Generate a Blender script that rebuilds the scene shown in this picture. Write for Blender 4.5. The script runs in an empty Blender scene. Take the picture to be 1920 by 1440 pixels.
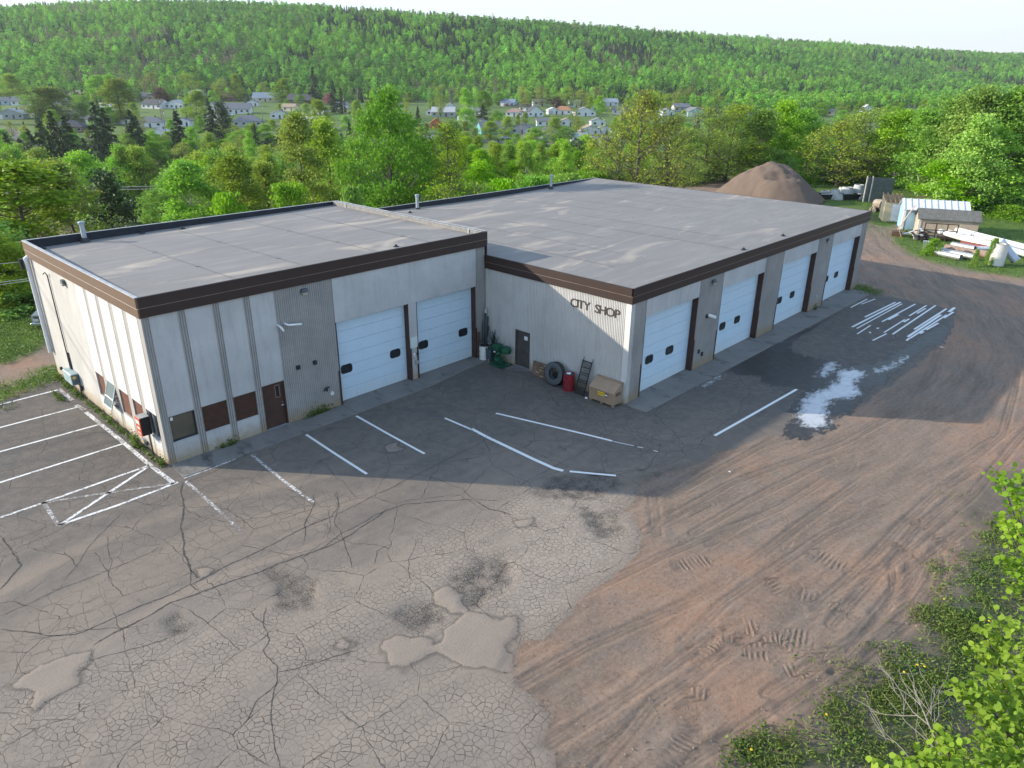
import bpy, bmesh, math, random
import numpy as np
from mathutils import Vector, Matrix

# ------------------------------------------------------------------ camera, sky, sun, exposure
SC = bpy.context.scene
COL = SC.collection
CAMP = Vector((-9.084, -27.668, 14.657))
FPX = 1351.54                       # focal length in photo pixels (photo 1920 x 1440)
YAW, PITCH, ROLL = 0.8133, -0.4024, 0.0100
_f = Vector((math.sin(YAW)*math.cos(PITCH), math.cos(YAW)*math.cos(PITCH), math.sin(PITCH)))
_r = Vector((math.cos(YAW), -math.sin(YAW), 0)); _u = _r.cross(_f)
CR = _r*math.cos(ROLL)+_u*math.sin(ROLL); CU = _u*math.cos(ROLL)-_r*math.sin(ROLL); CF = _f
cam = bpy.data.cameras.new("camera"); camo = bpy.data.objects.new("camera", cam); COL.objects.link(camo)
cam.sensor_width = 36; cam.lens = FPX*36/1920; cam.clip_start = 0.3; cam.clip_end = 20000
camo.matrix_world = Matrix(((CR.x, CU.x, -CF.x, CAMP.x), (CR.y, CU.y, -CF.y, CAMP.y), (CR.z, CU.z, -CF.z, CAMP.z), (0, 0, 0, 1)))
SC.camera = camo

SUN_EL = math.radians(19.6); SUN_XY = (-0.615, 0.788)
world = bpy.data.worlds.new("World"); SC.world = world; world.use_nodes = True
wn = world.node_tree.nodes; wl = world.node_tree.links
sky = wn.new('ShaderNodeTexSky'); sky.sky_type = 'NISHITA'; sky.sun_disc = False
sky.sun_elevation = SUN_EL; sky.sun_rotation = math.atan2(*SUN_XY)
sky.air_density = 1.0; sky.dust_density = 1.0; sky.ozone_density = 1.0
# thin high cloud veil, thickest low over the horizon
tc = wn.new('ShaderNodeTexCoord'); sep = wn.new('ShaderNodeSeparateXYZ'); wl.new(tc.outputs['Generated'], sep.inputs[0])
ramp = wn.new('ShaderNodeMapRange'); wl.new(sep.outputs['Z'], ramp.inputs['Value'])
ramp.inputs['From Min'].default_value = 0.0; ramp.inputs['From Max'].default_value = 0.55
ramp.inputs['To Min'].default_value = 0.90; ramp.inputs['To Max'].default_value = 0.16
cn = wn.new('ShaderNodeTexNoise'); cn.inputs['Scale'].default_value = 3.0; cn.inputs['Detail'].default_value = 6
mp = wn.new('ShaderNodeMapping'); mp.inputs['Scale'].default_value = (1, 1, 5); wl.new(tc.outputs['Generated'], mp.inputs[0]); wl.new(mp.outputs[0], cn.inputs['Vector'])
cm = wn.new('ShaderNodeMath'); cm.operation = 'MULTIPLY_ADD'; wl.new(cn.outputs['Fac'], cm.inputs[0]); cm.inputs[1].default_value = 0.3; cm.inputs[2].default_value = -0.15
ca = wn.new('ShaderNodeMath'); ca.operation = 'ADD'; ca.use_clamp = True; wl.new(ramp.outputs[0], ca.inputs[0]); wl.new(cm.outputs[0], ca.inputs[1])
mix = wn.new('ShaderNodeMix'); mix.data_type = 'RGBA'
rm2 = wn.new('ShaderNodeMapRange'); wl.new(sep.outputs['Z'], rm2.inputs['Value']); rm2.inputs['From Min'].default_value = .05; rm2.inputs['From Max'].default_value = .30
vc = wn.new('ShaderNodeMix'); vc.data_type = 'RGBA'; wl.new(rm2.outputs[0], vc.inputs['Factor']); vc.inputs['A'].default_value = (3.05, 3.3, 3.5, 1); vc.inputs['B'].default_value = (5.1, 7.05, 9.6, 1); wl.new(vc.outputs['Result'], mix.inputs['B'])
wl.new(ca.outputs[0], mix.inputs['Factor']); wl.new(sky.outputs[0], mix.inputs['A']); mix.inputs['B'].default_value = (5.9, 7.4, 9.8, 1)
wl.new(mix.outputs['Result'], wn['Background'].inputs[0]); wn['Background'].inputs[1].default_value = 0.16

sl = bpy.data.lights.new("sun", 'SUN'); sl.energy = 4.4; sl.angle = math.radians(0.6); sl.color = (1.0, 0.89, 0.735)
slo = bpy.data.objects.new("sun", sl); COL.objects.link(slo)
slo.rotation_euler = Vector((-SUN_XY[0]*math.cos(SUN_EL), -SUN_XY[1]*math.cos(SUN_EL), -math.sin(SUN_EL))).to_track_quat('-Z', 'Y').to_euler()
SC.view_settings.view_transform = 'Standard'; SC.view_settings.look = 'None'
SC.view_settings.gamma = 1; SC.view_settings.exposure = 0.84; SC.view_settings.use_curve_mapping = False
cy = SC.cycles; cy.max_bounces = 6; cy.diffuse_bounces = 3; cy.glossy_bounces = 3; cy.transmission_bounces = 4; cy.transparent_max_bounces = 6; cy.volume_bounces = 0
cy.caustics_reflective = False; cy.caustics_refractive = False; cy.sample_clamp_indirect = 8

RNG = random.Random(7)
NPR = np.random.default_rng(11)
PI = math.pi

# ------------------------------------------------------------------ terrain function
VX, VY = math.sin(YAW), math.cos(YAW)      # view direction on the ground
UX, UY = math.cos(YAW), -math.sin(YAW)     # to its right
def vnoise(x, y, seed=0):
    x = np.asarray(x, float); y = np.asarray(y, float)
    xi = np.floor(x).astype(np.int64); yi = np.floor(y).astype(np.int64)
    fx = x-xi; fy = y-yi; fx = fx*fx*(3-2*fx); fy = fy*fy*(3-2*fy)
    def h(a, b):
        n = (a*374761393+b*668265263+seed*1442695041) & 0xffffffff
        n = ((n ^ (n >> 13))*1274126177) & 0xffffffff
        return ((n ^ (n >> 16)) & 0xffff)/65535.0
    return (h(xi, yi)*(1-fx)+h(xi+1, yi)*fx)*(1-fy)+(h(xi, yi+1)*(1-fx)+h(xi+1, yi+1)*fx)*fy
def fbm(x, y, seed=0, o=4):
    s = 0; a = .5
    for i in range(o):
        s = s+a*vnoise(x*2**i, y*2**i, seed+i); a *= .5
    return s/(1-.5**o)
def sstep(a, b, x):
    t = np.clip((np.asarray(x, float)-a)/(b-a), 0, 1); return t*t*(3-2*t)
QK = np.array([-0.9, -0.64, -0.437, -0.267, -0.149, -0.005, 0.155, 0.356, 0.491, 0.64, 0.9])
SK = np.array([0.074, 0.0805, 0.089, 0.085, 0.0802, 0.0715, 0.0611, 0.0492, 0.0413, 0.0354, 0.030])
EMB_A = (4.2, -27.0); EMB_B = (20.0, -26.6)  # reset below from pixels
def st_of(x, y):
    dx = np.asarray(x, float)-CAMP.x; dy = np.asarray(y, float)-CAMP.y
    return dx*VX+dy*VY, dx*UX+dy*UY
def emb(x, y):       # distance past the lip of the bank at the yard's outer edge
    ax, ay = EMB_A; bx, by = EMB_B; L = math.hypot(bx-ax, by-ay)
    return ((np.asarray(x)-ax)*(by-ay)-(np.asarray(y)-ay)*(bx-ax))/L
def H(x, y):
    s, t = st_of(x, y)
    q = np.clip(t/np.maximum(s, 1.0), -0.9, 0.9)
    edge = 46+46*sstep(-32, -8, t)+18*sstep(5, 45, t)
    z = -13.0*sstep(0, 120, s-edge)
    z = z-2*(1-sstep(-60, -20, t))*sstep(40, 80, s)*(1-sstep(200, 300, s))
    z = z+10.0*sstep(260, 620, s)
    z = z+1.2*(fbm(s/60., t/60., 3)-.5)*sstep(120, 200, s)
    sb = 600+230*sstep(0.1, 0.7, q)-40*sstep(-.3, -.7, q); sr = 1080+700*sstep(-0.1, 0.8, q)
    zr = CAMP.z+sr*np.interp(q, QK, SK)-13
    p = (s-sb)/(sr-sb)
    prof = np.where(p < 1, sstep(-.18, 1.25, p)*1.16-.035, 1.0-0.25*(p-1))
    prof = np.maximum(prof, np.where(p < .5, 0, -2))
    hill = (zr+3)*prof
    und = 9*(fbm(s/170., t/170., 9, 3)-.5)*sstep(0, .35, p)*(1-sstep(.8, 1.0, p))
    z = z+np.where(s > sb-100, np.maximum(hill, 0)+und, 0)
    d = emb(x, y)
    near = 1-sstep(55, 75, s)
    z = z-near*0.10*np.maximum(0, np.minimum(d, 14)-1.5)*sstep(0, 3, d)
    return z
def Hs(x, y): return float(H(np.array([x]), np.array([y]))[0])

def ray(px, py): return CF+CR*((px-960)/FPX)-CU*((py-720)/FPX)
def g(px, py, z=0.0):
    d = ray(px, py); return CAMP+d*((z-CAMP.z)/d.z)
EMB_A = tuple(g(1400, 1440)[:2]); EMB_B = tuple(g(1860, 905)[:2])
def hit(px, py):            # where the line of sight meets the terrain
    d = ray(px, py); d = d/math.hypot(d.x, d.y)
    t = np.concatenate([np.arange(8, 120, .5), np.arange(120, 2600, 2.0)])
    dz = CAMP.z+d.z*t-H(CAMP.x+d.x*t, CAMP.y+d.y*t)
    k = int(np.argmax(dz < 0)) or len(t)-1
    a, b = t[k-1], t[k]; f = dz[k-1]/(dz[k-1]-dz[k]) if dz[k-1] != dz[k] else 0
    tt = a+(b-a)*f
    return Vector((CAMP.x+d.x*tt, CAMP.y+d.y*tt, CAMP.z+d.z*tt))
def at(px, py, s):          # point on the line of sight at forward ground distance s
    d = ray(px, py); return CAMP+d*(s/(d.x*VX+d.y*VY))

# ------------------------------------------------------------------ small helpers
class MB:
    def __init__(s, M=None): s.v = []; s.f = []; s.m = []; s.M = M; s.cm = 0
    def _a(s, pts):
        i = len(s.v)
        for p in pts:
            p = Vector(p); s.v.append(tuple(s.M @ p if s.M is not None else p))
        return i
    def face(s, pts):
        i = s._a(pts); s.f.append(tuple(range(i, i+len(pts)))); s.m.append(s.cm)
    def faces(s, pts, fs):
        i = s._a(pts)
        for q in fs: s.f.append(tuple(i+k for k in q)); s.m.append(s.cm)
    def box(s, x0, x1, y0, y1, z0, z1):
        s.faces([(x0, y0, z0), (x1, y0, z0), (x1, y1, z0), (x0, y1, z0), (x0, y0, z1), (x1, y0, z1), (x1, y1, z1), (x0, y1, z1)],
                [(0, 3, 2, 1), (4, 5, 6, 7), (0, 1, 5, 4), (1, 2, 6, 5), (2, 3, 7, 6), (3, 0, 4, 7)])
    def cbox(s, x0, x1, y0, y1, z0, z1, b=.01):     # box with chamfered edges
        X = (x0, x1); Y = (y0, y1); Z = (z0, z1); c = []
        for k in range(8):
            i, j, l = k & 1, (k >> 1) & 1, k >> 2
            sx = b if i == 0 else -b; sy = b if j == 0 else -b; sz = b if l == 0 else -b
            c += [(X[i], Y[j]+sy, Z[l]+sz), (X[i]+sx, Y[j], Z[l]+sz), (X[i]+sx, Y[j]+sy, Z[l])]
        bm = bmesh.new()
        for p in c: bm.verts.new(p)
        r = bmesh.ops.convex_hull(bm, input=bm.verts)
        bm.verts.index_update(); vs = [v.co.copy() for v in bm.verts]; fs = [[v.index for v in f.verts] for f in bm.faces]; bm.free()
        s.faces(vs, fs)
    def prism(s, poly, z0, z1):   # poly xy counterclockwise
        n = len(poly); b = [(x, y, z0) for x, y in poly]; t = [(x, y, z1) for x, y in poly]
        s.faces(b+t, [tuple(range(n))[::-1], tuple(range(n, 2*n))]+[(i, (i+1) % n, n+(i+1) % n, n+i) for i in range(n)])
    def tube(s, pts, rad, n=8, cap=True):
        pts = [Vector(p) for p in pts]; rings = []; up = None
        if not hasattr(rad, '__len__'): rad = [rad]*len(pts)
        for k, p in enumerate(pts):
            d = (pts[min(k+1, len(pts)-1)]-pts[max(k-1, 0)]).normalized()
            if up is None: up = Vector((0, 0, 1)) if abs(d.z) < .9 else Vector((1, 0, 0))
            a = d.cross(up).normalized(); b = a.cross(d); up = b
            rings.append([p+(a*math.cos(2*PI*i/n)+b*math.sin(2*PI*i/n))*rad[k] for i in range(n)])
        fs = []
        for k in range(len(pts)-1):
            for i in range(n): fs.append((k*n+i, k*n+(i+1) % n, (k+1)*n+(i+1) % n, (k+1)*n+i))
        if cap: fs += [tuple(range(n))[::-1], tuple((len(pts)-1)*n+i for i in range(n))]
        s.faces([p for r in rings for p in r], fs)
    def lathe(s, prof, n=20, c=(0, 0, 0)):
        pts = []; fs = []
        for r, z in prof:
            for i in range(n): pts.append((c[0]+r*math.cos(2*PI*i/n), c[1]+r*math.sin(2*PI*i/n), c[2]+z))
        for k in range(len(prof)-1):
            for i in range(n): fs.append((k*n+i, k*n+(i+1) % n, (k+1)*n+(i+1) % n, (k+1)*n+i))
        s.faces(pts, fs)
    def build(s, name, mat, parent=None, smooth=False, loc=None, angle=None):
        me = bpy.data.meshes.new(name); me.from_pydata(s.v, [], s.f)
        mats = mat if isinstance(mat, (list, tuple)) else [mat]
        for m in mats: me.materials.append(m)
        if len(mats) > 1: me.polygons.foreach_set('material_index', s.m)
        if smooth: me.polygons.foreach_set('use_smooth', [True]*len(me.polygons))
        if smooth and angle: me.set_sharp_from_angle(angle=angle)
        me.update()
        o = bpy.data.objects.new(name, me); COL.objects.link(o)
        if parent is not None: o.parent = parent
        if loc is not None: o.location = loc
        return o
def tag(o, label=None, cat=None, group=None, kind=None):
    if label: o['label'] = label
    if cat: o['category'] = cat
    if group: o['group'] = group
    if kind: o['kind'] = kind
    return o
def empty(name, loc, rz=0, label=None, cat=None, group=None):
    o = bpy.data.objects.new(name, None); COL.objects.link(o); o.empty_display_size = .2
    o.location = loc; o.rotation_euler = (0, 0, rz); return tag(o, label, cat, group)
def np_mesh(name, V, F, attrs=None, mat=None, smooth=False):
    V = np.asarray(V, np.float32); F = np.asarray(F, np.int32); k = F.shape[1]
    me = bpy.data.meshes.new(name)
    me.vertices.add(len(V)); me.vertices.foreach_set('co', V.ravel())
    me.loops.add(F.size); me.loops.foreach_set('vertex_index', F.ravel())
    me.polygons.add(len(F)); me.polygons.foreach_set('loop_start', np.arange(0, F.size, k, dtype=np.int32))
    me.polygons.foreach_set('loop_total', np.full(len(F), k, np.int32))
    if smooth: me.polygons.foreach_set('use_smooth', np.ones(len(F), bool))
    me.update(calc_edges=True)
    for n, (dom, a) in (attrs or {}).items():
        at_ = me.attributes.new(n, 'FLOAT', dom); at_.data.foreach_set('value', np.asarray(a, np.float32))
    if mat: me.materials.append(mat)
    return me
def link(name, me, parent=None):
    o = bpy.data.objects.new(name, me); COL.objects.link(o)
    if parent is not None: o.parent = parent
    return o

class NT:      # tiny node-building helper
    flat = False
    def __init__(s, name):
        s.mat = bpy.data.materials.new(name); s.mat.use_nodes = True; s.n = s.mat.node_tree.nodes; s.l = s.mat.node_tree.links
        s.out = s.n['Material Output']; s.bsdf = s.n['Principled BSDF']; s.bsdf.inputs['Specular IOR Level'].default_value = .3
    def put(s, sock, v):
        if hasattr(v, 'links') or isinstance(v, bpy.types.NodeSocket): s.l.new(v, sock)
        else:
            if isinstance(v, (tuple, list)) and len(v) == 3 and sock.type == 'RGBA': v = (*v, 1)
            sock.default_value = v
    def math(s, op, a, b=0.0, c=0.0, clamp=False):
        n = s.n.new('ShaderNodeMath'); n.operation = op; n.use_clamp = clamp
        s.put(n.inputs[0], a); s.put(n.inputs[1], b); s.put(n.inputs[2], c); return n.outputs[0]
    def mix(s, f, a, b, bt='MIX'):
        n = s.n.new('ShaderNodeMix'); n.data_type = 'RGBA'; n.blend_type = bt; n.clamp_factor = True
        s.put(n.inputs['Factor'], f); s.put(n.inputs['A'], a); s.put(n.inputs['B'], b); return n.outputs['Result']
    def rng(s, v, a, b, c=0.0, d=1.0, smooth=False):
        n = s.n.new('ShaderNodeMapRange'); s.put(n.inputs['Value'], v)
        if smooth: n.interpolation_type = 'SMOOTHSTEP'
        for k, x in zip(('From Min', 'From Max', 'To Min', 'To Max'), (a, b, c, d)): s.put(n.inputs[k], x)
        return n.outputs[0]
    def attr(s, name):
        n = s.n.new('ShaderNodeAttribute'); n.attribute_name = name; return n.outputs['Fac']
    def obj(s): return s.n.new('ShaderNodeTexCoord').outputs['Object']
    def geo(s): return s.n.new('ShaderNodeNewGeometry').outputs['Position']
    def rand(s): return s.n.new('ShaderNodeObjectInfo').outputs['Random']
    def mapp(s, v, sc=(1, 1, 1), rot=(0, 0, 0)):
        n = s.n.new('ShaderNodeMapping'); s.put(n.inputs[0], v); n.inputs['Scale'].default_value = sc; n.inputs['Rotation'].default_value = rot; return n.outputs[0]
    def noise(s, v, scale, detail=4, rough=.55, dist=0.0, col=False):
        n = s.n.new('ShaderNodeTexNoise'); n.noise_dimensions = '2D' if s.flat else '3D'; s.put(n.inputs['Vector'], v); n.inputs['Scale'].default_value = scale
        n.inputs['Detail'].default_value = detail; n.inputs['Roughness'].default_value = rough; n.inputs['Distortion'].default_value = dist
        return n.outputs['Color' if col else 'Fac']
    def vor(s, v, scale, feature='DISTANCE_TO_EDGE', rnd=1.0, out='Distance'):
        n = s.n.new('ShaderNodeTexVoronoi'); n.voronoi_dimensions = '2D' if s.flat else '3D'; n.feature = feature; s.put(n.inputs['Vector'], v); s.put(n.inputs['Scale'], scale); n.inputs['Randomness'].default_value = rnd
        return n.outputs[out]
    def comb(s, x, y, z=0.0):
        n = s.n.new('ShaderNodeCombineXYZ'); s.put(n.inputs[0], x); s.put(n.inputs[1], y); s.put(n.inputs[2], z); return n.outputs[0]
    def sepx(s, v):
        n = s.n.new('ShaderNodeSeparateXYZ'); s.put(n.inputs[0], v); return n.outputs
    def vadd(s, a, b):
        n = s.n.new('ShaderNodeVectorMath'); n.operation = 'ADD'; s.put(n.inputs[0], a); s.put(n.inputs[1], b); return n.outputs[0]
    def vscale(s, a, k):
        n = s.n.new('ShaderNodeVectorMath'); n.operation = 'SCALE'; s.put(n.inputs[0], a); n.inputs['Scale'].default_value = k; return n.outputs[0]
    def bump(s, h, strength=.5, dist=.02):
        n = s.n.new('ShaderNodeBump'); n.inputs['Strength'].default_value = strength; n.inputs['Distance'].default_value = dist
        s.put(n.inputs['Height'], h); s.l.new(n.outputs[0], s.bsdf.inputs['Normal']); return n
    def done(s, col, rough=.8, metal=0.0, spec=None):
        s.put(s.bsdf.inputs['Base Color'], col); s.put(s.bsdf.inputs['Roughness'], rough); s.put(s.bsdf.inputs['Metallic'], metal)
        if spec is not None: s.put(s.bsdf.inputs['Specular IOR Level'], spec)
        return s.mat
def simple(name, col, rough=.7, metal=0.0, var=.25, scale=3.0, dirt=None, bump=0.0):
    t = NT(name); o = t.obj(); n = t.noise(o, scale, 6, .6)
    c = t.mix(t.rng(n, .3, .7), tuple(x*(1-var) for x in col), tuple(min(1, x*(1+var)) for x in col))
    if dirt:
        n2 = t.noise(t.mapp(o, (1, 1, .35)), scale*2.3, 6, .7)
        c = t.mix(t.rng(n2, .52, .72, 0, dirt[1]), c, dirt[0])
    if bump: t.bump(t.noise(o, scale*14, 4), bump, .01)
    return t.done(c, rough, metal)
MATS = {}
def M(name, *a, **k):
    if name not in MATS: MATS[name] = simple(name, *a, **k)
    return MATS[name]

# ------------------------------------------------------------------ ground fields (traced on the ground plane)
def gp(pts, z=0.0): return [tuple(g(x, y, z)[:2]) for x, y in pts]
def crop(pts, ox, oy, sc): return [(ox+x/sc, oy+y/sc) for x, y in pts]
def seg_dist(px, py, pts, along=False):
    D = np.full(px.shape, 1e9); A = np.zeros(px.shape); acc = 0
    for (ax, ay), (bx, by) in zip(pts[:-1], pts[1:]):
        L = math.hypot(bx-ax, by-ay)+1e-9; tx, ty = (bx-ax)/L, (by-ay)/L
        u = np.clip((px-ax)*tx+(py-ay)*ty, 0, L)
        d = np.hypot(px-ax-u*tx, py-ay-u*ty)
        if along:
            sg = np.where((px-ax)*ty-(py-ay)*tx >= 0, 1, -1)
            k = d < np.abs(D); D = np.where(k, d*sg, D); A = np.where(k, acc+u, A)
        else: D = np.minimum(D, d)
        acc += L
    return (D, A) if along else D
def sdf(px, py, poly):
    d = seg_dist(px, py, list(poly)+[poly[0]]); ins = np.zeros(px.shape, bool); n = len(poly)
    for i in range(n):
        (ax, ay), (bx, by) = poly[i], poly[(i+1) % n]
        if ay == by: continue
        k = ((ay > py) != (by > py)) & (px < (bx-ax)*(py-ay)/(by-ay)+ax); ins ^= k
    return np.where(ins, d, -d)
ASPH = gp([(1612, 545), (1650, 552), (1720, 566), (1792, 580), (1788, 612), (1762, 645), (1722, 684), (1662, 728), (1612, 762), (1560, 800), (1500, 822),
           (1465, 815), (1430, 818), (1380, 838), (1320, 862), (1262, 878), (1225, 893), (1195, 908), (1192, 930), (1168, 955), (1200, 1000), (1192, 1035),
           (1130, 1100), (1060, 1160), (1018, 1200), (978, 1190), (962, 1235), (950, 1262), (985, 1300), (1030, 1340), (1022, 1390), (1050, 1438)]) + \
       [(0, -29), (-6, -60), (-70, -60), (-60, 11)]+gp([(0, 752), (60, 728), (108, 712)])+[(0, 13.2), (20, 5), (48, -5), (48, -9.6)]
C2 = lambda p: gp(crop(p, 1400, 560, 3.692))
WET = C2([(610, 105), (480, 180), (330, 240), (210, 310), (90, 330), (0, 400), (-120, 470), (-100, 520), (60, 540), (150, 600), (330, 610), (400, 640), (330, 720),
          (290, 780), (350, 815), (240, 920), (290, 965), (430, 975), (560, 910), (620, 870), (580, 830), (720, 790), (750, 720), (850, 660), (830, 620), (960, 590),
          (990, 530), (1060, 480), (1170, 400), (1250, 330), (1360, 310), (1420, 210), (1380, 170), (1330, 190), (1200, 260), (1100, 330), (960, 420), (850, 450),
          (650, 460), (560, 430), (430, 400), (330, 370), (290, 340), (340, 270), (480, 200)])
MILK = [C2([(640, 500), (740, 490), (820, 510), (760, 560), (735, 600), (780, 650), (700, 690), (600, 690), (560, 730), (550, 770), (540, 820), (570, 870), (480, 890),
            (400, 880), (360, 820), (380, 750), (400, 700), (450, 660), (560, 620), (640, 570)]),
        C2([(540, 450), (610, 435), (640, 460), (600, 500), (560, 540), (475, 545), (510, 505)]),
        C2([(890, 490), (1000, 455), (1110, 390), (1120, 405), (1040, 470), (900, 520)]),
        gp(crop([(960, 1160), (1100, 1080), (1230, 1040), (1180, 1080), (1050, 1150)], 1120, 500, 5.143))]
PATCH = [gp(p) for p in ([(815, 1112), (840, 1098), (858, 1102), (872, 1130), (876, 1146), (850, 1152), (828, 1140), (816, 1128)],
                         [(722, 1202), (760, 1196), (812, 1200), (806, 1225), (770, 1252), (726, 1256), (722, 1225)],
                         [(835, 1178), (880, 1148), (925, 1162), (968, 1160), (975, 1185), (955, 1215), (958, 1255), (915, 1250), (866, 1255), (818, 1215)],
                         [(20, 1285), (60, 1262), (120, 1232), (165, 1226), (150, 1262), (148, 1285), (100, 1310), (65, 1338), (55, 1325), (68, 1300)],
                         [(620, 1215), (645, 1200), (672, 1205), (655, 1222)], [(370, 1068), (400, 1070), (380, 1085)], [(720, 835), (748, 830), (752, 845), (722, 850)], [(965, 975), (1000, 970), (1002, 985), (970, 992)])]
ALLIG = [gp(p) for p in ([(985, 925), (1180, 915), (1200, 1000), (1190, 1040), (1060, 1160), (1010, 1195), (930, 1150), (900, 1110), (960, 1010), (940, 960)],
                         [(780, 1010), (960, 960), (940, 1160), (860, 1180), (740, 1180), (760, 1090)],
                         [(0, 1300), (250, 1200), (420, 1150), (560, 1150), (640, 1080), (760, 1130), (720, 1250), (960, 1280), (1035, 1345), (1050, 1445), (0, 1460)])]
DARKP = [gp(p) for p in ([(870, 1060), (940, 1040), (960, 1080), (930, 1130), (890, 1140), (850, 1090)], [(740, 1150), (810, 1130), (840, 1165), (800, 1190), (750, 1185)],
                         [(1020, 895), (1120, 885), (1185, 908), (1130, 930), (1020, 925)], [(1200, 895), (1260, 875), (1275, 880), (1215, 905)], [(510, 1075), (600, 1085), (590, 1140), (520, 1130)],
                         [(310, 1165), (335, 1155), (360, 1170), (330, 1190)], [(1100, 955), (1150, 960), (1160, 1000), (1120, 1005)])]
SOIL = gp([(1925, 860), (1830, 885), (1789, 940), (1817, 1044), (1765, 1086), (1712, 1155), (1660, 1183), (1608, 1218), (1539, 1259), (1480, 1305), (1470, 1343), (1497, 1377), (1420, 1400), (1395, 1440)])+[(3, -32), (40, -45), (40, -26)]
GREEN = gp([(1905, 1000), (1840, 1040), (1800, 1110), (1760, 1140), (1740, 1180), (1690, 1230), (1650, 1275), (1610, 1310), (1590, 1360), (1530, 1390), (1440, 1395), (1410, 1440), (1800, 1440), (1850, 1200), (1925, 1150)])
GRASS = [gp(p) for p in ([(-200, 560), (90, 560), (98, 645), (40, 668), (-200, 745)], [(-60, 790), (15, 747), (60, 728), (112, 706), (112, 690), (85, 690), (40, 712), (-60, 750)],
                         [(1628, 385), (1632, 421), (1665, 427), (1690, 419), (1692, 436), (1672, 447), (1692, 467), (1730, 487), (1800, 502), (1860, 512), (1925, 522), (1990, 500), (1990, 385), (1760, 385)],
                         [(1480, 350), (1560, 384), (1628, 388), (1700, 386), (1760, 340), (1560, 320)], [(1604, 541), (1618, 538), (1642, 546), (1630, 552)])]
ROADC = gp([(700, 1440), (900, 1340), (1100, 1210), (1300, 1090), (1500, 970), (1680, 870), (1800, 790), (1860, 720), (1865, 650), (1820, 570), (1740, 505), (1670, 460), (1645, 425), (1620, 395), (1560, 380)])
TRK = [(gp(p), w, cl) for p, w, cl in (
    ([(1470, 1330), (1600, 1250), (1650, 1207), (1720, 1150), (1750, 1110), (1763, 1060), (1755, 1030)], .34, 0),
    ([(1440, 1300), (1560, 1225), (1640, 1178), (1700, 1130), (1730, 1085), (1745, 1050)], .3, 0),
    ([(1560, 1260), (1665, 1140), (1677, 1105), (1672, 1060)], .2, 0), ([(1640, 1150), (1700, 1110), (1715, 1080), (1705, 1060)], .25, 0),
    ([(1530, 1140), (1640, 1040), (1690, 985), (1760, 920), (1830, 880)], .3, 0), ([(1560, 1170), (1670, 1050), (1720, 990), (1800, 925)], .3, 0),
    ([(1680, 1022), (1722, 1040), (1762, 1062)], .35, 1), ([(1710, 972), (1755, 1005), (1815, 1042)], .35, 1),
    ([(1310, 1222), (1350, 1200), (1440, 1215)], .55, 1), ([(1395, 1185), (1460, 1190), (1530, 1212), (1545, 1232)], .6, 1), ([(1500, 1112), (1550, 1128), (1590, 1148)], .4, 1),
    ([(1530, 1038), (1560, 1052), (1588, 1062)], .4, 1), ([(1440, 1085), (1475, 1110)], .4, 1), ([(1475, 1265), (1515, 1262)], .4, 1), ([(1225, 925), (1232, 1000)], .35, 0),
    ([(1410, 940), (1465, 960), (1490, 1000), (1470, 1030)], .2, 0), ([(1250, 985), (1330, 945)], .25, 0), ([(1360, 1400), (1400, 1415)], .4, 1),
    ([(1262, 1440), (1300, 1380), (1290, 1330)], .4, 1), ([(1000, 1420), (1200, 1290), (1330, 1200)], .3, 0), ([(1060, 1440), (1280, 1290), (1400, 1190)], .3, 0), ([(1700, 930), (1820, 850), (1900, 800)], .3, 0),
    ([(1290, 1290), (1330, 1300)], .3, 1), ([(1270, 1060), (1330, 1050)], .3, 1), ([(1300, 1000), (1400, 940), (1560, 860)], .3, 0), ([(1330, 1020), (1450, 950), (1600, 870)], .3, 0))]

for off_, w_ in ((-4.2, .28), (-2.9, .3), (-1.5, .3), (-.2, .32), (1.3, .3), (2.6, .3), (4.0, .28), (5.4, .28)):
    q_ = []
    for i_ in range(len(ROADC)):
        a_, b_ = ROADC[max(i_-1, 0)], ROADC[min(i_+1, len(ROADC)-1)]; L_ = math.hypot(b_[0]-a_[0], b_[1]-a_[1]); wb = math.sin(i_*1.7+off_*3)*.5; q_.append((ROADC[i_][0]-(b_[1]-a_[1])/L_*(off_+wb), ROADC[i_][1]+(b_[0]-a_[0])/L_*(off_+wb)))
    TRK.append((q_[:-1], w_, 0))
# grid: rows at growing distance, columns fanning out from a point behind the view
rows = [-29.0]+list(np.arange(-26, 8, 3.0)); s = 8.0
while s < 3200:
    rows.append(s); s += max(.075, .0062*s) if s < 130 else .03*s
rows = np.array(rows)
wc = np.concatenate([[-2.2, -1.7, -1.3, -1.05, -.95, -.88, -.82], np.linspace(-.77, .77, 640), [.82, .88, .95, 1.05, 1.3, 1.7, 2.2]])
GS, GW = np.meshgrid(rows, wc, indexing='ij'); GT = GW*(GS+30)
X = CAMP.x+GS*VX+GT*UX; Y = CAMP.y+GS*VY+GT*UY; nr, nc = X.shape
X = X.ravel(); Y = Y.ravel(); Z = H(X, Y)
near = np.where((GS.ravel() < 150))[0]; xn, yn = X[near], Y[near]
def full(v, fill):
    a = np.full(X.shape, fill, float); a[near] = v; return a
nj = (fbm(xn*.9, yn*.9, 21)-.5)*.8+(fbm(xn*4, yn*4, 22, 3)-.5)*.3
sdA = sdf(xn, yn, ASPH)+nj*.7
sdW = sdf(xn, yn, WET); sdM = np.max([sdf(xn, yn, p)-(.12 if i else 0) for i, p in enumerate(MILK)], 0)
sdP = np.max([sdf(xn, yn, p) for p in PATCH], 0)+(fbm(xn*2.5, yn*2.5, 5)-.5)*.5
soil = sstep(-.5, .7, sdf(xn, yn, SOIL)+nj*1.4)
gr = np.max([sstep(-.9, .9, sdf(xn, yn, p)+nj*2.2) for p in GRASS], 0)
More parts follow.
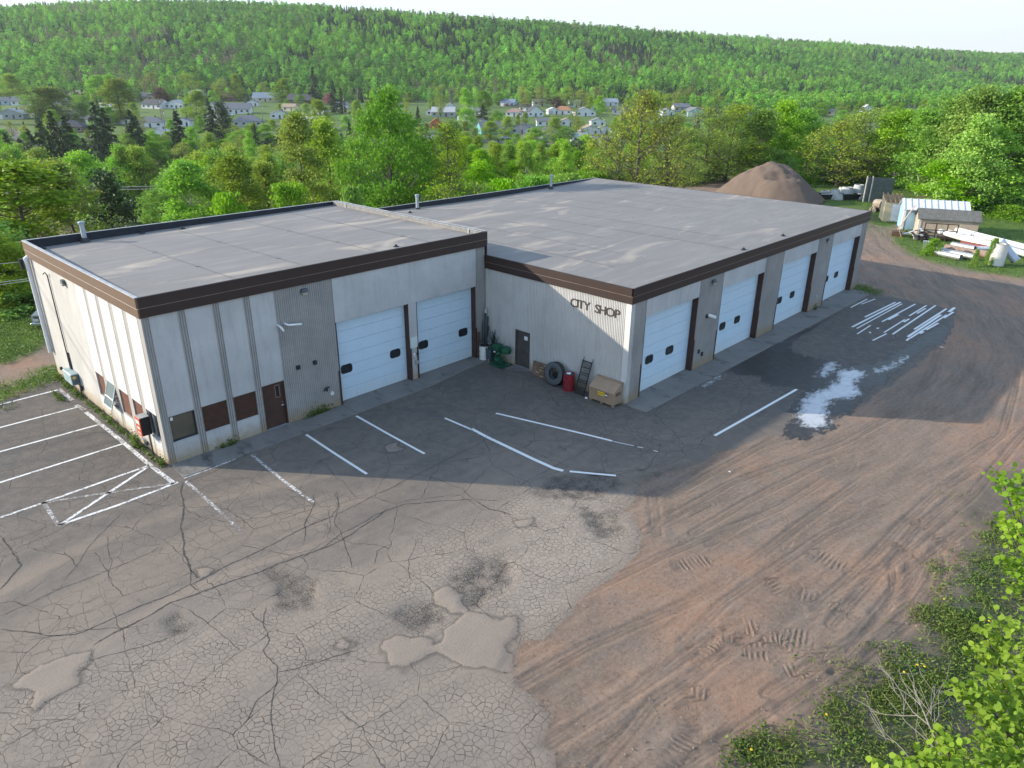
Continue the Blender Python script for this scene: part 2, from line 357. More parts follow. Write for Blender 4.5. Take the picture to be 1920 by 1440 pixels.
green = sstep(-.5, .9, sdf(xn, yn, GREEN)+nj*1.6)
fine = np.max([sstep(-2.2, 1.2, sdf(xn, yn, p)+nj*1.3)*a for p, a in zip(ALLIG, (1, .95, .75))], 0)
dark = np.max([sstep(-.35, .4, sdf(xn, yn, p)+nj*1.2) for p in DARKP], 0)
rp, ra = seg_dist(xn, yn, ROADC, True)
sn_, tn_ = st_of(xn, yn)
lite = np.clip(sstep(36, 17, sn_)*.75+sstep(-.4, .6, sdf(xn, yn, ALLIG[0]))*.5-sstep(-8, -18, tn_)*sstep(15, 24, sn_)*.45+.25*(fbm(xn*.22, yn*.22, 31)-.5), 0, 1)
mid = np.clip(.35+1.6*(fbm(xn*.13+3, yn*.13, 41)-.5)+.4*sstep(30, 16, sn_), 0, 1)
dh = np.zeros(xn.shape)
trk = np.zeros(xn.shape); ta = np.zeros(xn.shape); tcl = np.zeros(xn.shape); tcr = np.zeros(xn.shape)
for ti, (pts, w, cl) in enumerate(TRK):
    d, a = seg_dist(xn, yn, pts, True); d = np.abs(d); k = d < w*2.2
    fade = (.6+.8*vnoise(a*1.3, a*0, 77))*(1 if cl else 1.35 if ti < 6 else .25+.9*sstep(.3, .62, vnoise(a*.16, a*0+w*91+pts[0][0]*3.7, 78))); 
    if cl: h = -.012*np.exp(-(d/w/.8)**2)+.014*np.exp(-((d-w*1.15)/.1)**2)
    else: h = -.014*np.exp(-(d/w/.55)**2)+.016*np.exp(-((d-w)/.11)**2)
    kk = k & (np.exp(-(d/w/.8)**2) > trk); ta = np.where(kk, a, ta); tcl = np.where(kk, cl*sstep(w*1.1, w*.7, d), tcl); tcr = np.where(kk, d/w, tcr)
    dh += np.where(k, h*fade, 0); trk = np.maximum(trk, np.where(k, np.exp(-(d/w/.8)**2)*np.clip(fade, 0, 1), 0))
rough = 1-sstep(-.15, .25, sdA)
dh = dh*rough+rough*(.05*(fbm(xn*.5, yn*.5, 51)-.5)+.03*(fbm(xn*2.2, yn*2.2, 52)-.5)+soil*.10*(fbm(xn*1.7, yn*1.7, 53)-.5))-.03*rough*(1-soil)
dh -= .11*dark*(fbm(xn*3, yn*3, 54))*(sdA > 0)
dh += .03*sstep(-.02, .08, sdP)*(sdA > .3)
Z[near] += dh*(1-sstep(90, 140, GS.ravel()[near]))
sdA_ = full(sdA, -5); gr_ = full(np.maximum(gr, sstep(70, 95, sn_)*sstep(-12, -3, -np.abs(rp))), 1.0); soil_ = full(soil, 0)
ATT = dict(sdA=sdA_, sdW=full(sdW, -9), sdM=full(sdM, -9), sdP=full(sdP, -9), soil=soil_, gr=gr_, green=full(green, 0), fine=full(fine, 0), dark=full(dark, 0),
           lite=full(lite, .3), mid=full(mid, 0), rp=full(rp, 50), ra=full(ra, 0), trk=full(trk, 0), ta=full(ta, 0), tcl=full(tcl, 0), tcr=full(tcr, 9), hil=sstep(520, 640, GS.ravel()))

t = NT('ground_surface'); t.flat = True; P = t.geo()
wob = t.vscale(t.vadd(t.noise(P, 1.2, 3, col=True), (-.5, -.5, -.5)), .35); PW = t.vadd(P, wob)
PW2 = t.vadd(P, t.vscale(t.vadd(t.noise(P, 4.0, 2, col=True), (-.5, -.5, -.5)), .12))
nA = t.noise(P, .35, 5); nB = t.noise(P, 2.2, 6, .65); nC = t.noise(P, 14, 5, .7); nD = t.noise(P, 55, 3, .7)
lite = t.attr('lite')
asp = t.mix(t.math('ADD', lite, t.math('MULTIPLY', t.math('SUBTRACT', nA, .5), .9)), (.092, .086, .082), (.262, .214, .172))
asp = t.mix(t.rng(nB, .42, .72, 0, .45), asp, (.20, .165, .138)); asp = t.mix(t.rng(nB, .55, .3, 0, .35), asp, (.085, .08, .076))
asp = t.mix(t.rng(nC, .35, .75, 0, .35), asp, (.27, .235, .20)); asp = t.mix(t.rng(nD, .5, .8, 0, .35), asp, (.06, .057, .055))
stn = t.noise(P, .9, 4, .6); asp = t.mix(t.rng(stn, .66, .74, 0, .45), asp, (.07, .062, .055)); asp = t.mix(t.rng(stn, .30, .2, 0, .5), asp, (.26, .2, .15))
sA = t.noise(t.comb(t.math('MULTIPLY', t.attr('rp'), .9), t.math('MULTIPLY', t.attr('ra'), .11), 7.0), 1.0, 5, .6, .2); asp = t.mix(t.math('MULTIPLY', t.rng(sA, .46, .66, 0, .55), t.rng(lite, .25, .6)), asp, (.30, .235, .18)); asp = t.mix(t.rng(sA, .46, .28, 0, .4), asp, (.12, .108, .097))
# alligator cracking, block cracking
fine = t.attr('fine'); asp = t.mix(t.math('MULTIPLY', fine, t.math('MULTIPLY', lite, .7)), asp, (.37, .31, .255))
cv = t.vor(PW2, 5.4, 'F1', .95, 'Color'); asp = t.mix(t.math('MULTIPLY', fine, t.rng(cv, .2, .9, 0, .35)), asp, (.19, .165, .14))
e1 = t.vor(PW2, 5.4, rnd=.95); e1b = t.vor(PW2, 1.9); e2 = t.vor(PW, .42); e3 = t.vor(PW, 1.05)
l1 = t.math('MULTIPLY', t.rng(e1, t.rng(t.noise(P, 1.3, 5, .65), .33, .68, .018, .085), .008), t.rng(t.math('ADD', fine, t.math('MULTIPLY', t.math('SUBTRACT', t.noise(P, .8, 4, .6), .5), 1.7)), .2, .75)); l1b = t.math('MULTIPLY', t.rng(e1b, .016, .005), t.math('MULTIPLY', t.rng(t.math('ADD', t.attr('mid'), t.math('MULTIPLY', t.math('SUBTRACT', nA, .5), 1.6)), .45, .8), t.rng(fine, .5, .25)))
l2 = t.math('MULTIPLY', t.rng(e2, .0085, .003), t.rng(nB, .35, .6, .25, 1)); l3 = t.math('MULTIPLY', t.rng(e3, .011, .004), t.rng(t.math('ADD', t.attr('mid'), t.math('SUBTRACT', nA, .5)), .5, .8, 0, .8))
crk = t.math('MAXIMUM', t.math('MAXIMUM', l1, l1b), t.math('MAXIMUM', l2, l3))
crk = t.math('MULTIPLY', crk, t.rng(t.attr('sdP'), .0, .08, 1, 0)); e4 = t.vor(PW2, 9.5); crk = t.math('MAXIMUM', crk, t.math('MULTIPLY', t.rng(e4, .10, .03), t.rng(t.attr('dark'), .25, .6))); crk = t.math('MULTIPLY', crk, t.rng(nB, .3, .7, .45, 1))
asp = t.mix(t.math('MULTIPLY', t.attr('dark'), t.rng(nB, .35, .65, .0, .75)), asp, (.085, .077, .07))
asp = t.mix(t.math('MULTIPLY', t.math('MULTIPLY', t.rng(t.attr('sdP'), -.14, -.02), t.rng(t.attr('sdP'), .03, .0)), .55), asp, (.075, .068, .06)); asp = t.mix(t.math('MULTIPLY', t.rng(t.math('ADD', t.attr('sdP'), t.math('MULTIPLY', t.math('SUBTRACT', nC, .5), .22)), .0, .05), t.rng(nB, .25, .6, .95, .5)), asp, t.mix(nC, (.235, .19, .152), (.335, .275, .222)))
asp = t.mix(crk, asp, (.052, .046, .041))
# dirt: streaked along the way vehicles drive
sv = t.comb(t.math('MULTIPLY', t.attr('rp'), 1.3), t.math('MULTIPLY', t.attr('ra'), .2), 0.0)
st1 = t.noise(sv, 1.0, 6, .6, .3); st2 = t.noise(t.comb(t.math('MULTIPLY', t.attr('rp'), 5.0), t.math('MULTIPLY', t.attr('ra'), .6), 3.0), 1.0, 4, .6)
nE = t.noise(P, .13, 4, .6); drt = t.mix(t.rng(st1, .32, .68), (.150, .112, .086), (.265, .185, .135)); drt = t.mix(t.rng(nE, .46, .62, 0, .75), drt, (.32, .185, .118)); drt = t.mix(t.rng(t.noise(P, .7, 6, .7), .55, .7, 0, .55), drt, (.18, .148, .122)); drt = t.mix(t.rng(st2, .5, .75, 0, .4), drt, (.30, .24, .20)); drt = t.mix(t.rng(st2, .48, .3, 0, .35), drt, (.11, .088, .074))
drt = t.mix(t.rng(nA, .42, .62, 0, .4), drt, (.19, .155, .126)); drt = t.mix(t.rng(nC, .5, .8, 0, .4), drt, (.30, .25, .21)); nF = t.noise(P, 6.5, 8, .82); drt = t.mix(t.rng(nF, .52, .68, 0, .55), drt, (.32, .255, .205)); drt = t.mix(t.rng(nF, .46, .32, 0, .6), drt, (.085, .065, .052)); drt = t.mix(t.rng(nD, .55, .8, 0, .35), drt, (.075, .06, .05))
drt = t.mix(t.math('MULTIPLY', t.attr('trk'), t.rng(nB, .3, .7, .1, .45)), drt, (.125, .098, .08))  # rut shading put into the colour of the tracks, besides their relief
wv = t.math('SINE', t.math('MULTIPLY', t.math('ADD', t.attr('ta'), t.math('MULTIPLY', nB, .12)), 2*PI/.155)); clt = t.math('MULTIPLY', t.math('MULTIPLY', wv, t.attr('tcl')), t.rng(nB, .38, .6, .0, 1)); rdg = t.math('MULTIPLY', t.math('SINE', t.math('MULTIPLY', t.attr('tcr'), 9.0)), t.math('MULTIPLY', t.attr('trk'), t.math('SUBTRACT', 1.0, t.attr('tcl'))))
trh = t.math('ADD', t.math('MULTIPLY', clt, .8), t.math('MULTIPLY', rdg, .45)); drt = t.mix(t.rng(trh, -.2, -.9, 0, .35), drt, (.10, .078, .062))
soi = t.mix(nB, (.095, .075, .058), (.175, .142, .112)); soi = t.mix(t.rng(nC, .55, .7, 0, .5), soi, (.22, .19, .165)); drt = t.mix(t.attr('soil'), drt, soi)
grs = t.mix(nB, (.045, .095, .014), (.11, .19, .03)); grs = t.mix(t.rng(nA, .55, .8, 0, .5), grs, (.15, .145, .06)); grs = t.mix(t.attr('hil'), grs, (.045, .08, .02))
drt = t.mix(t.math('MULTIPLY', t.attr('gr'), t.rng(nC, .25, .5, .6, 1)), drt, grs); drt = t.mix(t.math('MULTIPLY', t.attr('green'), t.rng(nC, .3, .6, .35, .8)), drt, (.055, .085, .022))
sda = t.math('ADD', t.attr('sdA'), t.math('MULTIPLY', t.math('SUBTRACT', nC, .5), .35)); mA = t.rng(sda, -.03, .03)
col = t.mix(mA, drt, asp)
dust = t.math('MULTIPLY', t.math('MULTIPLY', t.rng(t.math('ADD', t.attr('sdA'), t.math('MULTIPLY', nB, 1.5)), 1.7, .5, 0, .55), mA), t.rng(lite, .1, .5, .35, 1)); col = t.mix(dust, col, (.215, .165, .13))
# water and spilled white line paint; the pool's reflected sky is put in as white
ws = t.math('ADD', t.attr('sdW'), t.math('MULTIPLY', t.math('SUBTRACT', t.noise(t.comb(t.math('MULTIPLY', t.attr('rp'), 1.2), t.math('MULTIPLY', t.attr('ra'), .5), 0.), 2.4, 5, .6), .5), 1.3))
wet = t.rng(ws, -.04, .06); col = t.mix(wet, col, t.mix(t.rng(nB, .35, .65, .15, .85), (.022, .021, .021), (.055, .047, .042)))
ms = t.math('ADD', t.attr('sdM'), t.math('MULTIPLY', t.math('SUBTRACT', t.noise(t.mapp(P, (1, 2.2, 1), (0, 0, .7)), 2.2, 7, .7), .5), 1.5)); mk = t.rng(ms, -.24, .26, smooth=True)
col = t.mix(t.math('MULTIPLY', mk, .93), col, t.mix(nB, (.36, .37, .39), (.55, .56, .58)))
hb = t.math('ADD', t.math('ADD', t.math('ADD', t.math('MULTIPLY', nC, .6), t.math('MULTIPLY', nF, t.math('MULTIPLY', t.math('SUBTRACT', 1.0, mA), .7))), t.math('MULTIPLY', nD, .5)), t.math('MULTIPLY', t.math('ADD', trh, t.math('MULTIPLY', st2, .5)), t.math('SUBTRACT', 1.0, mA))); hb = t.math('SUBTRACT', hb, t.math('MULTIPLY', t.math('MULTIPLY', crk, mA), 1.2))
hb = t.math('MULTIPLY', hb, t.math('SUBTRACT', 1.0, t.math('MAXIMUM', wet, mk)))
t.bump(hb, .7, .04)
t.bsdf.inputs['Specular IOR Level'].default_value = .25
GROUND = t.done(col, t.math('MAXIMUM', .12, t.math('SUBTRACT', .93, t.math('ADD', t.math('MULTIPLY', wet, .5), t.math('MULTIPLY', mk, .25)))))

ii = np.arange(nr*nc).reshape(nr, nc)
FQ = np.stack([ii[:-1, :-1], ii[:-1, 1:], ii[1:, 1:], ii[1:, :-1]], -1).reshape(-1, 4)
cs = GS.ravel()[FQ[:, 0]]; ca_ = sdA_[FQ].mean(1); cg = gr_[FQ].mean(1); csn = soil_[FQ].mean(1)
cls = np.where(ca_ > -.1, 0, np.where((cs < 150) & (cg < .5) & (csn < .5), 1, np.where(cs > 620, 3, 2)))
V = np.stack([X, Y, Z], 1)
for k, nm in ((0, 'asphalt_lot'), (1, 'dirt_yard'), (2, 'ground'), (3, 'hill')):
    f = FQ[cls == k]; us, inv = np.unique(f, return_inverse=True)
    me = np_mesh(nm, V[us], inv.reshape(-1, 4), {n: ('POINT', a[us]) for n, a in ATT.items()}, GROUND, True)
    tag(link(nm, me), kind='structure')

# long open cracks in the asphalt, as thin dark seams lying on it
CRK = M('crack_dark', (.07, .063, .056), .95)
def crack(name, pts, w, seed, jag=.055):
    w = w*.55
    rg = random.Random(seed); P_ = [Vector((*p, 0)) for p in gp(pts)]
    for it in range(4):
        Q = [P_[0]]
        for a, b in zip(P_[:-1], P_[1:]):
            d = (b-a); n = Vector((-d.y, d.x, 0)); Q += [(a+b)/2+n*rg.uniform(-jag, jag), b]
        P_ = Q
    mb = MB(); L = []
    for k, p in enumerate(P_):
        d = (P_[min(k+1, len(P_)-1)]-P_[max(k-1, 0)]); n = Vector((-d.y, d.x, 0)).normalized()
        ww = w*rg.uniform(.35, 1.2)*(min(1, .3+min(k, len(P_)-1-k)/6)); L.append((p+n*ww/2, p-n*ww/2))
    pts_ = [(*q[:2], .005) for pr in L for q in pr]; mb.faces(pts_, [(2*k, 2*k+1, 2*k+3, 2*k+2) for k in range(len(L)-1)])
    tag(mb.build(name, CRK), kind='structure')
C6 = lambda p: crop(p, 0, 850, 2); C3 = lambda p: crop(p, 600, 700, 3)
for i, (p, w) in enumerate((
    (C6([(685, 105), (690, 200), (680, 290), (690, 380), (715, 440), (745, 470)]), .13), (C6([(715, 430), (712, 490), (750, 520)]), .07),
    (C6([(1250, 235), (1100, 300), (900, 400), (790, 455), (720, 490)]), .10), (C6([(720, 490), (560, 560), (420, 620), (280, 680), (180, 685), (0, 660)]), .08),
    (C6([(1450, 210), (1380, 260), (1240, 345), (1110, 390), (960, 450), (770, 515), (640, 560), (500, 640), (350, 720)]), .11),
    (C6([(600, 350), (380, 450), (200, 520), (0, 610)]), .05), (C6([(1255, 150), (1270, 190), (1240, 240)]), .05), (C6([(1175, 155), (1180, 190), (1140, 270), (1135, 345)]), .05),
    (C6([(1000, 580), (985, 640), (1010, 700), (985, 740), (1040, 800), (1040, 850), (1020, 930), (1020, 1020), (1050, 1180)]), .05), (C6([(1340, 740), (1230, 770), (1100, 810), (1040, 820)]), .05),
    (C6([(1050, 850), (960, 930), (930, 1000)]), .05), (C6([(640, 560), (860, 700), (900, 740)]), .04), (C6([(0, 310), (40, 360), (80, 420), (40, 465), (0, 510)]), .12),
    (C6([(690, 210), (860, 260), (1000, 240), (1180, 190)]), .04), (C6([(400, 310), (420, 400), (410, 480)]), .04), (C6([(240, 370), (290, 430)]), .06), (C6([(1500, 110), (1380, 170), (1240, 240)]), .06),
    (C6([(100, 700), (330, 660), (560, 640)]), .04), (C6([(300, 240), (200, 300), (60, 360)]), .04), (C6([(1560, 330), (1530, 400), (1540, 480)]), .04), (C6([(330, 780), (550, 720), (640, 690)]), .05),
    (C3([(870, 712), (740, 715), (480, 735), (300, 800), (120, 900), (0, 990)]), .08), (C3([(870, 715), (950, 765), (1030, 780), (1090, 800)]), .09), (C3([(870, 705), (1000, 715)]), .08), (C3([(870, 710), (800, 650), (640, 590), (500, 560)]), .05),
    (C3([(420, 640), (520, 580), (700, 490), (850, 420), (950, 360)]), .06), (C3([(1110, 640), (1290, 540), (1480, 440), (1640, 330)]), .04), (C3([(1290, 90), (1310, 140), (1340, 180), (1480, 250), (1700, 310), (1830, 345), (1910, 385)]), .06),
    (C3([(1910, 385), (1905, 450), (1840, 540), (1600, 560)]), .05), (C3([(1640, 180), (1660, 250), (1720, 290)]), .03), (C3([(90, 660), (110, 750), (80, 840), (150, 1000), (180, 1100)]), .05), (C3([(300, 1080), (320, 1000), (400, 960)]), .04),
    ([(348, 905), (400, 885), (470, 850), (560, 815)], .05), ([(170, 772), (205, 760)], .04), ([(0, 1020), (60, 1000), (150, 960), (260, 925)], .04), ([(590, 868), (640, 850), (700, 800), (690, 770)], .03), ([(120, 1090), (190, 1000), (230, 960)], .04))):
    crack('crack', p, w, 100+i)

# painted markings
t = NT('line_paint'); P = t.geo(); n1 = t.noise(P, 9, 6, .75); n2 = t.noise(P, 1.1, 3)
wear = t.attr('wear'); f = t.rng(t.math('ADD', t.math('ADD', t.math('MULTIPLY', n1, .8), t.math('MULTIPLY', n2, .35)), wear), .62, .74)
PAINT = t.done(t.mix(f, (.72, .72, .71), (.17, .15, .135)), .75)
def stripe(pts, w, wear=0., z=.008, col=None, name='parking_stripe'):
    P_ = [Vector(q) for q in gp(pts)]; A = []; rg = random.Random(len(pts)*7+int(pts[0][0]))
    for k, p in enumerate(P_):
        d = (P_[min(k+1, len(P_)-1)]-P_[max(k-1, 0)]).normalized(); n = Vector((-d.y, d.x))*w*.5; A += [(*(p+n), z), (*(p-n), z)]
    F = [(2*k, 2*k+1, 2*k+3, 2*k+2) for k in range(len(P_)-1)]
    me = np_mesh(name, A, F, {'wear': ('POINT', [wear]*len(A))}, PAINT); tag(link(name, me), kind='structure')
C4 = lambda p: crop(p, 0, 560, 2.667)
for p, w, wr in (
    (C4([(-260, 590), (0, 530), (295, 455)]), .13, .02), (C4([(295, 450), (362, 508)]), .2, .16), (C4([(-300, 715), (0, 645), (388, 543)]), .12, .02), (C4([(380, 533), (422, 556)]), .2, .12),
    (C4([(430, 568), (600, 705), (745, 828), (872, 925)]), .18, .1), (C4([(-300, 840), (0, 766), (495, 630)]), .12, .03), (C4([(-300, 1000), (0, 920), (612, 727)]), .12, .03),
    (C4([(-300, 1190), (0, 1095), (150, 1045), (220, 1020), (745, 835)]), .13, .07), (C4([(215, 1018), (295, 1135)]), .14, .16), (C4([(290, 1135), (600, 1030), (890, 918)]), .13, .06), (C4([(300, 1132), (745, 838)]), .13, .05), (C4([(225, 1020), (480, 980), (870, 925)]), .13, .17),
    ([(345, 897), (400, 877), (442, 861)], .09, .12), ([(498, 839), (560, 815)], .06, .2), ([(590, 806), (650, 782)], .06, .22), ([(348, 902), (400, 948), (452, 996)], .13, .15), ([(472, 853), (530, 900), (587, 942)], .13, .13),
    ([(574, 815), (630, 852), (688, 889)], .12, -.3), ([(668, 780), (730, 815), (796, 851)], .12, -.3), ([(834, 784), (885, 806)], .12, 0), ([(884, 804), (912, 819), (1000, 861), (1038, 878), (1056, 883)], .17, -.02), ([(1068, 884), (1110, 888), (1155, 892)], .13, -.2),
    ([(930, 775), (1020, 796), (1100, 815), (1148, 827)], .13, -.3), ([(1150, 828), (1188, 836)], .05, 0), ([(1195, 838), (1206, 840)], .05, 0), ([(1225, 845), (1234, 847)], .05, 0), ([(1340, 817), (1420, 772), (1494, 730)], .14, -.3)):
    stripe(p, w, wr)
C2p = lambda p: crop(p, 1400, 560, 3.692)
for a, b, w in (((720, 62), (835, 3), .14), ((795, 38), (890, 3), .13), ((818, 128), (1030, 25), .2), ((730, 197), (1065, 24), .22), ((762, 207), (1075, 36), .14), ((765, 245), (858, 185), .14), ((937, 160), (1168, 37), .17),
                ((982, 146), (1050, 110), .2), ((1125, 120), (1245, 47), .17), ((1178, 103), (1240, 68), .16), ((1010, 247), (1308, 47), .18), ((950, 235), (1095, 145), .15), ((1087, 163), (1125, 140), .18), ((872, 290), (968, 243), .15),
                ((1160, 213), (1383, 70), .2), ((1116, 264), (1345, 112), .24), ((1130, 275), (1385, 112), .18), ((1400, 92), (1440, 62), .3), ((1106, 291), (1128, 272), .2), ((1243, 216), (1327, 170), .2), ((1365, 135), (1432, 92), .2), ((1200, 242), (1225, 228), .2)):
    stripe(C2p([a, b]), w*.68, -.08, name='test_stripe')
# concrete aprons along the walls
t = NT('apron_concrete'); P = t.geo(); n1 = t.noise(P, .8, 5); n2 = t.noise(P, 9, 5, .7)
c = t.mix(n1, (.13, .122, .115), (.24, .225, .21)); c = t.mix(t.rng(n2, .5, .8, 0, .5), c, (.30, .28, .26)); st = t.noise(t.mapp(P, (1, .5, 1)), 1.1, 5, .65); c = t.mix(t.rng(st, .55, .7, 0, .8), c, (.05, .047, .045))
t.bump(n2, .3, .01); APRON = t.done(c, .85)
BX, BY = 17.94, -9.675; DX = 48.19
def apron(poly): 
    mb = MB(); mb.prism(poly, -.15, .03); return tag(mb.build('concrete_apron', APRON), kind='structure')
apron([(-.05, -1.35), (3.02, -1.34), (3.02, .1), (0.02, .1)]); apron([(3.04, -1.34), (8.2, -1.32), (8.2, .1), (3.04, .1)]); apron([(8.22, -1.32), (12.7, -1.28), (12.7, .35), (8.22, .35)])
apron([(12.72, -1.28), (17.2, -.72), (17.3, .35), (12.72, .35)]); apron([(17.22, -.62), (17.22, -2.6), (17.9, -3.5), (17.95, -3.5), (17.95, -.6)][::-1])
for a, b in ((17.9, 24.3), (24.32, 31.8), (31.82, 39.4), (39.42, 47.6)): apron([(a, -10.95-.008*(a-18)), (b, -10.95-.008*(b-18)), (b, -9.3), (a, -9.3)])

# ------------------------------------------------------------------ the garage building
def wall_mat(name, ca, cb, speck=0.0, base=True, streak=.35, stain=(.30, .22, .12)):
    t = NT(name); P = t.geo(); z = t.sepx(P)[2]
    n1 = t.noise(P, .55, 5, .6); n2 = t.noise(t.mapp(P, (3.5, 3.5, .35)), 1.2, 5, .6); n3 = t.noise(P, 30, 4, .7); n4 = t.noise(P, 4, 6, .65)
    c = t.mix(t.rng(n1, .3, .7), ca, cb); c = t.mix(t.rng(n2, .5, .78, 0, streak), c, tuple(x*.55 for x in ca)); c = t.mix(t.rng(n4, .55, .8, 0, .3), c, tuple(x*.62 for x in ca))
    if speck: c = t.mix(t.rng(n3, .45, .75, 0, speck), c, tuple(x*.45 for x in ca)); c = t.mix(t.rng(n3, .42, .25, 0, speck*.6), c, (.75, .74, .72))
    if base: c = t.mix(t.math('MULTIPLY', t.rng(t.math('ADD', z, t.math('MULTIPLY', n4, -.9)), .25, -.35), .75), c, stain)
    t.bump(n3, .25+speck*.4, .012); return t.done(c, .88)
W_FLAT = wall_mat('panel_concrete', (.37, .37, .365), (.47, .47, .465))
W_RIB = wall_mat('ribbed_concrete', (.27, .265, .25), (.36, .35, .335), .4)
W_AGG = wall_mat('aggregate_concrete', (.30, .29, .27), (.38, .37, .35), .5)
W_AGGB = wall_mat('aggregate_panel', (.40, .39, .37), (.50, .49, .465), .35)
W_WHITE = wall_mat('whitewashed_panel', (.51, .51, .495), (.58, .58, .565), .08)
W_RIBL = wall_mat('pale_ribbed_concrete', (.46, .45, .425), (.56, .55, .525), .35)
def fasc(name, a, b):
    t = NT(name); P = t.geo(); n = t.noise(P, 1.5, 5); n2 = t.noise(t.mapp(P, (2, 2, .3)), 2.5, 4)
    c = t.mix(n, a, b); c = t.mix(t.rng(n2, .6, .8, 0, .35), c, tuple(x*1.7 for x in b)); return t.done(c, .55, .0, .4)
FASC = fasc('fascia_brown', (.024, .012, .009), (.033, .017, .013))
FASCO = fasc('fascia_sunlit', (.10, .062, .040), (.125, .078, .050))  # lit copy of the fascia brown; the sun's brightness is in the colour
TRIMW = M('trim_white', (.6, .58, .54), .5)
BROWN = M('paint_brown', (.058, .030, .022), .55, 0, .2, 4)
BOARD = M('board_brown', (.060, .028, .018), .7, 0, .25, 5)
BOARDL = M('board_brown_pale', (.125, .052, .034), .75, 0, .2, 5)  # paler brown than BOARD, for the end wall windows
DARKM = M('dark_metal', (.035, .038, .042), .5, .3); BLACK = M('black_rubber', (.018, .018, .019), .6)
GALV = M('galvanised', (.42, .44, .46), .45, .55, .2, 6, ((.25, .22, .2), .5)); STEEL = M('pale_pipe_steel', (.68, .69, .70), .4, .25, .12, 2, ((.35, .3, .26), .4))
bld = empty('garage_building', (0, 0, 0), 0, 'pale concrete flat-roofed municipal garage with brown fascia and white bay doors', 'building')

class Wall:         # wall built of panels; u runs along the wall, n points outwards
    def __init__(s, o, du, n): s.o = Vector(o); s.du = Vector(du); s.n = Vector(n); s.b = {}
    def mb(s, mat):
        k = len(s.b) if s.new else len(s.b)-1; s.new = True
        return s.b.setdefault(k, (MB(), mat))[0]
    new = True
    def P(s, u, z, d=0): p = s.o+s.du*u+s.n*d; return (p.x, p.y, z)
    def flat(s, u0, u1, z0, z1, mat=None, d=0.0, th=.3):
        m = s.mb(mat or W_FLAT); f = [s.P(u0, z0, d), s.P(u1, z0, d), s.P(u1, z1, d), s.P(u0, z1, d)]; b = [s.P(u0, z0, d-th), s.P(u1, z0, d-th), s.P(u1, z1, d-th), s.P(u0, z1, d-th)]
        m.faces(f+b, [(0, 1, 2, 3), (7, 6, 5, 4), (0, 4, 5, 1), (1, 5, 6, 2), (2, 6, 7, 3), (3, 7, 4, 0)])
    def ribs(s, u0, u1, z0, z1, mat=None, per=.10, dep=.03, th=.3):
        m = s.mb(mat or W_RIB); n = max(1, round((u1-u0)/per)); per = (u1-u0)/n; us = []
        for k in range(n):
            a = u0+k*per; us += [(a, 0), (a+per*.5, 0), (a+per*.62, -dep), (a+per*.88, -dep)]
        us.append((u1, 0)); pts = []
        for u, d in us: pts += [s.P(u, z0, d), s.P(u, z1, d)]
        m.faces(pts, [(2*k, 2*k+2, 2*k+3, 2*k+1) for k in range(len(us)-1)])
        s.new = False; s.flat(u0, u1, z0, z1, mat or W_RIB, -dep-.001, th-dep)
    def build(s):
        for m, mat in s.b.values(): m.build('wall_panel', mat, bld)
HW, HT = 6.275, 7.05; LW, LT = 5.09, 5.835; BD = 13.91; BD2 = 15.675
F = Wall((0, 0, 0), (1, 0, 0), (0, -1, 0))
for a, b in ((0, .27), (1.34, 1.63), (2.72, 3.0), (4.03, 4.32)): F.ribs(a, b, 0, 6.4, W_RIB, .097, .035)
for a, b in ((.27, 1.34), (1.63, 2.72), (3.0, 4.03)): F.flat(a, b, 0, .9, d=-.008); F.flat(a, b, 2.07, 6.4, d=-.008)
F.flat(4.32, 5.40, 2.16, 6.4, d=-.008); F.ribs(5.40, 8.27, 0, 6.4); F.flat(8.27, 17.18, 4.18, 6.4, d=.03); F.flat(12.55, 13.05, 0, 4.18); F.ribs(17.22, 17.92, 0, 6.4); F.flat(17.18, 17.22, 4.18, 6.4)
F.build()
L = Wall((0, BD, 0), (0, -1, 0), (-1, 0, 0)); yl = lambda y: BD-y
for a, b in ((.45, .03), (1.92, 1.52), (3.39, 2.98), (4.88, 4.48), (6.28, 5.93)): L.flat(yl(a), yl(b), 0, 6.4, W_AGG, d=-.012)
for a, b in ((1.52, .45), (2.98, 1.92), (4.48, 3.39), (5.93, 4.88), (7.35, 6.28)): L.flat(yl(a), yl(b), 0, .9, W_WHITE); L.flat(yl(a), yl(b), 2.07, 6.4, W_WHITE)
L.flat(0, yl(7.35), 0, 6.4, W_AGGB, d=-.004); L.flat(yl(7.35), yl(7.27), .9, 2.07, W_WHITE); L.build()
B = Wall((BX, -.0, 0), (0, -1, 0), (-1, 0, 0))
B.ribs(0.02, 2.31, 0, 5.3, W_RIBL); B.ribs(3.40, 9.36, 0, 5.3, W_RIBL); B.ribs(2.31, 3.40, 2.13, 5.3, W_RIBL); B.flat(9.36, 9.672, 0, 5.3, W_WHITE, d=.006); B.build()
G = Wall((0, BY, 0), (1, 0, 0), (0, -1, 0))
BAY = ((19.17, 24.07), (26.57, 31.58), (34.07, 39.2), (41.78, 47.02))
PIER = [(BX, 19.17)]+[(BAY[k][1], BAY[k+1][0]) for k in range(3)]+[(47.02, DX)]
for a, b in PIER: G.ribs(max(a, BX+.01), b, 0, 5.3, W_RIB)
for a, b in BAY: G.flat(a, b, 4.19, 5.3, d=.02)
G.build()
for q_ in ((.3, BX, BD-.3, BD, 0, 6.4), (BX+.001, DX, BD2-.3, BD2, 0, 5.3), (DX-.3, DX, BY+.3, BD2-.3, 0, 5.3), (BX-.3, BX-.001, 0.31, BD-.3, 0, 6.4), (BX+.001, BX+.3, BD, BD2-.3, 0, 5.3)): mb = MB(); mb.box(*q_); mb.build('wall', W_AGGB, bld)

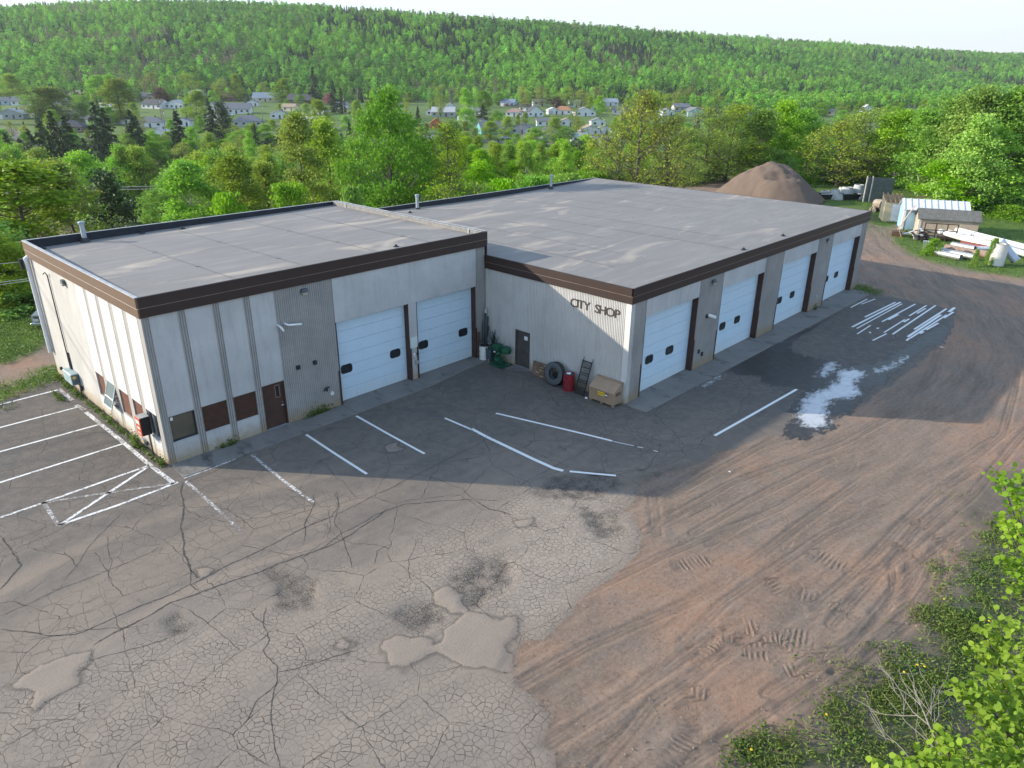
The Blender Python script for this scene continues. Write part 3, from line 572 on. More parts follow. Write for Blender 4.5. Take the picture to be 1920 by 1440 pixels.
# roofs (membrane sloping to the back), fascias, parapets
t = NT('roof_membrane'); P = t.geo(); n1 = t.noise(P, .25, 4); n2 = t.noise(t.mapp(P, (.45, 2.6, 1), (0, 0, -.22)), .8, 6, .62); n3 = t.noise(P, 6, 5, .7); n4 = t.noise(P, 40, 2)
c = t.mix(n1, (.175, .164, .156), (.232, .219, .207)); c = t.mix(t.rng(n2, .5, .7, 0, .35), c, (.32, .305, .285)); c = t.mix(t.rng(n2, .45, .3, 0, .35), c, (.15, .15, .155))
n5 = t.noise(t.mapp(P, (.4, 1.1, 1), (0, 0, -.35)), .42, 5, .55, .8); c = t.mix(t.rng(n5, .56, .70, 0, .7), c, (.46, .39, .31))
n6 = t.noise(t.mapp(P, (2.2, 6, 1)), 1.1, 3, .6); c = t.mix(t.rng(n6, .70, .76, 0, .6), c, (.55, .53, .5)); c = t.mix(t.rng(n3, .58, .75, 0, .35), c, (.11, .11, .115)); t.bump(n3, .25, .02); ROOF = t.done(c, .8, 0, .3)
SEAM = M('roof_seam', (.155, .155, .16), .8); PARA = M('parapet_membrane', (.018, .022, .030), .55); CAPM = M('cap_flashing', (.36, .36, .36), .5)
o = .072
def roof(name, x0, x1, y0, y1, fz, nx, ny):
    V_ = []; Fs = []
    for j in range(ny+1):
        for i in range(nx+1): x = x0+(x1-x0)*i/nx; y = y0+(y1-y0)*j/ny; V_.append((x, y, fz(i/nx, j/ny)))
    for j in range(ny):
        for i in range(nx): a = j*(nx+1)+i; Fs.append((a, a+1, a+nx+2, a+nx+1))
    mb = MB(); mb.faces(V_, Fs); return mb.build(name, ROOF, bld, True)
fzA = lambda u, v: HT-.015-(.40*(1-u)+.19*u)*v-.16*sstep(.80, .985, u)*(1-v)*1.0-0
fzB = lambda u, v: LT-.012-float(.36*math.sin(PI*min(1, .04+u*.96))**.8*v**2)*(1 if u < .97 else .3)
roof('roof', -o+.05, BX-.22, -o+.05, BD+.02, fzA, 24, 12); roof('roof', BX+.02, DX+o-.03, BY-o+.03, BD2+.02, fzB, 40, 12)
def fascia(runs, zt, zb, mat, split=True):
    # runs: (p, q, outward)
    mb = MB(); tr = MB(); zm = zb+(zt-zb)*.48
    for (p, q, n) in runs:
        p = Vector((*p, 0)); q = Vector((*q, 0)); n = Vector((*n, 0)); 
        for z0, z1, d in ((zb, zm-.012, .0), (zm+.012, zt, .022)):
            a = [p+n*d, q+n*d, q-n*.06, p-n*.06]; mb.faces([(v.x, v.y, z0) for v in a]+[(v.x, v.y, z1) for v in a], [(3, 2, 1, 0), (4, 5, 6, 7), (0, 1, 5, 4), (1, 2, 6, 5), (2, 3, 7, 6), (3, 0, 4, 7)])
        a = [p+n*.012, q+n*.012, q-n*.04, p-n*.04]; tr.faces([(v.x, v.y, zm-.011) for v in a]+[(v.x, v.y, zm+.011) for v in a], [(3, 2, 1, 0), (4, 5, 6, 7), (0, 1, 5, 4), (1, 2, 6, 5), (2, 3, 7, 6), (3, 0, 4, 7)])
    f = mb.build('fascia', mat, bld); tr.build('fascia_trim', TRIMW if mat is FASCO else M('trim_tan', (.22, .17, .145), .5), f)
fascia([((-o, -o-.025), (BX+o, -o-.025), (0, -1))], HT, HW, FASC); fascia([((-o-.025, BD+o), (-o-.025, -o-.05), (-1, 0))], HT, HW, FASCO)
fascia([((BX+o, -o-.024), (BX+o, BD), (1, 0))], HT, LT-.05, FASC); fascia([((BX-o-.002, -o+.02), (BX-o-.002, BY-o-.02), (-1, 0)), ((BX-o-.024, BY-o), (DX+o, BY-o), (0, -1)), ((DX+o, BY-o), (DX+o, BD2), (1, 0))], LT, LW, FASC)
def bevelbox(name, x0, x1, y0, y1, z0, z1, mat, par=bld, b=.008): mb = MB(); mb.cbox(x0, x1, y0, y1, z0, z1, b); return mb.build(name, mat, par)
bevelbox('parapet', -o, BX+o, BD+.02, BD+.10, 6.2, HT+.01, PARA); bevelbox('parapet_cap', -o-.02, BX+o, BD+.0, BD+.13, HT+.012, HT+.035, CAPM)
bevelbox('parapet', BX+.1, DX+o, BD2+.02, BD2+.10, 5.2, LT+.01, PARA); bevelbox('parapet_cap', BX+.1, DX+o, BD2+.0, BD2+.13, LT+.012, LT+.03, CAPM)
bevelbox('roof_edge_cap', -o-.05, -o+.12, -o, BD, HT+.001, HT+.03, CAPM); bevelbox('roof_edge_cap', -o+.13, BX-.3, -o-.05, -o+.05, HT+.001, HT+.018, FASC)
bevelbox('roof_curb', BX-.30, BX+o-.03, .0, BD, 6.8, HT+.03, M('curb_membrane', (.20, .195, .19), .7)); bevelbox('roof_edge_cap', BX-.34, BX-.27, -.04, BD, HT+.032, HT+.05, CAPM); bevelbox('roof_edge_cap', BX-.02, BX+o, -.04, BD, HT+.032, HT+.05, CAPM)
bevelbox('roof_edge_cap', BX+.1, DX+o-.02, BY-o-.02, BY-o+.04, LT+.001, LT+.02, FASC)
for yy in (.9, 12.4): mb = MB(); mb.box(BX-.34, BX-.22, yy, yy+.09, 6.84, HT+.07); mb.build('curb_bracket', GALV, bld)
# welded seams and patches on the roof membrane
for k in range(1, 5):
    mb = MB(); u = k/5+.02*(k % 2); x = -.02+u*(BX-.2); L_ = []
    for j in range(13): v = j/12; L_.append((x, .02+v*(BD-.05), fzA(u, v)+.010))
    for a, b in zip(L_[:-1], L_[1:]): mb.faces([(a[0]-.025, a[1], a[2]), (a[0]+.025, a[1], a[2]), (b[0]+.025, b[1], b[2]), (b[0]-.025, b[1], b[2])], [(0, 1, 2, 3)])
    mb.build('roof_seam', SEAM, bld)
    for j in (2+k % 2, 7): p = L_[j]; mb = MB(); mb.box(p[0]-.11, p[0]+.10, p[1]-.06, p[1]+.06, p[2]-.02, p[2]+.006); mb.build('roof_patch', SEAM, bld)
rs = random.Random(3)
for k in range(1, 11):
    mb = MB(); u = k/11; x = BX+u*(DX-BX); j0 = rs.random()*.5
    L_ = [(x, BY+.05+v*(BD2-BY-.1), fzB(u, v)+.012) for v in np.linspace(j0, min(1, j0+.35+rs.random()*.3), 12)]
    for a, b in zip(L_[:-1], L_[1:]): mb.faces([(a[0]-.02, a[1], a[2]), (a[0]+.02, a[1], a[2]), (b[0]+.02, b[1], b[2]), (b[0]-.02, b[1], b[2])], [(0, 1, 2, 3)])
    mb.build('roof_seam', SEAM, bld)
for k in range(16):
    u = rs.random(); v = .1+.85*rs.random(); mb = MB(); mb.box(BX+u*30, BX+u*30+.5*rs.random()+.15, BY+v*25, BY+v*25+.1, fzB(u, v)-.04, fzB(u, v)+.008); mb.build('roof_patch', SEAM, bld)
for x, y, z, h in ((2.57, 13.6, 6.70, 1.0), (25.6, 15.0, 5.45, 1.15), (40.8, 15.0, 5.62, 1.15)):
    mb = MB(); mb.lathe([(.17, -.1), (.17, .1), (.12, .16), (.115, h-.14), (.15, h-.13), (.165, h-.02), (.12, h+.02), (0, h+.03)], 16, (x, y, z)); v = mb.build('vent_pipe', M('vent_galv', (.38, .42, .46), .45, .45), bld, True, None, .6)
    mb = MB(); mb.lathe([(.24, -.1), (.22, .04), (.175, .16), (.172, .2)], 16, (x, y, z)); mb.build('pipe_boot', DARKM, v, True, None, .6)
for x, y, z in ((.55, 13.3, 6.68), (5.4, 13.6, 6.72), (7.4, 13.2, 6.76), (24, 13.9, 5.6), (29.2, BY+.35, LT-.02), (34.6, BY+.5, LT-.02), (12.3, .4, 7.0)):
    mb = MB(); mb.lathe([(.16, -.05), (.15, .05), (.06, .08), (.06, .13), (0, .14)], 12, (x, y, z)); mb.build('roof_drain', DARKM, bld, True, None, .6)

# bay doors
t = NT('bay_door_paint'); P = t.geo(); n1 = t.noise(P, .8, 4); n2 = t.noise(t.mapp(P, (4, 4, .5)), 1.4, 5); z = t.sepx(P)[2]
c = t.mix(n1, (.45, .58, .68), (.52, .65, .74)); c = t.mix(t.rng(n2, .55, .8, 0, .3), c, (.42, .47, .5)); c = t.mix(t.math('MULTIPLY', t.rng(z, .9, .0), t.rng(n2, .35, .7, .15, .6)), c, (.52, .48, .38))
w_ = t.n.new('ShaderNodeTexWave'); w_.wave_type = 'BANDS'; w_.bands_direction = 'Z'; w_.inputs['Scale'].default_value = 2.05; t.l.new(P, w_.inputs[0]); t.bump(w_.outputs['Fac'], .35, .012); BAYD = t.done(c, .5, 0, .4)
RUB = M('window_black', (.012, .012, .013), .4); GLS = NT('dark_glass'); GLASS = GLS.done((.02, .025, .03), .06, 0, .6)
def rr(u0, u1, z0, z1, r, n=5):
    P_ = []
    for cx, cz, a0 in ((u1-r, z0+r, -90), (u1-r, z1-r, 0), (u0+r, z1-r, 90), (u0+r, z0+r, 180)):
        for k in range(n+1): a = math.radians(a0+90*k/n); P_.append((cx+r*math.cos(a), cz+r*math.sin(a)))
    return P_
def bay(W, u0, u1, ztop, wins, dep=.33):
    m = MB(); nsec = 7; hs = (ztop-.06)/nsec
    for k in range(nsec):
        z0 = .035+k*hs; a = [W.P(u0, z0+.006, -dep), W.P(u1, z0+.006, -dep), W.P(u1, z0+hs-.006, -dep), W.P(u0, z0+hs-.006, -dep)]; b = [W.P(u0, z0+.006, -dep-.05), W.P(u1, z0+.006, -dep-.05), W.P(u1, z0+hs-.006, -dep-.05), W.P(u0, z0+hs-.006, -dep-.05)]
        m.faces(a+b, [(0, 1, 2, 3), (0, 4, 5, 1), (3, 2, 6, 7)])
    d = m.build('bay_door', BAYD, bld)
    m = MB(); m.face([W.P(u0, .0, -dep-.045), W.P(u1, 0, -dep-.045), W.P(u1, ztop, -dep-.045), W.P(u0, ztop, -dep-.045)]); m.build('door_backing', M('seal_grey', (.3, .31, .32), .8), d)
    for a, b in wins:
        P1 = rr(a, b, 1.42, 1.86, .14); n = len(P1); m = MB(); fr = [W.P(u, z, -dep+.03) for u, z in P1]+[W.P(u, z, -dep-.02) for u, z in P1]
        P2 = rr(a+.06, b-.06, 1.48, 1.80, .1); inn = [W.P(u, z, -dep+.03) for u, z in P2]+[W.P(u, z, -dep+.012) for u, z in P2]
        m.faces(fr+inn, [(i, (i+1) % n, n+(i+1) % n, n+i)[::-1] for i in range(n)]+[(i, (i+1) % n, 2*n+(i+1) % n, 2*n+i) for i in range(n)]+[(2*n+i, 2*n+(i+1) % n, 3*n+(i+1) % n, 3*n+i) for i in range(n)])
        m.build('window_frame', RUB, d); m = MB(); m.face([W.P(u, z, -dep+.014) for u, z in P2]); m.build('window_pane', GLASS, d)
    # brown steel jambs and short guard angles
    for u, sgn in ((u0, 1), (u1, -1)):
        m = MB(); e = .012*sgn
        a, b = sorted((u, u+e)); m.faces([W.P(a, 0, .012), W.P(b, 0, .012), W.P(b, ztop, .012), W.P(a, ztop, .012), W.P(a, 0, -dep), W.P(b, 0, -dep), W.P(b, ztop, -dep), W.P(a, ztop, -dep)], [(0, 1, 2, 3), (1, 5, 6, 2), (0, 3, 7, 4), (3, 2, 6, 7)])
        a, b = sorted((u-.10*sgn, u+.0*sgn)); m.faces([W.P(a, 0, .02), W.P(b, 0, .02), W.P(b, 1.8, .02), W.P(a, 1.8, .02), W.P(a, 0, .002), W.P(b, 0, .002), W.P(b, 1.8, .002), W.P(a, 1.8, .002)], [(0, 1, 2, 3), (1, 5, 6, 2), (0, 3, 7, 4), (3, 2, 6, 7)])
        m.build('door_jamb', BROWN, d)
    m = MB(); m.faces([W.P(u0+.012, .031, 0), W.P(u1-.012, .031, 0), W.P(u1-.012, .034, -dep-.05), W.P(u0+.012, .034, -dep-.05)], [(0, 1, 2, 3)]); m.build('threshold', APRON, d)
bay(F, 8.30, 12.53, 4.18, ((8.56, 9.2), (11.5, 12.14))); bay(F, 13.07, 17.18, 4.18, ((13.36, 13.99), (16.2, 16.84)))
for (a, b), ws in zip(BAY, (((19.98, 20.65), (21.85, 22.55)), ((27.45, 28.1), (29.2, 29.85)), ((34.85, 35.5), (36.75, 37.4)), ((42.4, 43.05), (44.2, 44.85)))): bay(G, a, b, 4.19, ws)
for q_ in ((.5, BX-.3, .55, 1.2, 0, 6), (BX+.5, DX-.5, BY+.6, BY+.9, 0, 5)): mb = MB(); mb.box(*q_); mb.build('inner_wall', M('interior_dark', (.05, .05, .05), .9), bld)

# person doors, windows, boarded windows
def pdoor(W, u0, u1, zt, mat, hand, view=None, paper=False, dep=.1):
    m = MB(); fw = .06
    for a, b, z0, z1 in ((u0, u0+fw, .03, zt), (u1-fw, u1, .03, zt), (u0+fw, u1-fw, zt-fw, zt)):
        m.faces([W.P(a, z0, -.02), W.P(b, z0, -.02), W.P(b, z1, -.02), W.P(a, z1, -.02), W.P(a, z0, -.28), W.P(b, z0, -.28), W.P(b, z1, -.28), W.P(a, z1, -.28)], [(0, 1, 2, 3), (1, 5, 6, 2), (0, 3, 7, 4), (3, 2, 6, 7), (0, 4, 5, 1)])
    fr = m.build('door_frame', mat, bld); m = MB(); a, b, z0, z1 = u0+fw+.006, u1-fw-.006, .05, zt-fw-.006
    m.faces([W.P(a, z0, -dep), W.P(b, z0, -dep), W.P(b, z1, -dep), W.P(a, z1, -dep), W.P(a, z0, -dep-.05), W.P(b, z0, -dep-.05), W.P(b, z1, -dep-.05), W.P(a, z1, -dep-.05)], [(0, 1, 2, 3), (1, 5, 6, 2), (0, 3, 7, 4), (3, 2, 6, 7)]); d = m.build('door', mat, bld)
    uh = b-.08 if hand > 0 else a+.08; m = MB(); p = W.P(uh, 1.0, -dep+.0); q = W.P(uh, 1.0, -dep+.06); r = W.P(uh-.1*hand, 1.0, -dep+.06); m.tube([p, q], .035, 10); m.tube([q, r], .013, 8); m.tube([W.P(uh, 1.12, -dep), W.P(uh, 1.12, -dep+.02)], .03, 10); m.build('handle', M('chrome', (.6, .6, .58), .25, .9), d)
    if view:
        a, b, z0, z1 = view; m = MB()
        for q in ((a-.03, a, z0-.03, z1+.03), (b, b+.03, z0-.03, z1+.03), (a, b, z0-.03, z0), (a, b, z1, z1+.03)): m.faces([W.P(q[0], q[2], -dep+.01), W.P(q[1], q[2], -dep+.01), W.P(q[1], q[3], -dep+.01), W.P(q[0], q[3], -dep+.01)], [(0, 1, 2, 3)])
        m.build('viewing_window_frame', M('wood_tan', (.26, .17, .11), .6), d); m = MB(); m.face([W.P(a, z0, -dep+.004), W.P(b, z0, -dep+.004), W.P(b, z1, -dep+.004), W.P(a, z1, -dep+.004)]); m.build('viewing_window', GLASS, d)
    if paper: m = MB(); m.face([W.P(paper-.12, 1.62, -dep+.004), W.P(paper+.12, 1.62, -dep+.004), W.P(paper+.12, 1.84, -dep+.004), W.P(paper-.12, 1.84, -dep+.004)]); m.build('paper_notice', M('paper_white', (.75, .75, .76), .7, 0, .03), d)
    m = MB(); m.faces([W.P(u0, .0, .02), W.P(u1, 0, .02), W.P(u1, .045, .02), W.P(u0, .045, .02), W.P(u0, .045, -.28), W.P(u1, .045, -.28)], [(0, 1, 2, 3), (3, 2, 5, 4)]); m.build('door_sill', GALV, d)
pdoor(F, 4.32, 5.40, 2.155, BROWN, 1, (4.99, 5.16, 1.43, 1.97)); pdoor(B, 2.31, 3.40, 2.125, M('door_taupe', (.075, .066, .062), .55), -1, None, 3.02)
def glazed(W, u0, u1, z0, z1, fm, d=.1, bars=(), sheet=False):
    m = MB(); f = .055
    R = [(u0, u0+f, z0, z1), (u1-f, u1, z0, z1), (u0+f, u1-f, z0, z0+f*1.6), (u0+f, u1-f, z1-f, z1)]+list(bars)
    for a, b, c, e in R: m.faces([W.P(a, c, -d+.05), W.P(b, c, -d+.05), W.P(b, e, -d+.05), W.P(a, e, -d+.05), W.P(a, c, -d-.05), W.P(b, c, -d-.05), W.P(b, e, -d-.05), W.P(a, e, -d-.05)], [(0, 1, 2, 3), (1, 5, 6, 2), (0, 3, 7, 4), (3, 2, 6, 7), (0, 4, 5, 1)])
    w = m.build('window', fm, bld); m = MB(); m.face([W.P(u0+f, z0+f, -d), W.P(u1-f, z0+f, -d), W.P(u1-f, z1-f, -d), W.P(u0+f, z1-f, -d)]); m.build('window_pane', GLASSB if sheet else GLASS, w)
    m = MB(); m.face([W.P(u0, z0, -d-.15), W.P(u1, z0, -d-.15), W.P(u1, z1, -d-.15), W.P(u0, z1, -d-.15)]); m.build('window_backing', M('interior_dark', (.05, .05, .05), .9), w)
    m = MB(); m.faces([W.P(u0, z0-.001, .03), W.P(u1, z0-.001, .03), W.P(u1, z0+.02, .0), W.P(u0, z0+.02, 0), W.P(u1, z0+.03, -d), W.P(u0, z0+.03, -d)], [(0, 1, 2, 3), (3, 2, 4, 5)]); m.build('window_sill', W_FLAT, w)
    return w
GLB = NT('dusty_glass'); GLASSB = GLB.done(GLB.mix(GLB.noise(GLB.geo(), 1.2, 3), (.06, .055, .04), (.13, .115, .085)), .12, 0, .5)
w = glazed(F, .27, 1.34, .9, 2.07, DARKM, .12, (), True); m = MB(); m.face([F.P(.38, 1.84, -.116), F.P(.48, 1.84, -.116), F.P(.48, 1.98, -.116), F.P(.38, 1.98, -.116)]); m.build('sticker', M('paper_white', (.7, .7, .7)), w)
def board(W, u0, u1, z0, z1, mat, d=.07):
    m = MB(); n = 7; du = (u1-u0)/n
    for k in range(n):
        a, b = u0+k*du+.004, u0+(k+1)*du-.004; m.faces([W.P(a, z0, -d), W.P(b, z0, -d), W.P(b, z1, -d), W.P(a, z1, -d)], [(0, 1, 2, 3)])
    m.face([W.P(u0, z0, -d-.012), W.P(u1, z0, -d-.012), W.P(u1, z1, -d-.012), W.P(u0, z1, -d-.012)])
    b_ = m.build('boarded_window', mat, bld); m = MB(); m.faces([W.P(u0, z0-.002, .02), W.P(u1, z0-.002, .02), W.P(u1, z0+.02, 0), W.P(u0, z0+.02, 0), W.P(u1, z0+.02, -d), W.P(u0, z0+.02, -d)], [(0, 1, 2, 3), (3, 2, 4, 5)]); m.build('window_sill', W_FLAT, b_)
board(F, 1.63, 2.72, .9, 2.07, BOARD); board(F, 3.0, 4.03, .9, 2.07, BOARD)
for a, b in ((7.27, 6.30), (4.46, 3.43), (2.96, 1.96)): board(L, yl(a), yl(b), .9, 2.07, BOARDL)
glazed(L, yl(1.50), yl(.48), .9, 2.07, GALV, .1, ((yl(1.02), yl(.98), .9, 2.07),)); wo = glazed(L, yl(5.90), yl(4.92), .9, 2.07, GALV, .1)
m = MB()     # the awning sash that stands open, hinged at the top
A_ = Vector(L.P(yl(5.88), 2.03, -.05)); B_ = Vector(L.P(yl(4.94), 2.03, -.05)); dn = Vector((-.36, 0, -1.05))
for p, q in ((A_, B_), (A_+dn, B_+dn), (A_, A_+dn), (B_, B_+dn), (A_+dn*.62, B_+dn*.62)): m.tube([p, q], .028, 6)
sa = m.build('open_sash', M('sash_pale', (.42, .47, .47), .5, .3), wo); m = MB(); m.face([A_, B_, B_+dn, A_+dn]); m.build('window_pane', NT('sash_glass').done((.16, .2, .21), .1, 0, .5), sa)

# fittings on the walls
def wlight(W, u, z, s=1.0):
    m = MB(); q = W.P(u, z, 0); n = W.n; a = W.du
    for d0, d1, z0, z1, hw in ((0, .14, .0, .16, .17), (.02, .16, -.1, -.005, .14)):
        c = []
        for zz, k in ((z0, .82 if z0 < 0 else 1), (z1, 1 if z0 < 0 else .8)):
            for uu, dd in ((-hw*k, d0), (hw*k, d0), (hw*k, d1*(.9 if zz == z1 else 1)), (-hw*k, d1*(.9 if zz == z1 else 1))): p = Vector(q)+a*uu+n*dd; c.append((p.x, p.y, q[2]+zz))
        m.cm = 0 if z0 >= 0 else 1; m.faces(c, [(0, 1, 2, 3), (7, 6, 5, 4), (0, 4, 5, 1), (1, 5, 6, 2), (2, 6, 7, 3), (3, 7, 4, 0)])
    m.build('wall_light', [M('lamp_body', (.09, .11, .13), .5, .3), M('lamp_lens', (.30, .27, .22), .3)], bld)
wlight(F, 6.83, 5.92); wlight(G, 25.4, 4.72); wlight(G, 40.65, 4.72); wlight(L, yl(8.76), 5.92)
m = MB(); p = Vector(F.P(5.42, 4.72)); m.tube([p, p+Vector((0, -.16, .0)), p+Vector((.03, -.25, -.06)), p+Vector((.1, -.27, -.22))], .052, 10); m.build('vent_elbow', STEEL, bld, True, None, .8)
m = MB(); p = Vector(F.P(5.74, 4.74)); m.tube([p, p+Vector((0, -.12, 0)), p+Vector((.08, -.2, -.06)), p+Vector((.68, -.24, -.14))], .052, 10); m.build('vent_elbow', STEEL, bld, True, None, .8)
for u, z in ((6.14, 2.58), (6.99, 2.58)): bevelbox('junction_box', u-.08, u+.08, -.12, .0, z-.09, z+.09, DARKM)
m = MB(); p = Vector(F.P(7.42, 1.12)); m.tube([p, p+Vector((0, -.14, 0))], .05, 8); m.tube([p+Vector((-.14, -.12, -.04)), p+Vector((.16, -.12, .1))], .035, 8); m.tube([p+Vector((.02, -.12, -.1)), p+Vector((.02, -.12, .14))], .03, 8); m.build('hose_tap', DARKM, bld, True)
m = MB(); p = Vector(F.P(7.75, .8)); m.tube([p, p+Vector((0, -.05, 0))], .1, 14); m.build('cleanout_cap', M('cap_white', (.6, .6, .6), .6), bld)
m = MB(); m.cbox(12.58, 13.02, -.03, -.001, 1.78, 2.36, .01); m.build('notice_board', M('board_mint', (.55, .62, .60), .5, 0, .06), bld)
m = MB(); m.cbox(12.72, 12.8, -.1, .0, 1.3, 1.5, .015); m.build('key_switch', M('cap_white', (.6, .6, .6)), bld); m = MB(); m.tube([(12.92, 0, .95), (12.92, -.04, .95)], .13, 16); m.build('round_cover', GALV, bld)
m = MB(); m.tube([(12.98, 0, 1.42), (12.98, -.1, 1.42)], .05, 8); m.tube([(12.98, -.1, 1.3), (12.98, -.1, 1.52)], .03, 8); m.build('hose_tap', DARKM, bld)
m = MB(); p = Vector(G.P(25.16, 2.9)); m.box(p.x-.09, p.x+.09, p.y-.06, p.y, 2.8, 3.0); m.tube([p+Vector((0, -.05, 0)), p+Vector((0, -.2, .02))], .03, 8); sc_ = m.build('security_camera', DARKM, bld)
m = MB(Matrix.Translation(p+Vector((.08, -.25, .04))) @ Matrix.Rotation(-.75, 4, 'Z') @ Matrix.Rotation(.35, 4, 'Y')); m.cbox(-.2, .26, -.075, .075, -.07, .08, .02); m.build('camera_housing', M('camera_white', (.7, .7, .69), .4, 0, .04), sc_)
for x, z in ((24.7, 1.0), (25.1, .75)): m = MB(); m.cbox(x-.07, x+.07, BY-.07, BY+.01, z-.12, z+.1, .01); m.build('outlet_box', DARKM, bld)
m = MB(); m.tube([(40.5, BY, .95), (40.5, BY-.05, .95)], .12, 12); m.build('round_cover', GALV, bld)
# down pipe, conduit, electrical boxes on the sunny end wall
m = MB(); m.tube([(-.02, BD-.12, 6.28), (-.16, BD-.12, 6.22), (-.14, BD-.12, 5.9), (-.12, BD-.12, 1.3)], [.13, .13, .11, .11], 10); m.build('downpipe', M('downpipe_pale', (.62, .64, .66), .45, .2, .08), bld, True, None, .9)
m = MB(); m.tube([(-.05, 11.1, .9), (-.05, 11.15, 5.85), (-.12, 11.15, 6.0), (-.22, 11.15, 5.92)], .028, 6); m.tube([(-.04, 10.95, .9), (-.04, 10.97, 2.0)], .04, 6); m.tube([(-.05, 10.2, .05), (-.05, 10.2, .6)], .025, 6); m.build('conduit', DARKM, bld)
m = MB(); m.cbox(-.36, 0, 10.15, 11.35, .55, 1.12, .02); eb = m.build('electrical_cabinet', M('cabinet_teal', (.30, .40, .42), .45, .1), bld); m = MB(); m.cbox(-.3, -.01, 10.16, 10.6, .56, 1.1, .01); m.M = None
m = MB(); m.box(-.34, -.02, 10.135, 10.149, .6, 1.08); m.build('cabinet_door', M('cabinet_dark', (.10, .13, .15), .4), eb); m = MB(); m.box(-.3, -.14, 10.128, 10.134, .88, 1.02); m.build('warning_label', M('label_yellow', (.6, .45, .12), .5), eb)
for y, z in ((12.9, .62), (9.9, .45), (10.1, .3)): m = MB(); m.cbox(-.1, 0, y-.07, y+.07, z-.08, z+.08, .01); m.build('junction_box', DARKM, bld)
m = MB(); m.cbox(-.08, 0, 2.02, 2.14, .2, .36, .01); m.build('junction_box', DARKM, bld); m = MB(); m.tube([(-.06, 2.3, .02), (-.06, 2.3, .35), (-.09, 2.42, .42)], .03, 6); m.build('conduit', GALV, bld)
# raised letters
def text_mesh(name, txt, size, Mx, mat, ext=.03, par=None, bold=0.0, sx=1.0):
    cu = bpy.data.curves.new('t', 'FONT'); cu.body = txt; cu.size = size; cu.extrude = ext; cu.offset = bold; cu.align_x = 'CENTER'; cu.align_y = 'CENTER'; cu.resolution_u = 6
    ob = bpy.data.objects.new('t', cu); COL.objects.link(ob); bpy.context.view_layer.update()
    me = bpy.data.meshes.new_from_object(ob.evaluated_get(bpy.context.evaluated_depsgraph_get())); bpy.data.objects.remove(ob); bpy.data.curves.remove(cu)
    me.transform(Mx @ Matrix.Diagonal((sx, 1, 1, 1))); me.materials.clear(); me.materials.append(mat); me.name = name; return link(name, me, par)
LETM = M('letter_bronze', (.075, .062, .055), .5, .4)
lx = Matrix(((0, 0, -1, BX-.014), (-1, 0, 0, 0), (0, 1, 0, 0), (0, 0, 0, 1)))
for ch, yy, w in (('C', -6.26, 1.1), ('I', -6.52, 1), ('T', -6.73, 1.1), ('Y', -7.08, 1.1), ('S', -7.72, 1.12), ('H', -8.04, 1.05), ('O', -8.48, 1.15), ('P', -8.89, 1.15)):
    text_mesh('sign_letter', ch, .60, Matrix.Translation((0, yy, 4.42)) @ lx, LETM, .012, bld, .004, w)

# ------------------------------------------------------------------ trees
def leaf_mat(name, a, b, tr=.4, var=.35):
    t = NT(name); tint = t.attr('tint'); r = t.rand(); n = t.noise(t.obj(), .45, 3)
    c = t.mix(t.math('ADD', t.math('MULTIPLY', tint, .75), t.math('MULTIPLY', t.math('SUBTRACT', n, .5), .9)), a, b)
    hsv = t.n.new('ShaderNodeHueSaturation'); t.put(hsv.inputs['Hue'], t.rng(r, 0, 1, .5-.016*var/.35, .5+.004)); t.put(hsv.inputs['Value'], t.rng(t.math('FRACT', t.math('MULTIPLY', r, 7.13)), 0, 1, 1-var*.7, 1+var*.7)); t.put(hsv.inputs['Saturation'], t.rng(t.math('FRACT', t.math('MULTIPLY', r, 3.7)), 0, 1, .85, 1.05)); t.put(hsv.inputs['Color'], c); c = hsv.outputs[0]
    t.put(t.bsdf.inputs['Base Color'], c); t.bsdf.inputs['Roughness'].default_value = .6; t.bsdf.inputs['Specular IOR Level'].default_value = .25
    if tr:
        tb = t.n.new('ShaderNodeBsdfTranslucent'); t.put(tb.inputs[0], t.mix(.5, c, (1, 1, .35), 'MULTIPLY')); g_ = t.n.new('ShaderNodeNewGeometry')
        ms_ = t.n.new('ShaderNodeMixShader'); ms_.inputs[0].default_value = tr; t.l.new(t.bsdf.outputs[0], ms_.inputs[1]); t.l.new(tb.outputs[0], ms_.inputs[2]); t.l.new(ms_.outputs[0], t.out.inputs[0])
    return t.mat
LM = dict(green=leaf_mat('leaf_spring_green', (.10, .28, .016), (.27, .52, .036)), bright=leaf_mat('leaf_bright_green', (.13, .33, .014), (.33, .60, .036)), olive=leaf_mat('leaf_olive', (.16, .30, .016), (.38, .52, .04)),
          bud=leaf_mat('leaf_bud_yellow', (.22, .31, .035), (.44, .51, .075)), spruce=leaf_mat('needle_dark', (.042, .082, .028), (.09, .14, .045), 0), pink=leaf_mat('blossom_pink', (.20, .06, .11), (.38, .14, .22)),
          maroon=leaf_mat('leaf_maroon', (.05, .02, .022), (.10, .04, .04)), near=leaf_mat('leaf_lime', (.13, .26, .008), (.30, .44, .02), .5, .15), verge=leaf_mat('leaf_verge', (.085, .135, .024), (.24, .29, .075), .3), weed=leaf_mat('leaf_weed', (.06, .13, .016), (.17, .30, .035), .35))
BARK = M('bark_grey', (.10, .085, .07), .9, 0, .35, 8); BIRCH = M('bark_pale', (.42, .40, .36), .85, 0, .3, 5, ((.08, .07, .06), .8))
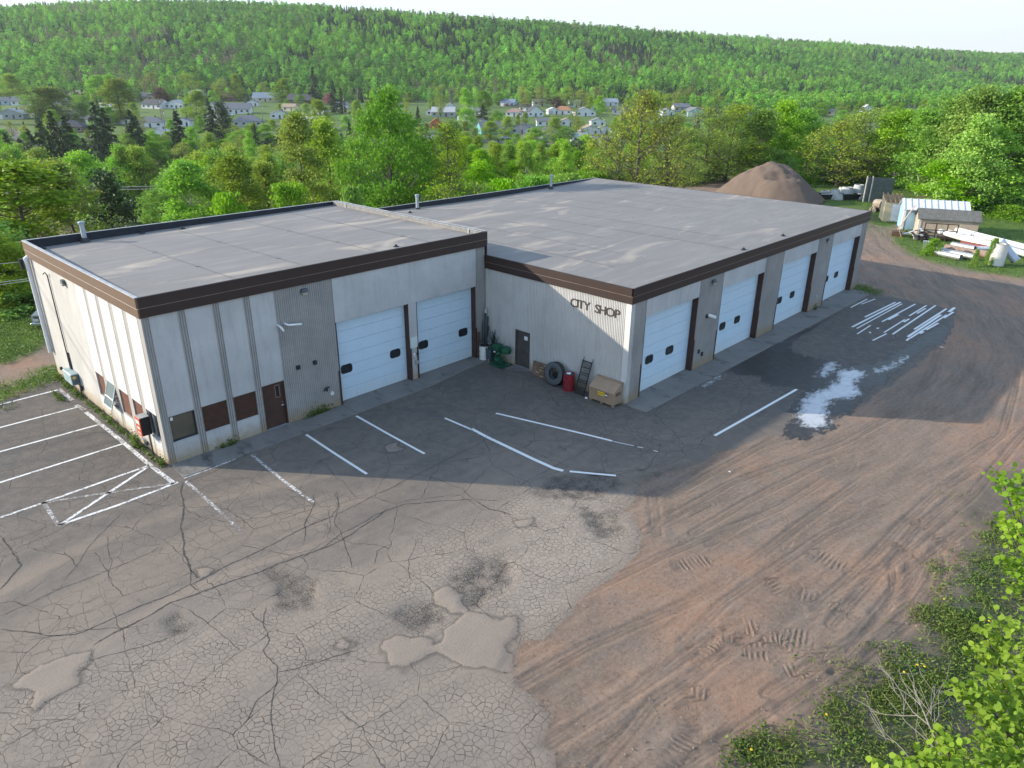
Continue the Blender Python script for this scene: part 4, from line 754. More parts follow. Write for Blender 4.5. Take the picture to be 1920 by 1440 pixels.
def tubes_np(paths, n=5):
    V_ = []; F_ = []
    for pts, rad in paths:
        pts = np.asarray(pts, float); k = len(pts); b = len(V_) and sum(len(v) for v in V_)
        d = np.gradient(pts, axis=0); d /= np.linalg.norm(d, axis=1)[:, None]+1e-9
        ref = np.array([0, 0, 1.]) if abs(d[0, 2]) < .9 else np.array([1., 0, 0]); a = np.cross(d, ref); a /= np.linalg.norm(a, axis=1)[:, None]+1e-9; c = np.cross(a, d)
        an = np.arange(n)*2*PI/n; ring = pts[:, None]+(a[:, None]*np.cos(an)[None, :, None]+c[:, None]*np.sin(an)[None, :, None])*np.asarray(rad)[:, None, None]
        V_.append(ring.reshape(-1, 3)); i = np.arange(k-1)[:, None]*n; j = np.arange(n)[None]; F_.append((np.stack([i+j, i+(j+1) % n, i+n+(j+1) % n, i+n+j], -1).reshape(-1, 4)+b))
    return np.concatenate(V_), np.concatenate(F_)
def leaves_np(C, size, rg, flat=.25, up=.35, asp=.75):
    n = len(C); d = rg.normal(size=(n, 3)); d[:, 2] += up*0; d /= np.linalg.norm(d, axis=1)[:, None]; nn = rg.normal(size=(n, 3)); nn[:, 2] += up*2; b = np.cross(d, nn); b /= np.linalg.norm(b, axis=1)[:, None]+1e-9
    sz = size*(.6+.8*rg.random(n))[:, None]; d = d*sz; b = b*sz*asp; k = np.cross(d, b); k /= np.linalg.norm(k, axis=1)[:, None]+1e-9
    V_ = np.stack([C-d*.5, C+b*.5+k*sz*.12, C+d*.5, C-b*.5+k*sz*.12], 1).reshape(-1, 3); return V_, np.arange(n*4).reshape(-1, 4)
def make_tree(seed, h=12., cb=.2, w=6., nclump=70, nleaf=7000, ls=.28, cr=.9, mat='green', bark=BARK, shape='round', twig=0, r0=.16, dens=1.0, trunks=1):
    rg = np.random.default_rng(seed)
    lean = rg.normal(size=2)*.03*h; zt = h*.93; ts = np.linspace(0, 1, 9); trunk = np.stack([lean[0]*ts**2+rg.normal(size=9)*.05*ts*2, lean[1]*ts**2+rg.normal(size=9)*.05*ts*2, zt*ts], 1)
    tp = lambda z: np.array([np.interp(z, trunk[:, 2], trunk[:, k]) for k in range(3)])
    paths = [(trunk, r0*(1-ts*.88))]
    prof = dict(round=lambda v: (np.sin(PI*np.clip(v*.90+.10, 0, 1))**.6), tall=lambda v: (np.sin(PI*np.clip(v*.84+.15, 0, 1))**.8)*(1-.3*v**2), cone=lambda v: 1-.9*v, egg=lambda v: np.sin(PI*np.clip(v**.8*.92+.1, 0, 1))**.75*(1-.25*v), bush=lambda v: np.sqrt(np.clip(1-(v*.98)**2, 0, 1)))[shape]
    cl = []
    lob = rg.random(8)*.75+.55
    while len(cl) < nclump:
        v = rg.random()**.85; a = rg.random()*2*PI; rr_ = (rg.random()**.42)
        R = prof(v)*w/2*(lob[int(a/2/PI*8) % 8]*.5+lob[int(v*7.9)]*.5+.14)
        cl.append([math.cos(a)*R*rr_, math.sin(a)*R*rr_, h*(cb+(1-cb)*v*.97), R])
    cl = np.array(cl); Ls = []; Tn = []
    for c in cl:
        p1 = tp(c[2]); c[:2] += p1[:2]; hz = math.hypot(c[0]-p1[0], c[1]-p1[1]); z0 = max(h*cb*.55, c[2]-hz*(.7+.5*rg.random())-.3); p0 = tp(min(z0, zt*.97)); p3 = np.array(c[:3])
        m1 = p0*.62+p3*.38+np.array([0, 0, -.12*hz])+rg.normal(size=3)*.08; m2 = p0*.25+p3*.75+np.array([0, 0, -.08*hz])+rg.normal(size=3)*.12
        rb = r0*.34*(.4+.6*(1-z0/h)); paths.append((np.stack([p0, m1, m2, p3]), [rb, rb*.65, rb*.35, .012]))
        for q in range(twig):
            e = p3+rg.normal(size=3)*np.array([cr, cr, cr*.7])*.9+np.array([0, 0, .35*cr]); s0 = m2+(p3-m2)*rg.random(); paths.append((np.stack([s0, (s0+e)/2+rg.normal(size=3)*.06, e]), [.022, .014, .007]))
        k = int(nleaf/nclump*(.4+1.2*rg.random())*dens); o_ = rg.normal(size=(k, 3))*np.array([cr, cr, cr*.62])*(.55+.4*rg.random()); Ls.append(p3+o_); Tn.append(np.clip(rg.random()*.55+rg.random(k)*.5, 0, 1))
    V1, F1 = tubes_np(paths, 5); tm = np_mesh('trunk', V1, F1, None, bark, True)
    C = np.concatenate(Ls); C[:, 2] = np.clip(C[:, 2], .15, h*1.02); V2, F2 = leaves_np(C, ls, rg); cm_ = np_mesh('crown', V2, F2, {'tint': ('FACE', np.concatenate(Tn))}, LM[mat])
    return dict(t=tm, c=cm_, h=h, w=w)
def make_spruce(seed, h=11., w=5.2, n=5200, ls=.36, sparse=0.0, mat='spruce'):
    rg = np.random.default_rng(seed); ts = np.linspace(0, 1, 6); paths = [(np.stack([ts*0, ts*0, ts*h*.98], 1), .15*(1-ts*.93))]; Cs = []; z = h*.06
    nb = int(70*(1-sparse*.4))
    for k in range(nb):
        v = (k+rg.random())/nb; zz = h*(.05+.93*v); L = w/2*(1-v)**.85*(.65+.5*rg.random())+.12; a = rg.random()*2*PI; d = np.array([math.cos(a), math.sin(a), 0]); e = np.array([0, 0, zz-.28*L]); paths.append((np.stack([[0, 0, zz], d*L*.5+np.array([0, 0, zz-.05*L]), d*L+e]), [.035, .02, .008]))
        m = int(n/nb*(.35+1.3*(1-v))); u = rg.random(m)**.7; q = np.array([0, 0, zz])+d[None]*L*u[:, None]+np.array([0, 0, 1])*(-.24*L*u*u)[:, None]+np.stack([-d[1]*np.ones(m), d[0]*np.ones(m), 0*np.ones(m)], 1)*(rg.normal(size=m)*.20*L*(1.15-u*.8))[:, None]+rg.normal(size=(m, 3))*.07; Cs.append(q)
    V1, F1 = tubes_np(paths, 5); tm = np_mesh('trunk', V1, F1, None, BARK, True); C = np.concatenate(Cs); V2, F2 = leaves_np(C, ls, rg, up=.7, asp=.55); return dict(t=tm, c=np_mesh('crown', V2, F2, {'tint': ('FACE', rg.random(len(F2)))}, LM[mat]), h=h, w=w)
K = dict(
    maple=[make_tree(1, 14, .12, 8.5, 110, 15000, .27, .85, 'green', r0=.24), make_tree(2, 13, .10, 8, 100, 13000, .27, .85, 'green', r0=.22)],
    bright=[make_tree(3, 12, .06, 5.4, 80, 11000, .25, .66, 'bright', BIRCH, 'tall', r0=.14), make_tree(4, 12, .06, 5, 70, 10500, .25, .62, 'bright', BIRCH, 'tall', r0=.13), make_tree(5, 11, .05, 5.6, 75, 10500, .25, .7, 'bright', BARK, 'egg', r0=.13)],
    olive=[make_tree(6, 13, .06, 6, 80, 10500, .25, .68, 'olive', BARK, 'egg', 1, .16), make_tree(7, 14, .08, 5.5, 70, 9500, .24, .62, 'olive', BARK, 'tall', 1, .16)],
    bud=[make_tree(8, 14, .12, 7.5, 95, 6800, .20, .8, 'bud', BARK, 'round', 5, .20), make_tree(9, 13, .10, 7, 90, 5600, .20, .85, 'bud', BARK, 'tall', 6, .18), make_tree(19, 13, .12, 8, 90, 6600, .21, .9, 'olive', BARK, 'round', 5, .2)],
    thin=[make_tree(10, 14, .10, 6, 85, 4200, .19, .8, 'olive', BARK, 'tall', 6, .17)],
    bush=[make_tree(11, 3.2, .02, 4.2, 45, 4500, .22, .55, 'bright', BARK, 'bush', 0, .05), make_tree(12, 3.6, .02, 4.4, 45, 4200, .22, .55, 'green', BARK, 'bush', 0, .05)],
    spruce=[make_spruce(13), make_spruce(14, 12, 4.8, 5400), make_spruce(15, 10, 5.6, 5000)], pine=[make_tree(16, 10, .15, 6, 55, 5200, .30, .7, 'spruce', BARK, 'cone', 1, .16)],
    pink=[make_tree(17, 5, .15, 5.5, 45, 3600, .25, .7, 'pink', BARK, 'round', 0, .1)], maroon=[make_tree(18, 8, .15, 6, 55, 4500, .27, .8, 'maroon', BARK, 'round', 0, .13)])
NAMEK = dict(maple='maple_tree', bright='leafy_tree', olive='poplar_tree', bud='budding_tree', thin='budding_tree', bush='shrub', spruce='spruce_tree', pine='pine_tree', pink='blossom_tree', maroon='maroon_tree')
CATK = dict(bush='shrub')
NT_ = 0
def place_tree(kind, x, y, h, w, label, group=None, i=None, sink=.1):
    global NT_
    NT_ += 1; p = K[kind][(NT_ if i is None else i) % len(K[kind])]
    e = empty(NAMEK[kind], (x, y, Hs(x, y)-sink), RNG.random()*6.283, label, CATK.get(kind, 'tree'), group)
    e.scale = (w/p['w'], w/p['w'], h/p['h']); link('trunk', p['t'], e); link('crown', p['c'], e); return e
def plant(kind, px, ytop, s_, wpx, label, group=None, i=None):
    P_ = at(px, ytop, s_); d = (P_-CAMP).length; return place_tree(kind, P_.x, P_.y, max(1.5, (P_.z-Hs(P_.x, P_.y))*1.0), wpx/FPX*d*(.85 if kind in ('bright', 'olive', 'maple') and s_ > 60 else 1.0), label, group, i)
GB = 'belt of trees behind the garage'
for a in (
    ('olive', 15, 296, 56, 190, 'broad olive-tinged tree at the left edge behind the white end wall'), ('olive', 110, 300, 62, 150, 'yellow-tipped tree between the left edge and the dark pine'),
    ('pine', 188, 318, 66, 95, 'dark ragged pine beside the beige hut and lower parking lot'), ('bright', 30, 455, 50, 120, 'low bright leafy tree by the parked pickup'), ('bright', -70, 380, 50, 140, 'bright tree cut by the left frame edge above the wires'),
    ('olive', -20, 420, 47, 110, 'thin pale-trunked tree standing over the grass beside the pickup'), ('bright', 345, 300, 82, 112, 'bright round-topped tree right of the lower parking lot'), ('maple', 300, 335, 92, 85, 'low dense green tree at the edge of the lower parking lot'),
    ('olive', 432, 286, 78, 125, 'olive tree over the back parapet, between the bright tree and the tall poplar'), ('olive', 495, 300, 84, 90, 'short yellowish tree just left of the tall twin-topped poplar'), ('olive', 552, 205, 72, 105, 'tall twin-topped olive poplar left of the big maple'),
    ('olive', 612, 222, 76, 110, 'tall olive poplar touching the left side of the big maple'), ('bright', 655, 300, 84, 90, 'bright low tree under the left side of the big maple'), ('maple', 722, 163, 68, 150, 'tallest dense green maple rising above the roof joint'),
    ('maple', 668, 258, 80, 95, 'smaller dark-green maple in the shade left of the tallest maple'), ('bright', 775, 268, 84, 95, 'bright green tree under the right side of the tallest maple'), ('thin', 843, 226, 66, 112, 'thin tree with bare upswept branches behind the middle vent pipe'),
    ('bright', 885, 296, 86, 80, 'bright tree just right of the thin bare-branched tree'), ('bud', 1205, 165, 86, 150, 'tall sparse yellow-budding tree above the far back corner of the roof'), ('bud', 1165, 240, 90, 90, 'short budding tree under the tall sparse yellow one'),
    ('bud', 1262, 212, 88, 110, 'budding tree with dark limbs right of the tall sparse yellow one'), ('olive', 1300, 240, 112, 70, 'small olive tree between two sparse budding trees'), ('bud', 1335, 200, 116, 105, 'sparse budding tree with leaning trunks left of the gravel pile'),
    ('thin', 1378, 192, 118, 100, 'slim half-bare tree directly behind the gravel pile, left slope'), ('bright', 1432, 205, 118, 90, 'bright green tree behind the peak of the gravel pile'), ('bright', 1470, 190, 122, 90, 'full green maple behind the right slope of the gravel pile'),
    ('bright', 1530, 196, 124, 95, 'bright full tree above the concrete rings'), ('bud', 1590, 225, 112, 105, 'budding tree with grey twigs above the concrete rings'), ('bud', 1640, 203, 114, 115, 'taller budding tree behind the grey panel box'),
    ('bright', 1705, 198, 112, 95, 'bright tree between the grey panel box and the cream shed'), ('bright', 1752, 205, 104, 90, 'green tree directly behind the blue shed'), ('bright', 1800, 180, 100, 100, 'large bright tree behind the long white pipes'),
    ('bright', 1864, 150, 96, 105, 'tallest bright tree at the right edge above the pipes'), ('bright', 1915, 162, 94, 105, 'bright birch cut by the right frame edge'), ('bright', 1836, 215, 90, 100, 'pale-trunked bright birch leaning over the tan shed'),
    ('bright', 1893, 225, 90, 110, 'low-branched bright birch behind the white pipes at the right edge'), ('bright', 1790, 300, 92, 110, 'bright low tree with its branches over the shingled shed roof'), ('bright', 1965, 200, 92, 120, 'bright tree mostly outside the right frame edge'),
    ('spruce', 1045, 258, 150, 46, 'dark spruce standing above the young aspens, behind the third vent pipe'), ('spruce', 1059, 302, 100, 26, 'narrow small spruce right of the third vent pipe'), ('spruce', 935, 262, 160, 40, 'dark spruce behind the young aspens, near the thin bare tree'),
    ('spruce', 1303, 232, 150, 36, 'dark columnar spruce showing between two budding trees'), ('pine', 1085, 262, 150, 46, 'dark ragged pine among the young aspens')):
    plant(*a, GB)
for k in range(40):     # young aspens massed behind the long roof
    px = 868+k*7.1+RNG.uniform(-8, 8); plant('bright' if k % 4 else 'olive', px, RNG.uniform(262, 318)-(20 if k % 5 == 0 else 0), RNG.uniform(92, 150), RNG.uniform(38, 62), 'young bright aspen in the dense row behind the long roof', 'young aspens behind the long roof')
for k, (px, yt, s_, w) in enumerate(((420, 365, 66, 70), (540, 345, 68, 75), (655, 352, 64, 60), (760, 352, 68, 70), (820, 352, 72, 80), (880, 345, 76, 80), (940, 338, 78, 80), (1000, 330, 82, 75), (1060, 326, 84, 80), (1110, 322, 88, 70), (1160, 330, 92, 80), (1220, 335, 94, 80), (1280, 338, 116, 80), (1330, 335, 120, 60), (1500, 325, 116, 60), (1560, 330, 118, 70), (1620, 335, 118, 60), (1680, 340, 112, 60), (1850, 398, 90, 80), (1905, 392, 88, 80), (1800, 392, 92, 80), (40, 555, 47, 110), (95, 545, 52, 80), (0, 540, 50, 90), (1885, 412, 86, 50), (1945, 420, 84, 70))):
    plant('bush', px, yt, s_, w, 'leafy green shrub under the trees along the yard edge', 'shrubs along the yard edge')
GV = 'trees in the valley between garage and town'
for a in (('spruce', 70, 218, 225, 52), ('spruce', 92, 204, 232, 56), ('spruce', 118, 214, 228, 54), ('spruce', 50, 240, 215, 46), ('spruce', 8, 246, 205, 50), ('spruce', 108, 236, 205, 50), ('spruce', 84, 240, 208, 46), ('spruce', 172, 188, 250, 56), ('spruce', 190, 200, 255, 56), ('spruce', 240, 204, 262, 48), ('spruce', 252, 214, 262, 40), ('spruce', 328, 206, 262, 50), ('spruce', 392, 196, 300, 44), ('pine', 410, 190, 310, 40)):
    plant(*a, 'dark spruce standing in the valley between the garage and the houses', GV)
for k in range(150):
    px = RNG.uniform(-60, 1960); s_ = RNG.uniform(112, 235)
    if 195 < px < 310 and s_ < 150: s_ = 155
    base = 300 if px < 560 else 285 if px < 1150 else 262
    yt = RNG.uniform(base-28, base+30)-(s_-112)*.10; plant(RNG.choice(('bright', 'bright', 'maple', 'olive', 'olive', 'bud')), px, yt, s_, RNG.uniform(6, 10)*FPX/s_*.85, 'leafy valley tree between the garage and the houses', GV)

# ------------------------------------------------------------------ the wooded hillside (one far-off wood)
def far_leaf(name, a, b, va=.35):
    t = NT(name); tint = t.attr('tint'); i = t.n.new('ShaderNodeObjectInfo'); r = i.outputs['Random']
    c = t.mix(t.math('ADD', t.math('MULTIPLY', tint, .6), t.math('MULTIPLY', r, .5)), a, b)
    h_ = t.n.new('ShaderNodeHueSaturation'); t.put(h_.inputs['Value'], t.rng(t.math('FRACT', t.math('MULTIPLY', r, 9.7)), 0, 1, 1-va, 1+va)); t.put(h_.inputs['Hue'], t.rng(t.math('FRACT', t.math('MULTIPLY', r, 5.3)), 0, 1, .49, .515)); t.put(h_.inputs['Color'], c)
    t.bsdf.inputs['Roughness'].default_value = .7; t.put(t.bsdf.inputs['Base Color'], h_.outputs[0])
    tb = t.n.new('ShaderNodeBsdfTranslucent'); t.put(tb.inputs[0], h_.outputs[0]); m_ = t.n.new('ShaderNodeMixShader'); m_.inputs[0].default_value = .35; t.l.new(t.bsdf.outputs[0], m_.inputs[1]); t.l.new(tb.outputs[0], m_.inputs[2]); t.l.new(m_.outputs[0], t.out.inputs[0]); return t.mat
FL = [far_leaf('wood_leaf_green', (.125, .30, .026), (.26, .52, .055)), far_leaf('wood_leaf_deep', (.09, .23, .028), (.18, .38, .05)), far_leaf('wood_needle', (.028, .062, .026), (.055, .105, .045)), far_leaf('wood_bud', (.13, .145, .06), (.21, .215, .10))]
pcol = bpy.data.collections.new('wood_tree_kinds')
def far_tree(idx, seed, h, w, n, ls, mat, cb, cone=False, pale=True):
    rg = np.random.default_rng(seed); 
    if cone: v = rg.random(n)**1.25; R = w/2*(1-v)**.8*(.6+.5*rg.random(n))
    else:
        v = rg.random(n); R = w/2*np.sin(PI*np.clip(v*.88+.1, 0, 1))**.6*rg.random(n)**.4*(.75+.5*np.sin(v*9+rg.random()*6)**2)
    a = rg.random(n)*2*PI+0; lob = 1+.25*np.sin(a*2+rg.random()*6); C = np.stack([np.cos(a)*R*lob, np.sin(a)*R*lob, h*(cb+(1-cb)*v)], 1)+rg.normal(size=(n, 3))*.18
    V2, F2 = leaves_np(C, ls, rg, up=.6); T = np.clip(.25+.5*v*0+.5*rg.random(n), 0, 1)
    V1, F1 = tubes_np([(np.array([[0, 0, -1.], [.1, .05, h*.5], [0, 0, h*.93]]), [.16, .12, .03])], 4)
    me = np_mesh('wood_tree', np.concatenate([V1, V2]), np.concatenate([F1, F2+len(V1)]), {'tint': ('FACE', np.concatenate([np.zeros(len(F1)), T]))}, BIRCH if pale else BARK)
    me.materials.append(mat); me.polygons.foreach_set('material_index', np.concatenate([np.zeros(len(F1), np.int32), np.ones(len(F2), np.int32)])); o_ = bpy.data.objects.new('wood_tree_%02d' % idx, me); pcol.objects.link(o_)
for k, a in enumerate(((31, 12.5, 7.2, 260, 1.3, FL[0], .22), (32, 14, 6.2, 240, 1.25, FL[0], .3), (33, 11.5, 7.8, 260, 1.35, FL[0], .18), (34, 12, 7.6, 260, 1.35, FL[1], .2), (35, 13, 6.6, 230, 1.3, FL[1], .25), (36, 10.5, 4.8, 280, 1.0, FL[2], .04, True, False), (37, 12, 4.6, 280, 1.0, FL[2], .05, True, False), (38, 11, 6.0, 100, .9, FL[3], .22), (39, 12, 6.5, 110, .9, FL[3], .25))): far_tree(k, *a)
rg = np.random.default_rng(5); Sx = []; Qx = []
ss = 470.0
while ss < 2600:
    sp = 4.8+.002*ss; qs = np.arange(-.88, .88, sp/ss); Qx.append(qs+rg.uniform(-.5, .5, len(qs))*sp/ss); Sx.append(ss+rg.uniform(-.5, .5, len(qs))*sp); ss += sp*(1.0 if ss < 1250 else 1.5)
S_ = np.concatenate(Sx); Q_ = np.concatenate(Qx); T_ = S_*Q_; sb = 600+230*sstep(.1, .7, Q_)-40*sstep(-.3, -.7, Q_); sr = 1080+700*sstep(-.1, .8, Q_)
lo = sb-25-190*sstep(.12, .35, Q_)+60*(fbm(Q_*14, Q_*0, 61)-.5)
k = (S_ > lo) & (S_ < sr+90) & ((fbm(S_/22, T_/22, 62) > .30) | (S_ > sb+150)); S_, Q_, T_, sb, sr = S_[k], Q_[k], T_[k], sb[k], sr[k]
xw = CAMP.x+S_*VX+T_*UX; yw = CAMP.y+S_*VY+T_*UY; zw = H(xw, yw); n = len(S_); p = (S_-sb)/(sr-sb)
con = fbm(S_/120, T_/70, 63)+.22*fbm(S_/25, T_/25, 64)-.11+.10*np.exp(-((p-.62)/.2)**2)*(Q_ > -.2)+.16*np.exp(-((p-.0)/.07)**2)+.10*sstep(.85, 1., p)
bare = fbm(S_/90, T_/110, 65)+.18*np.exp(-((p-.8)/.15)**2-((Q_+.30)/.14)**2)
u = rg.random(n); deep = fbm(S_/140, T_/140, 66)+.12*sstep(.1, .5, Q_)*sstep(.3, .7, p)
idx = np.where(u < sstep(.53, .80, con)*.75+.015, rg.integers(5, 7, n), np.where(rg.random(n) < sstep(.56, .72, bare)*.7+.03, rg.integers(7, 9, n), np.where(rg.random(n) < sstep(.40, .64, deep)*.8, rg.integers(3, 5, n), rg.integers(0, 3, n))))
scl = (.50+.46*rg.random(n))*(1-.25*sstep(.7, 1, p))*np.where(p < .08, .85, 1)*np.where(rg.random(n) < .03, 1.3, 1); scl *= np.where(S_ > 1300, 1.1, 1)
me = np_mesh('hillside_forest', np.stack([xw, yw, zw-.3], 1), np.zeros((0, 4), np.int32), {'idx': ('POINT', idx), 'scl': ('POINT', scl), 'rot': ('POINT', rg.random(n)*6.28)})
fo = link('hillside_forest', me); tag(fo, kind='stuff')
ng = bpy.data.node_groups.new('forest_scatter', 'GeometryNodeTree'); ng.interface.new_socket('Geometry', in_out='INPUT', socket_type='NodeSocketGeometry'); ng.interface.new_socket('Geometry', in_out='OUTPUT', socket_type='NodeSocketGeometry')
N = ng.nodes; gi = N.new('NodeGroupInput'); go = N.new('NodeGroupOutput'); iop = N.new('GeometryNodeInstanceOnPoints'); ci = N.new('GeometryNodeCollectionInfo')
ci.inputs['Collection'].default_value = pcol; ci.inputs['Separate Children'].default_value = True; ci.inputs['Reset Children'].default_value = True
mtp = N.new('GeometryNodeMeshToPoints')
def nattr(nm): a = N.new('GeometryNodeInputNamedAttribute'); a.data_type = 'FLOAT'; a.inputs['Name'].default_value = nm; return a.outputs['Attribute']
cx = N.new('ShaderNodeCombineXYZ'); ng.links.new(nattr('rot'), cx.inputs[2])
ng.links.new(gi.outputs[0], mtp.inputs['Mesh']); ng.links.new(mtp.outputs[0], iop.inputs['Points']); ng.links.new(ci.outputs[0], iop.inputs['Instance']); iop.inputs['Pick Instance'].default_value = True
ng.links.new(nattr('idx'), iop.inputs['Instance Index']); ng.links.new(cx.outputs[0], iop.inputs['Rotation']); ng.links.new(nattr('scl'), iop.inputs['Scale']); ng.links.new(iop.outputs[0], go.inputs[0])
md = fo.modifiers.new('scatter', 'NODES'); md.node_group = ng

# ------------------------------------------------------------------ the town in the valley
HOUSEREC = []
def house_paint(name, c): return M(name, c, .75, 0, .06, .6)
WALLC = dict(white=(.62, .63, .64), cream=(.58, .52, .40), tan=(.38, .30, .22), yellow=(.50, .38, .15), blue=(.30, .42, .52), teal=(.10, .30, .32), grey=(.36, .37, .38), brown=(.12, .075, .055), pink=(.5, .3, .26), brick=(.20, .13, .10), orange=(.55, .16, .06))
ROOFC = dict(grey=(.17, .175, .19), dark=(.07, .072, .08), brown=(.13, .09, .07), pink=(.30, .20, .17), tan=(.30, .24, .18), orange=(.34, .17, .09), light=(.42, .43, .44), blue=(.16, .20, .28))
def house(px, py, wpx, wc_, rc, lab, kind='gable', rz=None, ratio=.62, h=2.7, garage=False, chim=True, group='houses in the valley town'):
    p = hit(px, py); d = (p-CAMP).length; w = max(6.0, min(18, wpx/FPX*d)); l = w*ratio; rz = (-YAW+RNG.uniform(-.35, .35)) if rz is None else -YAW+rz
    e = empty('house', (p.x, p.y, Hs(p.x, p.y)-.15), rz, lab, 'house', group); HOUSEREC.append((px, py, wpx, math.hypot(p.x-CAMP.x, p.y-CAMP.y)))
    wm = house_paint('house_'+wc_, WALLC[wc_]); rm = M('shingle_'+rc, ROOFC[rc], .85, 0, .12, 1.2); x, y = w/2, l/2; rh = min(x, y)*(.62 if kind != 'steep' else 1.15)
    mb = MB(); pts = [(-x, -y, -1.5), (x, -y, -1.5), (x, y, -1.5), (-x, y, -1.5), (-x, -y, h), (x, -y, h), (x, y, h), (-x, y, h)]; fs = [(0, 1, 5, 4), (1, 2, 6, 5), (2, 3, 7, 6), (3, 0, 4, 7)]
    ft = 'front' if kind in ('front', 'steep') else kind
    if ft == 'gable': pts += [(-x, 0, h+rh), (x, 0, h+rh)]; fs += [(4, 7, 8), (6, 5, 9)]
    elif ft == 'front': pts += [(0, -y, h+rh), (0, y, h+rh)]; fs += [(5, 4, 8), (7, 6, 9)]
    mb.faces(pts, fs); mb.build('wall', wm, e); mb = MB(); o_ = .35; th = .14
    if ft == 'gable':
        k_ = rh/y
        for s_ in (-1, 1): mb.faces([(-x-o_, s_*(y+o_), h-o_*k_), (x+o_, s_*(y+o_), h-o_*k_), (x+o_, 0, h+rh), (-x-o_, 0, h+rh)]+[(-x-o_, s_*(y+o_), h-o_*k_+th), (x+o_, s_*(y+o_), h-o_*k_+th), (x+o_, 0, h+rh+th), (-x-o_, 0, h+rh+th)], [(0, 1, 2, 3), (4, 5, 6, 7), (0, 1, 5, 4), (1, 2, 6, 5), (3, 0, 4, 7)])
    elif ft == 'front':
        k_ = rh/x
        for s_ in (-1, 1): mb.faces([(s_*(x+o_), -y-o_, h-o_*k_), (s_*(x+o_), y+o_, h-o_*k_), (0, y+o_, h+rh), (0, -y-o_, h+rh)]+[(s_*(x+o_), -y-o_, h-o_*k_+th), (s_*(x+o_), y+o_, h-o_*k_+th), (0, y+o_, h+rh+th), (0, -y-o_, h+rh+th)], [(0, 1, 2, 3), (4, 5, 6, 7), (0, 1, 5, 4), (1, 2, 6, 5), (3, 0, 4, 7)])
    else:
        a = x+o_; b = y+o_; q = max(.3, x-y); mb.faces([(-a, -b, h-.1), (a, -b, h-.1), (a, b, h-.1), (-a, b, h-.1), (-q, 0, h+rh), (q, 0, h+rh)], [(0, 1, 5, 4), (1, 2, 5), (2, 3, 4, 5), (3, 0, 4), (3, 2, 1, 0)])
    rf = mb.build('roof', rm, e)
    if chim: mb = MB(); mb.box(x*.3, x*.3+.5, -.25, .25, h, h+rh+.7); mb.build('chimney', M('chimney_brick', (.2, .1, .07)), rf)
    nx = max(2, int(w/3.2)); gx = -x+w/nx*.5 if garage else None
    def opening(nm, cx, z0, z1, hw, mat, side=0):
        mb = MB()
        if side == 0: mb.box(cx-hw, cx+hw, -y-.06, -y-.003, z0, z1)
        else: mb.box(-x-.06, -x-.003, cx-hw, cx+hw, z0, z1)
        f_ = mb.build(nm, mat, e)
        if nm == 'window':
            mb = MB()
            if side == 0: mb.box(cx-hw+.1, cx+hw-.1, -y-.075, -y-.062, z0+.1, z1-.1)
            else: mb.box(-x-.075, -x-.062, cx-hw+.1, cx+hw-.1, z0+.1, z1-.1)
            mb.build('pane', GLASS, f_)
    dk = nx//2
    for k_ in range(nx):
        cx = -x+w/nx*(k_+.5)
        if garage and k_ == 0: opening('garage_door', cx, .0, 2.2, min(1.3, w/nx*.42), M('garage_white', (.66, .66, .65), .6, 0, .04) if wc_ != 'white' else M('garage_grey', (.4, .42, .44)))
        elif k_ == dk: opening('door', cx, .0, 2.05, .48, M('door_dark', (.10, .07, .06)))
        else: opening('window', cx, .95, 2.15, min(.75, w/nx*.33), TRIMW)
    for k_ in (-.45, .45): opening('window', l*k_*.5*1.0, .95, 2.1, .5, TRIMW, 1)
    return e
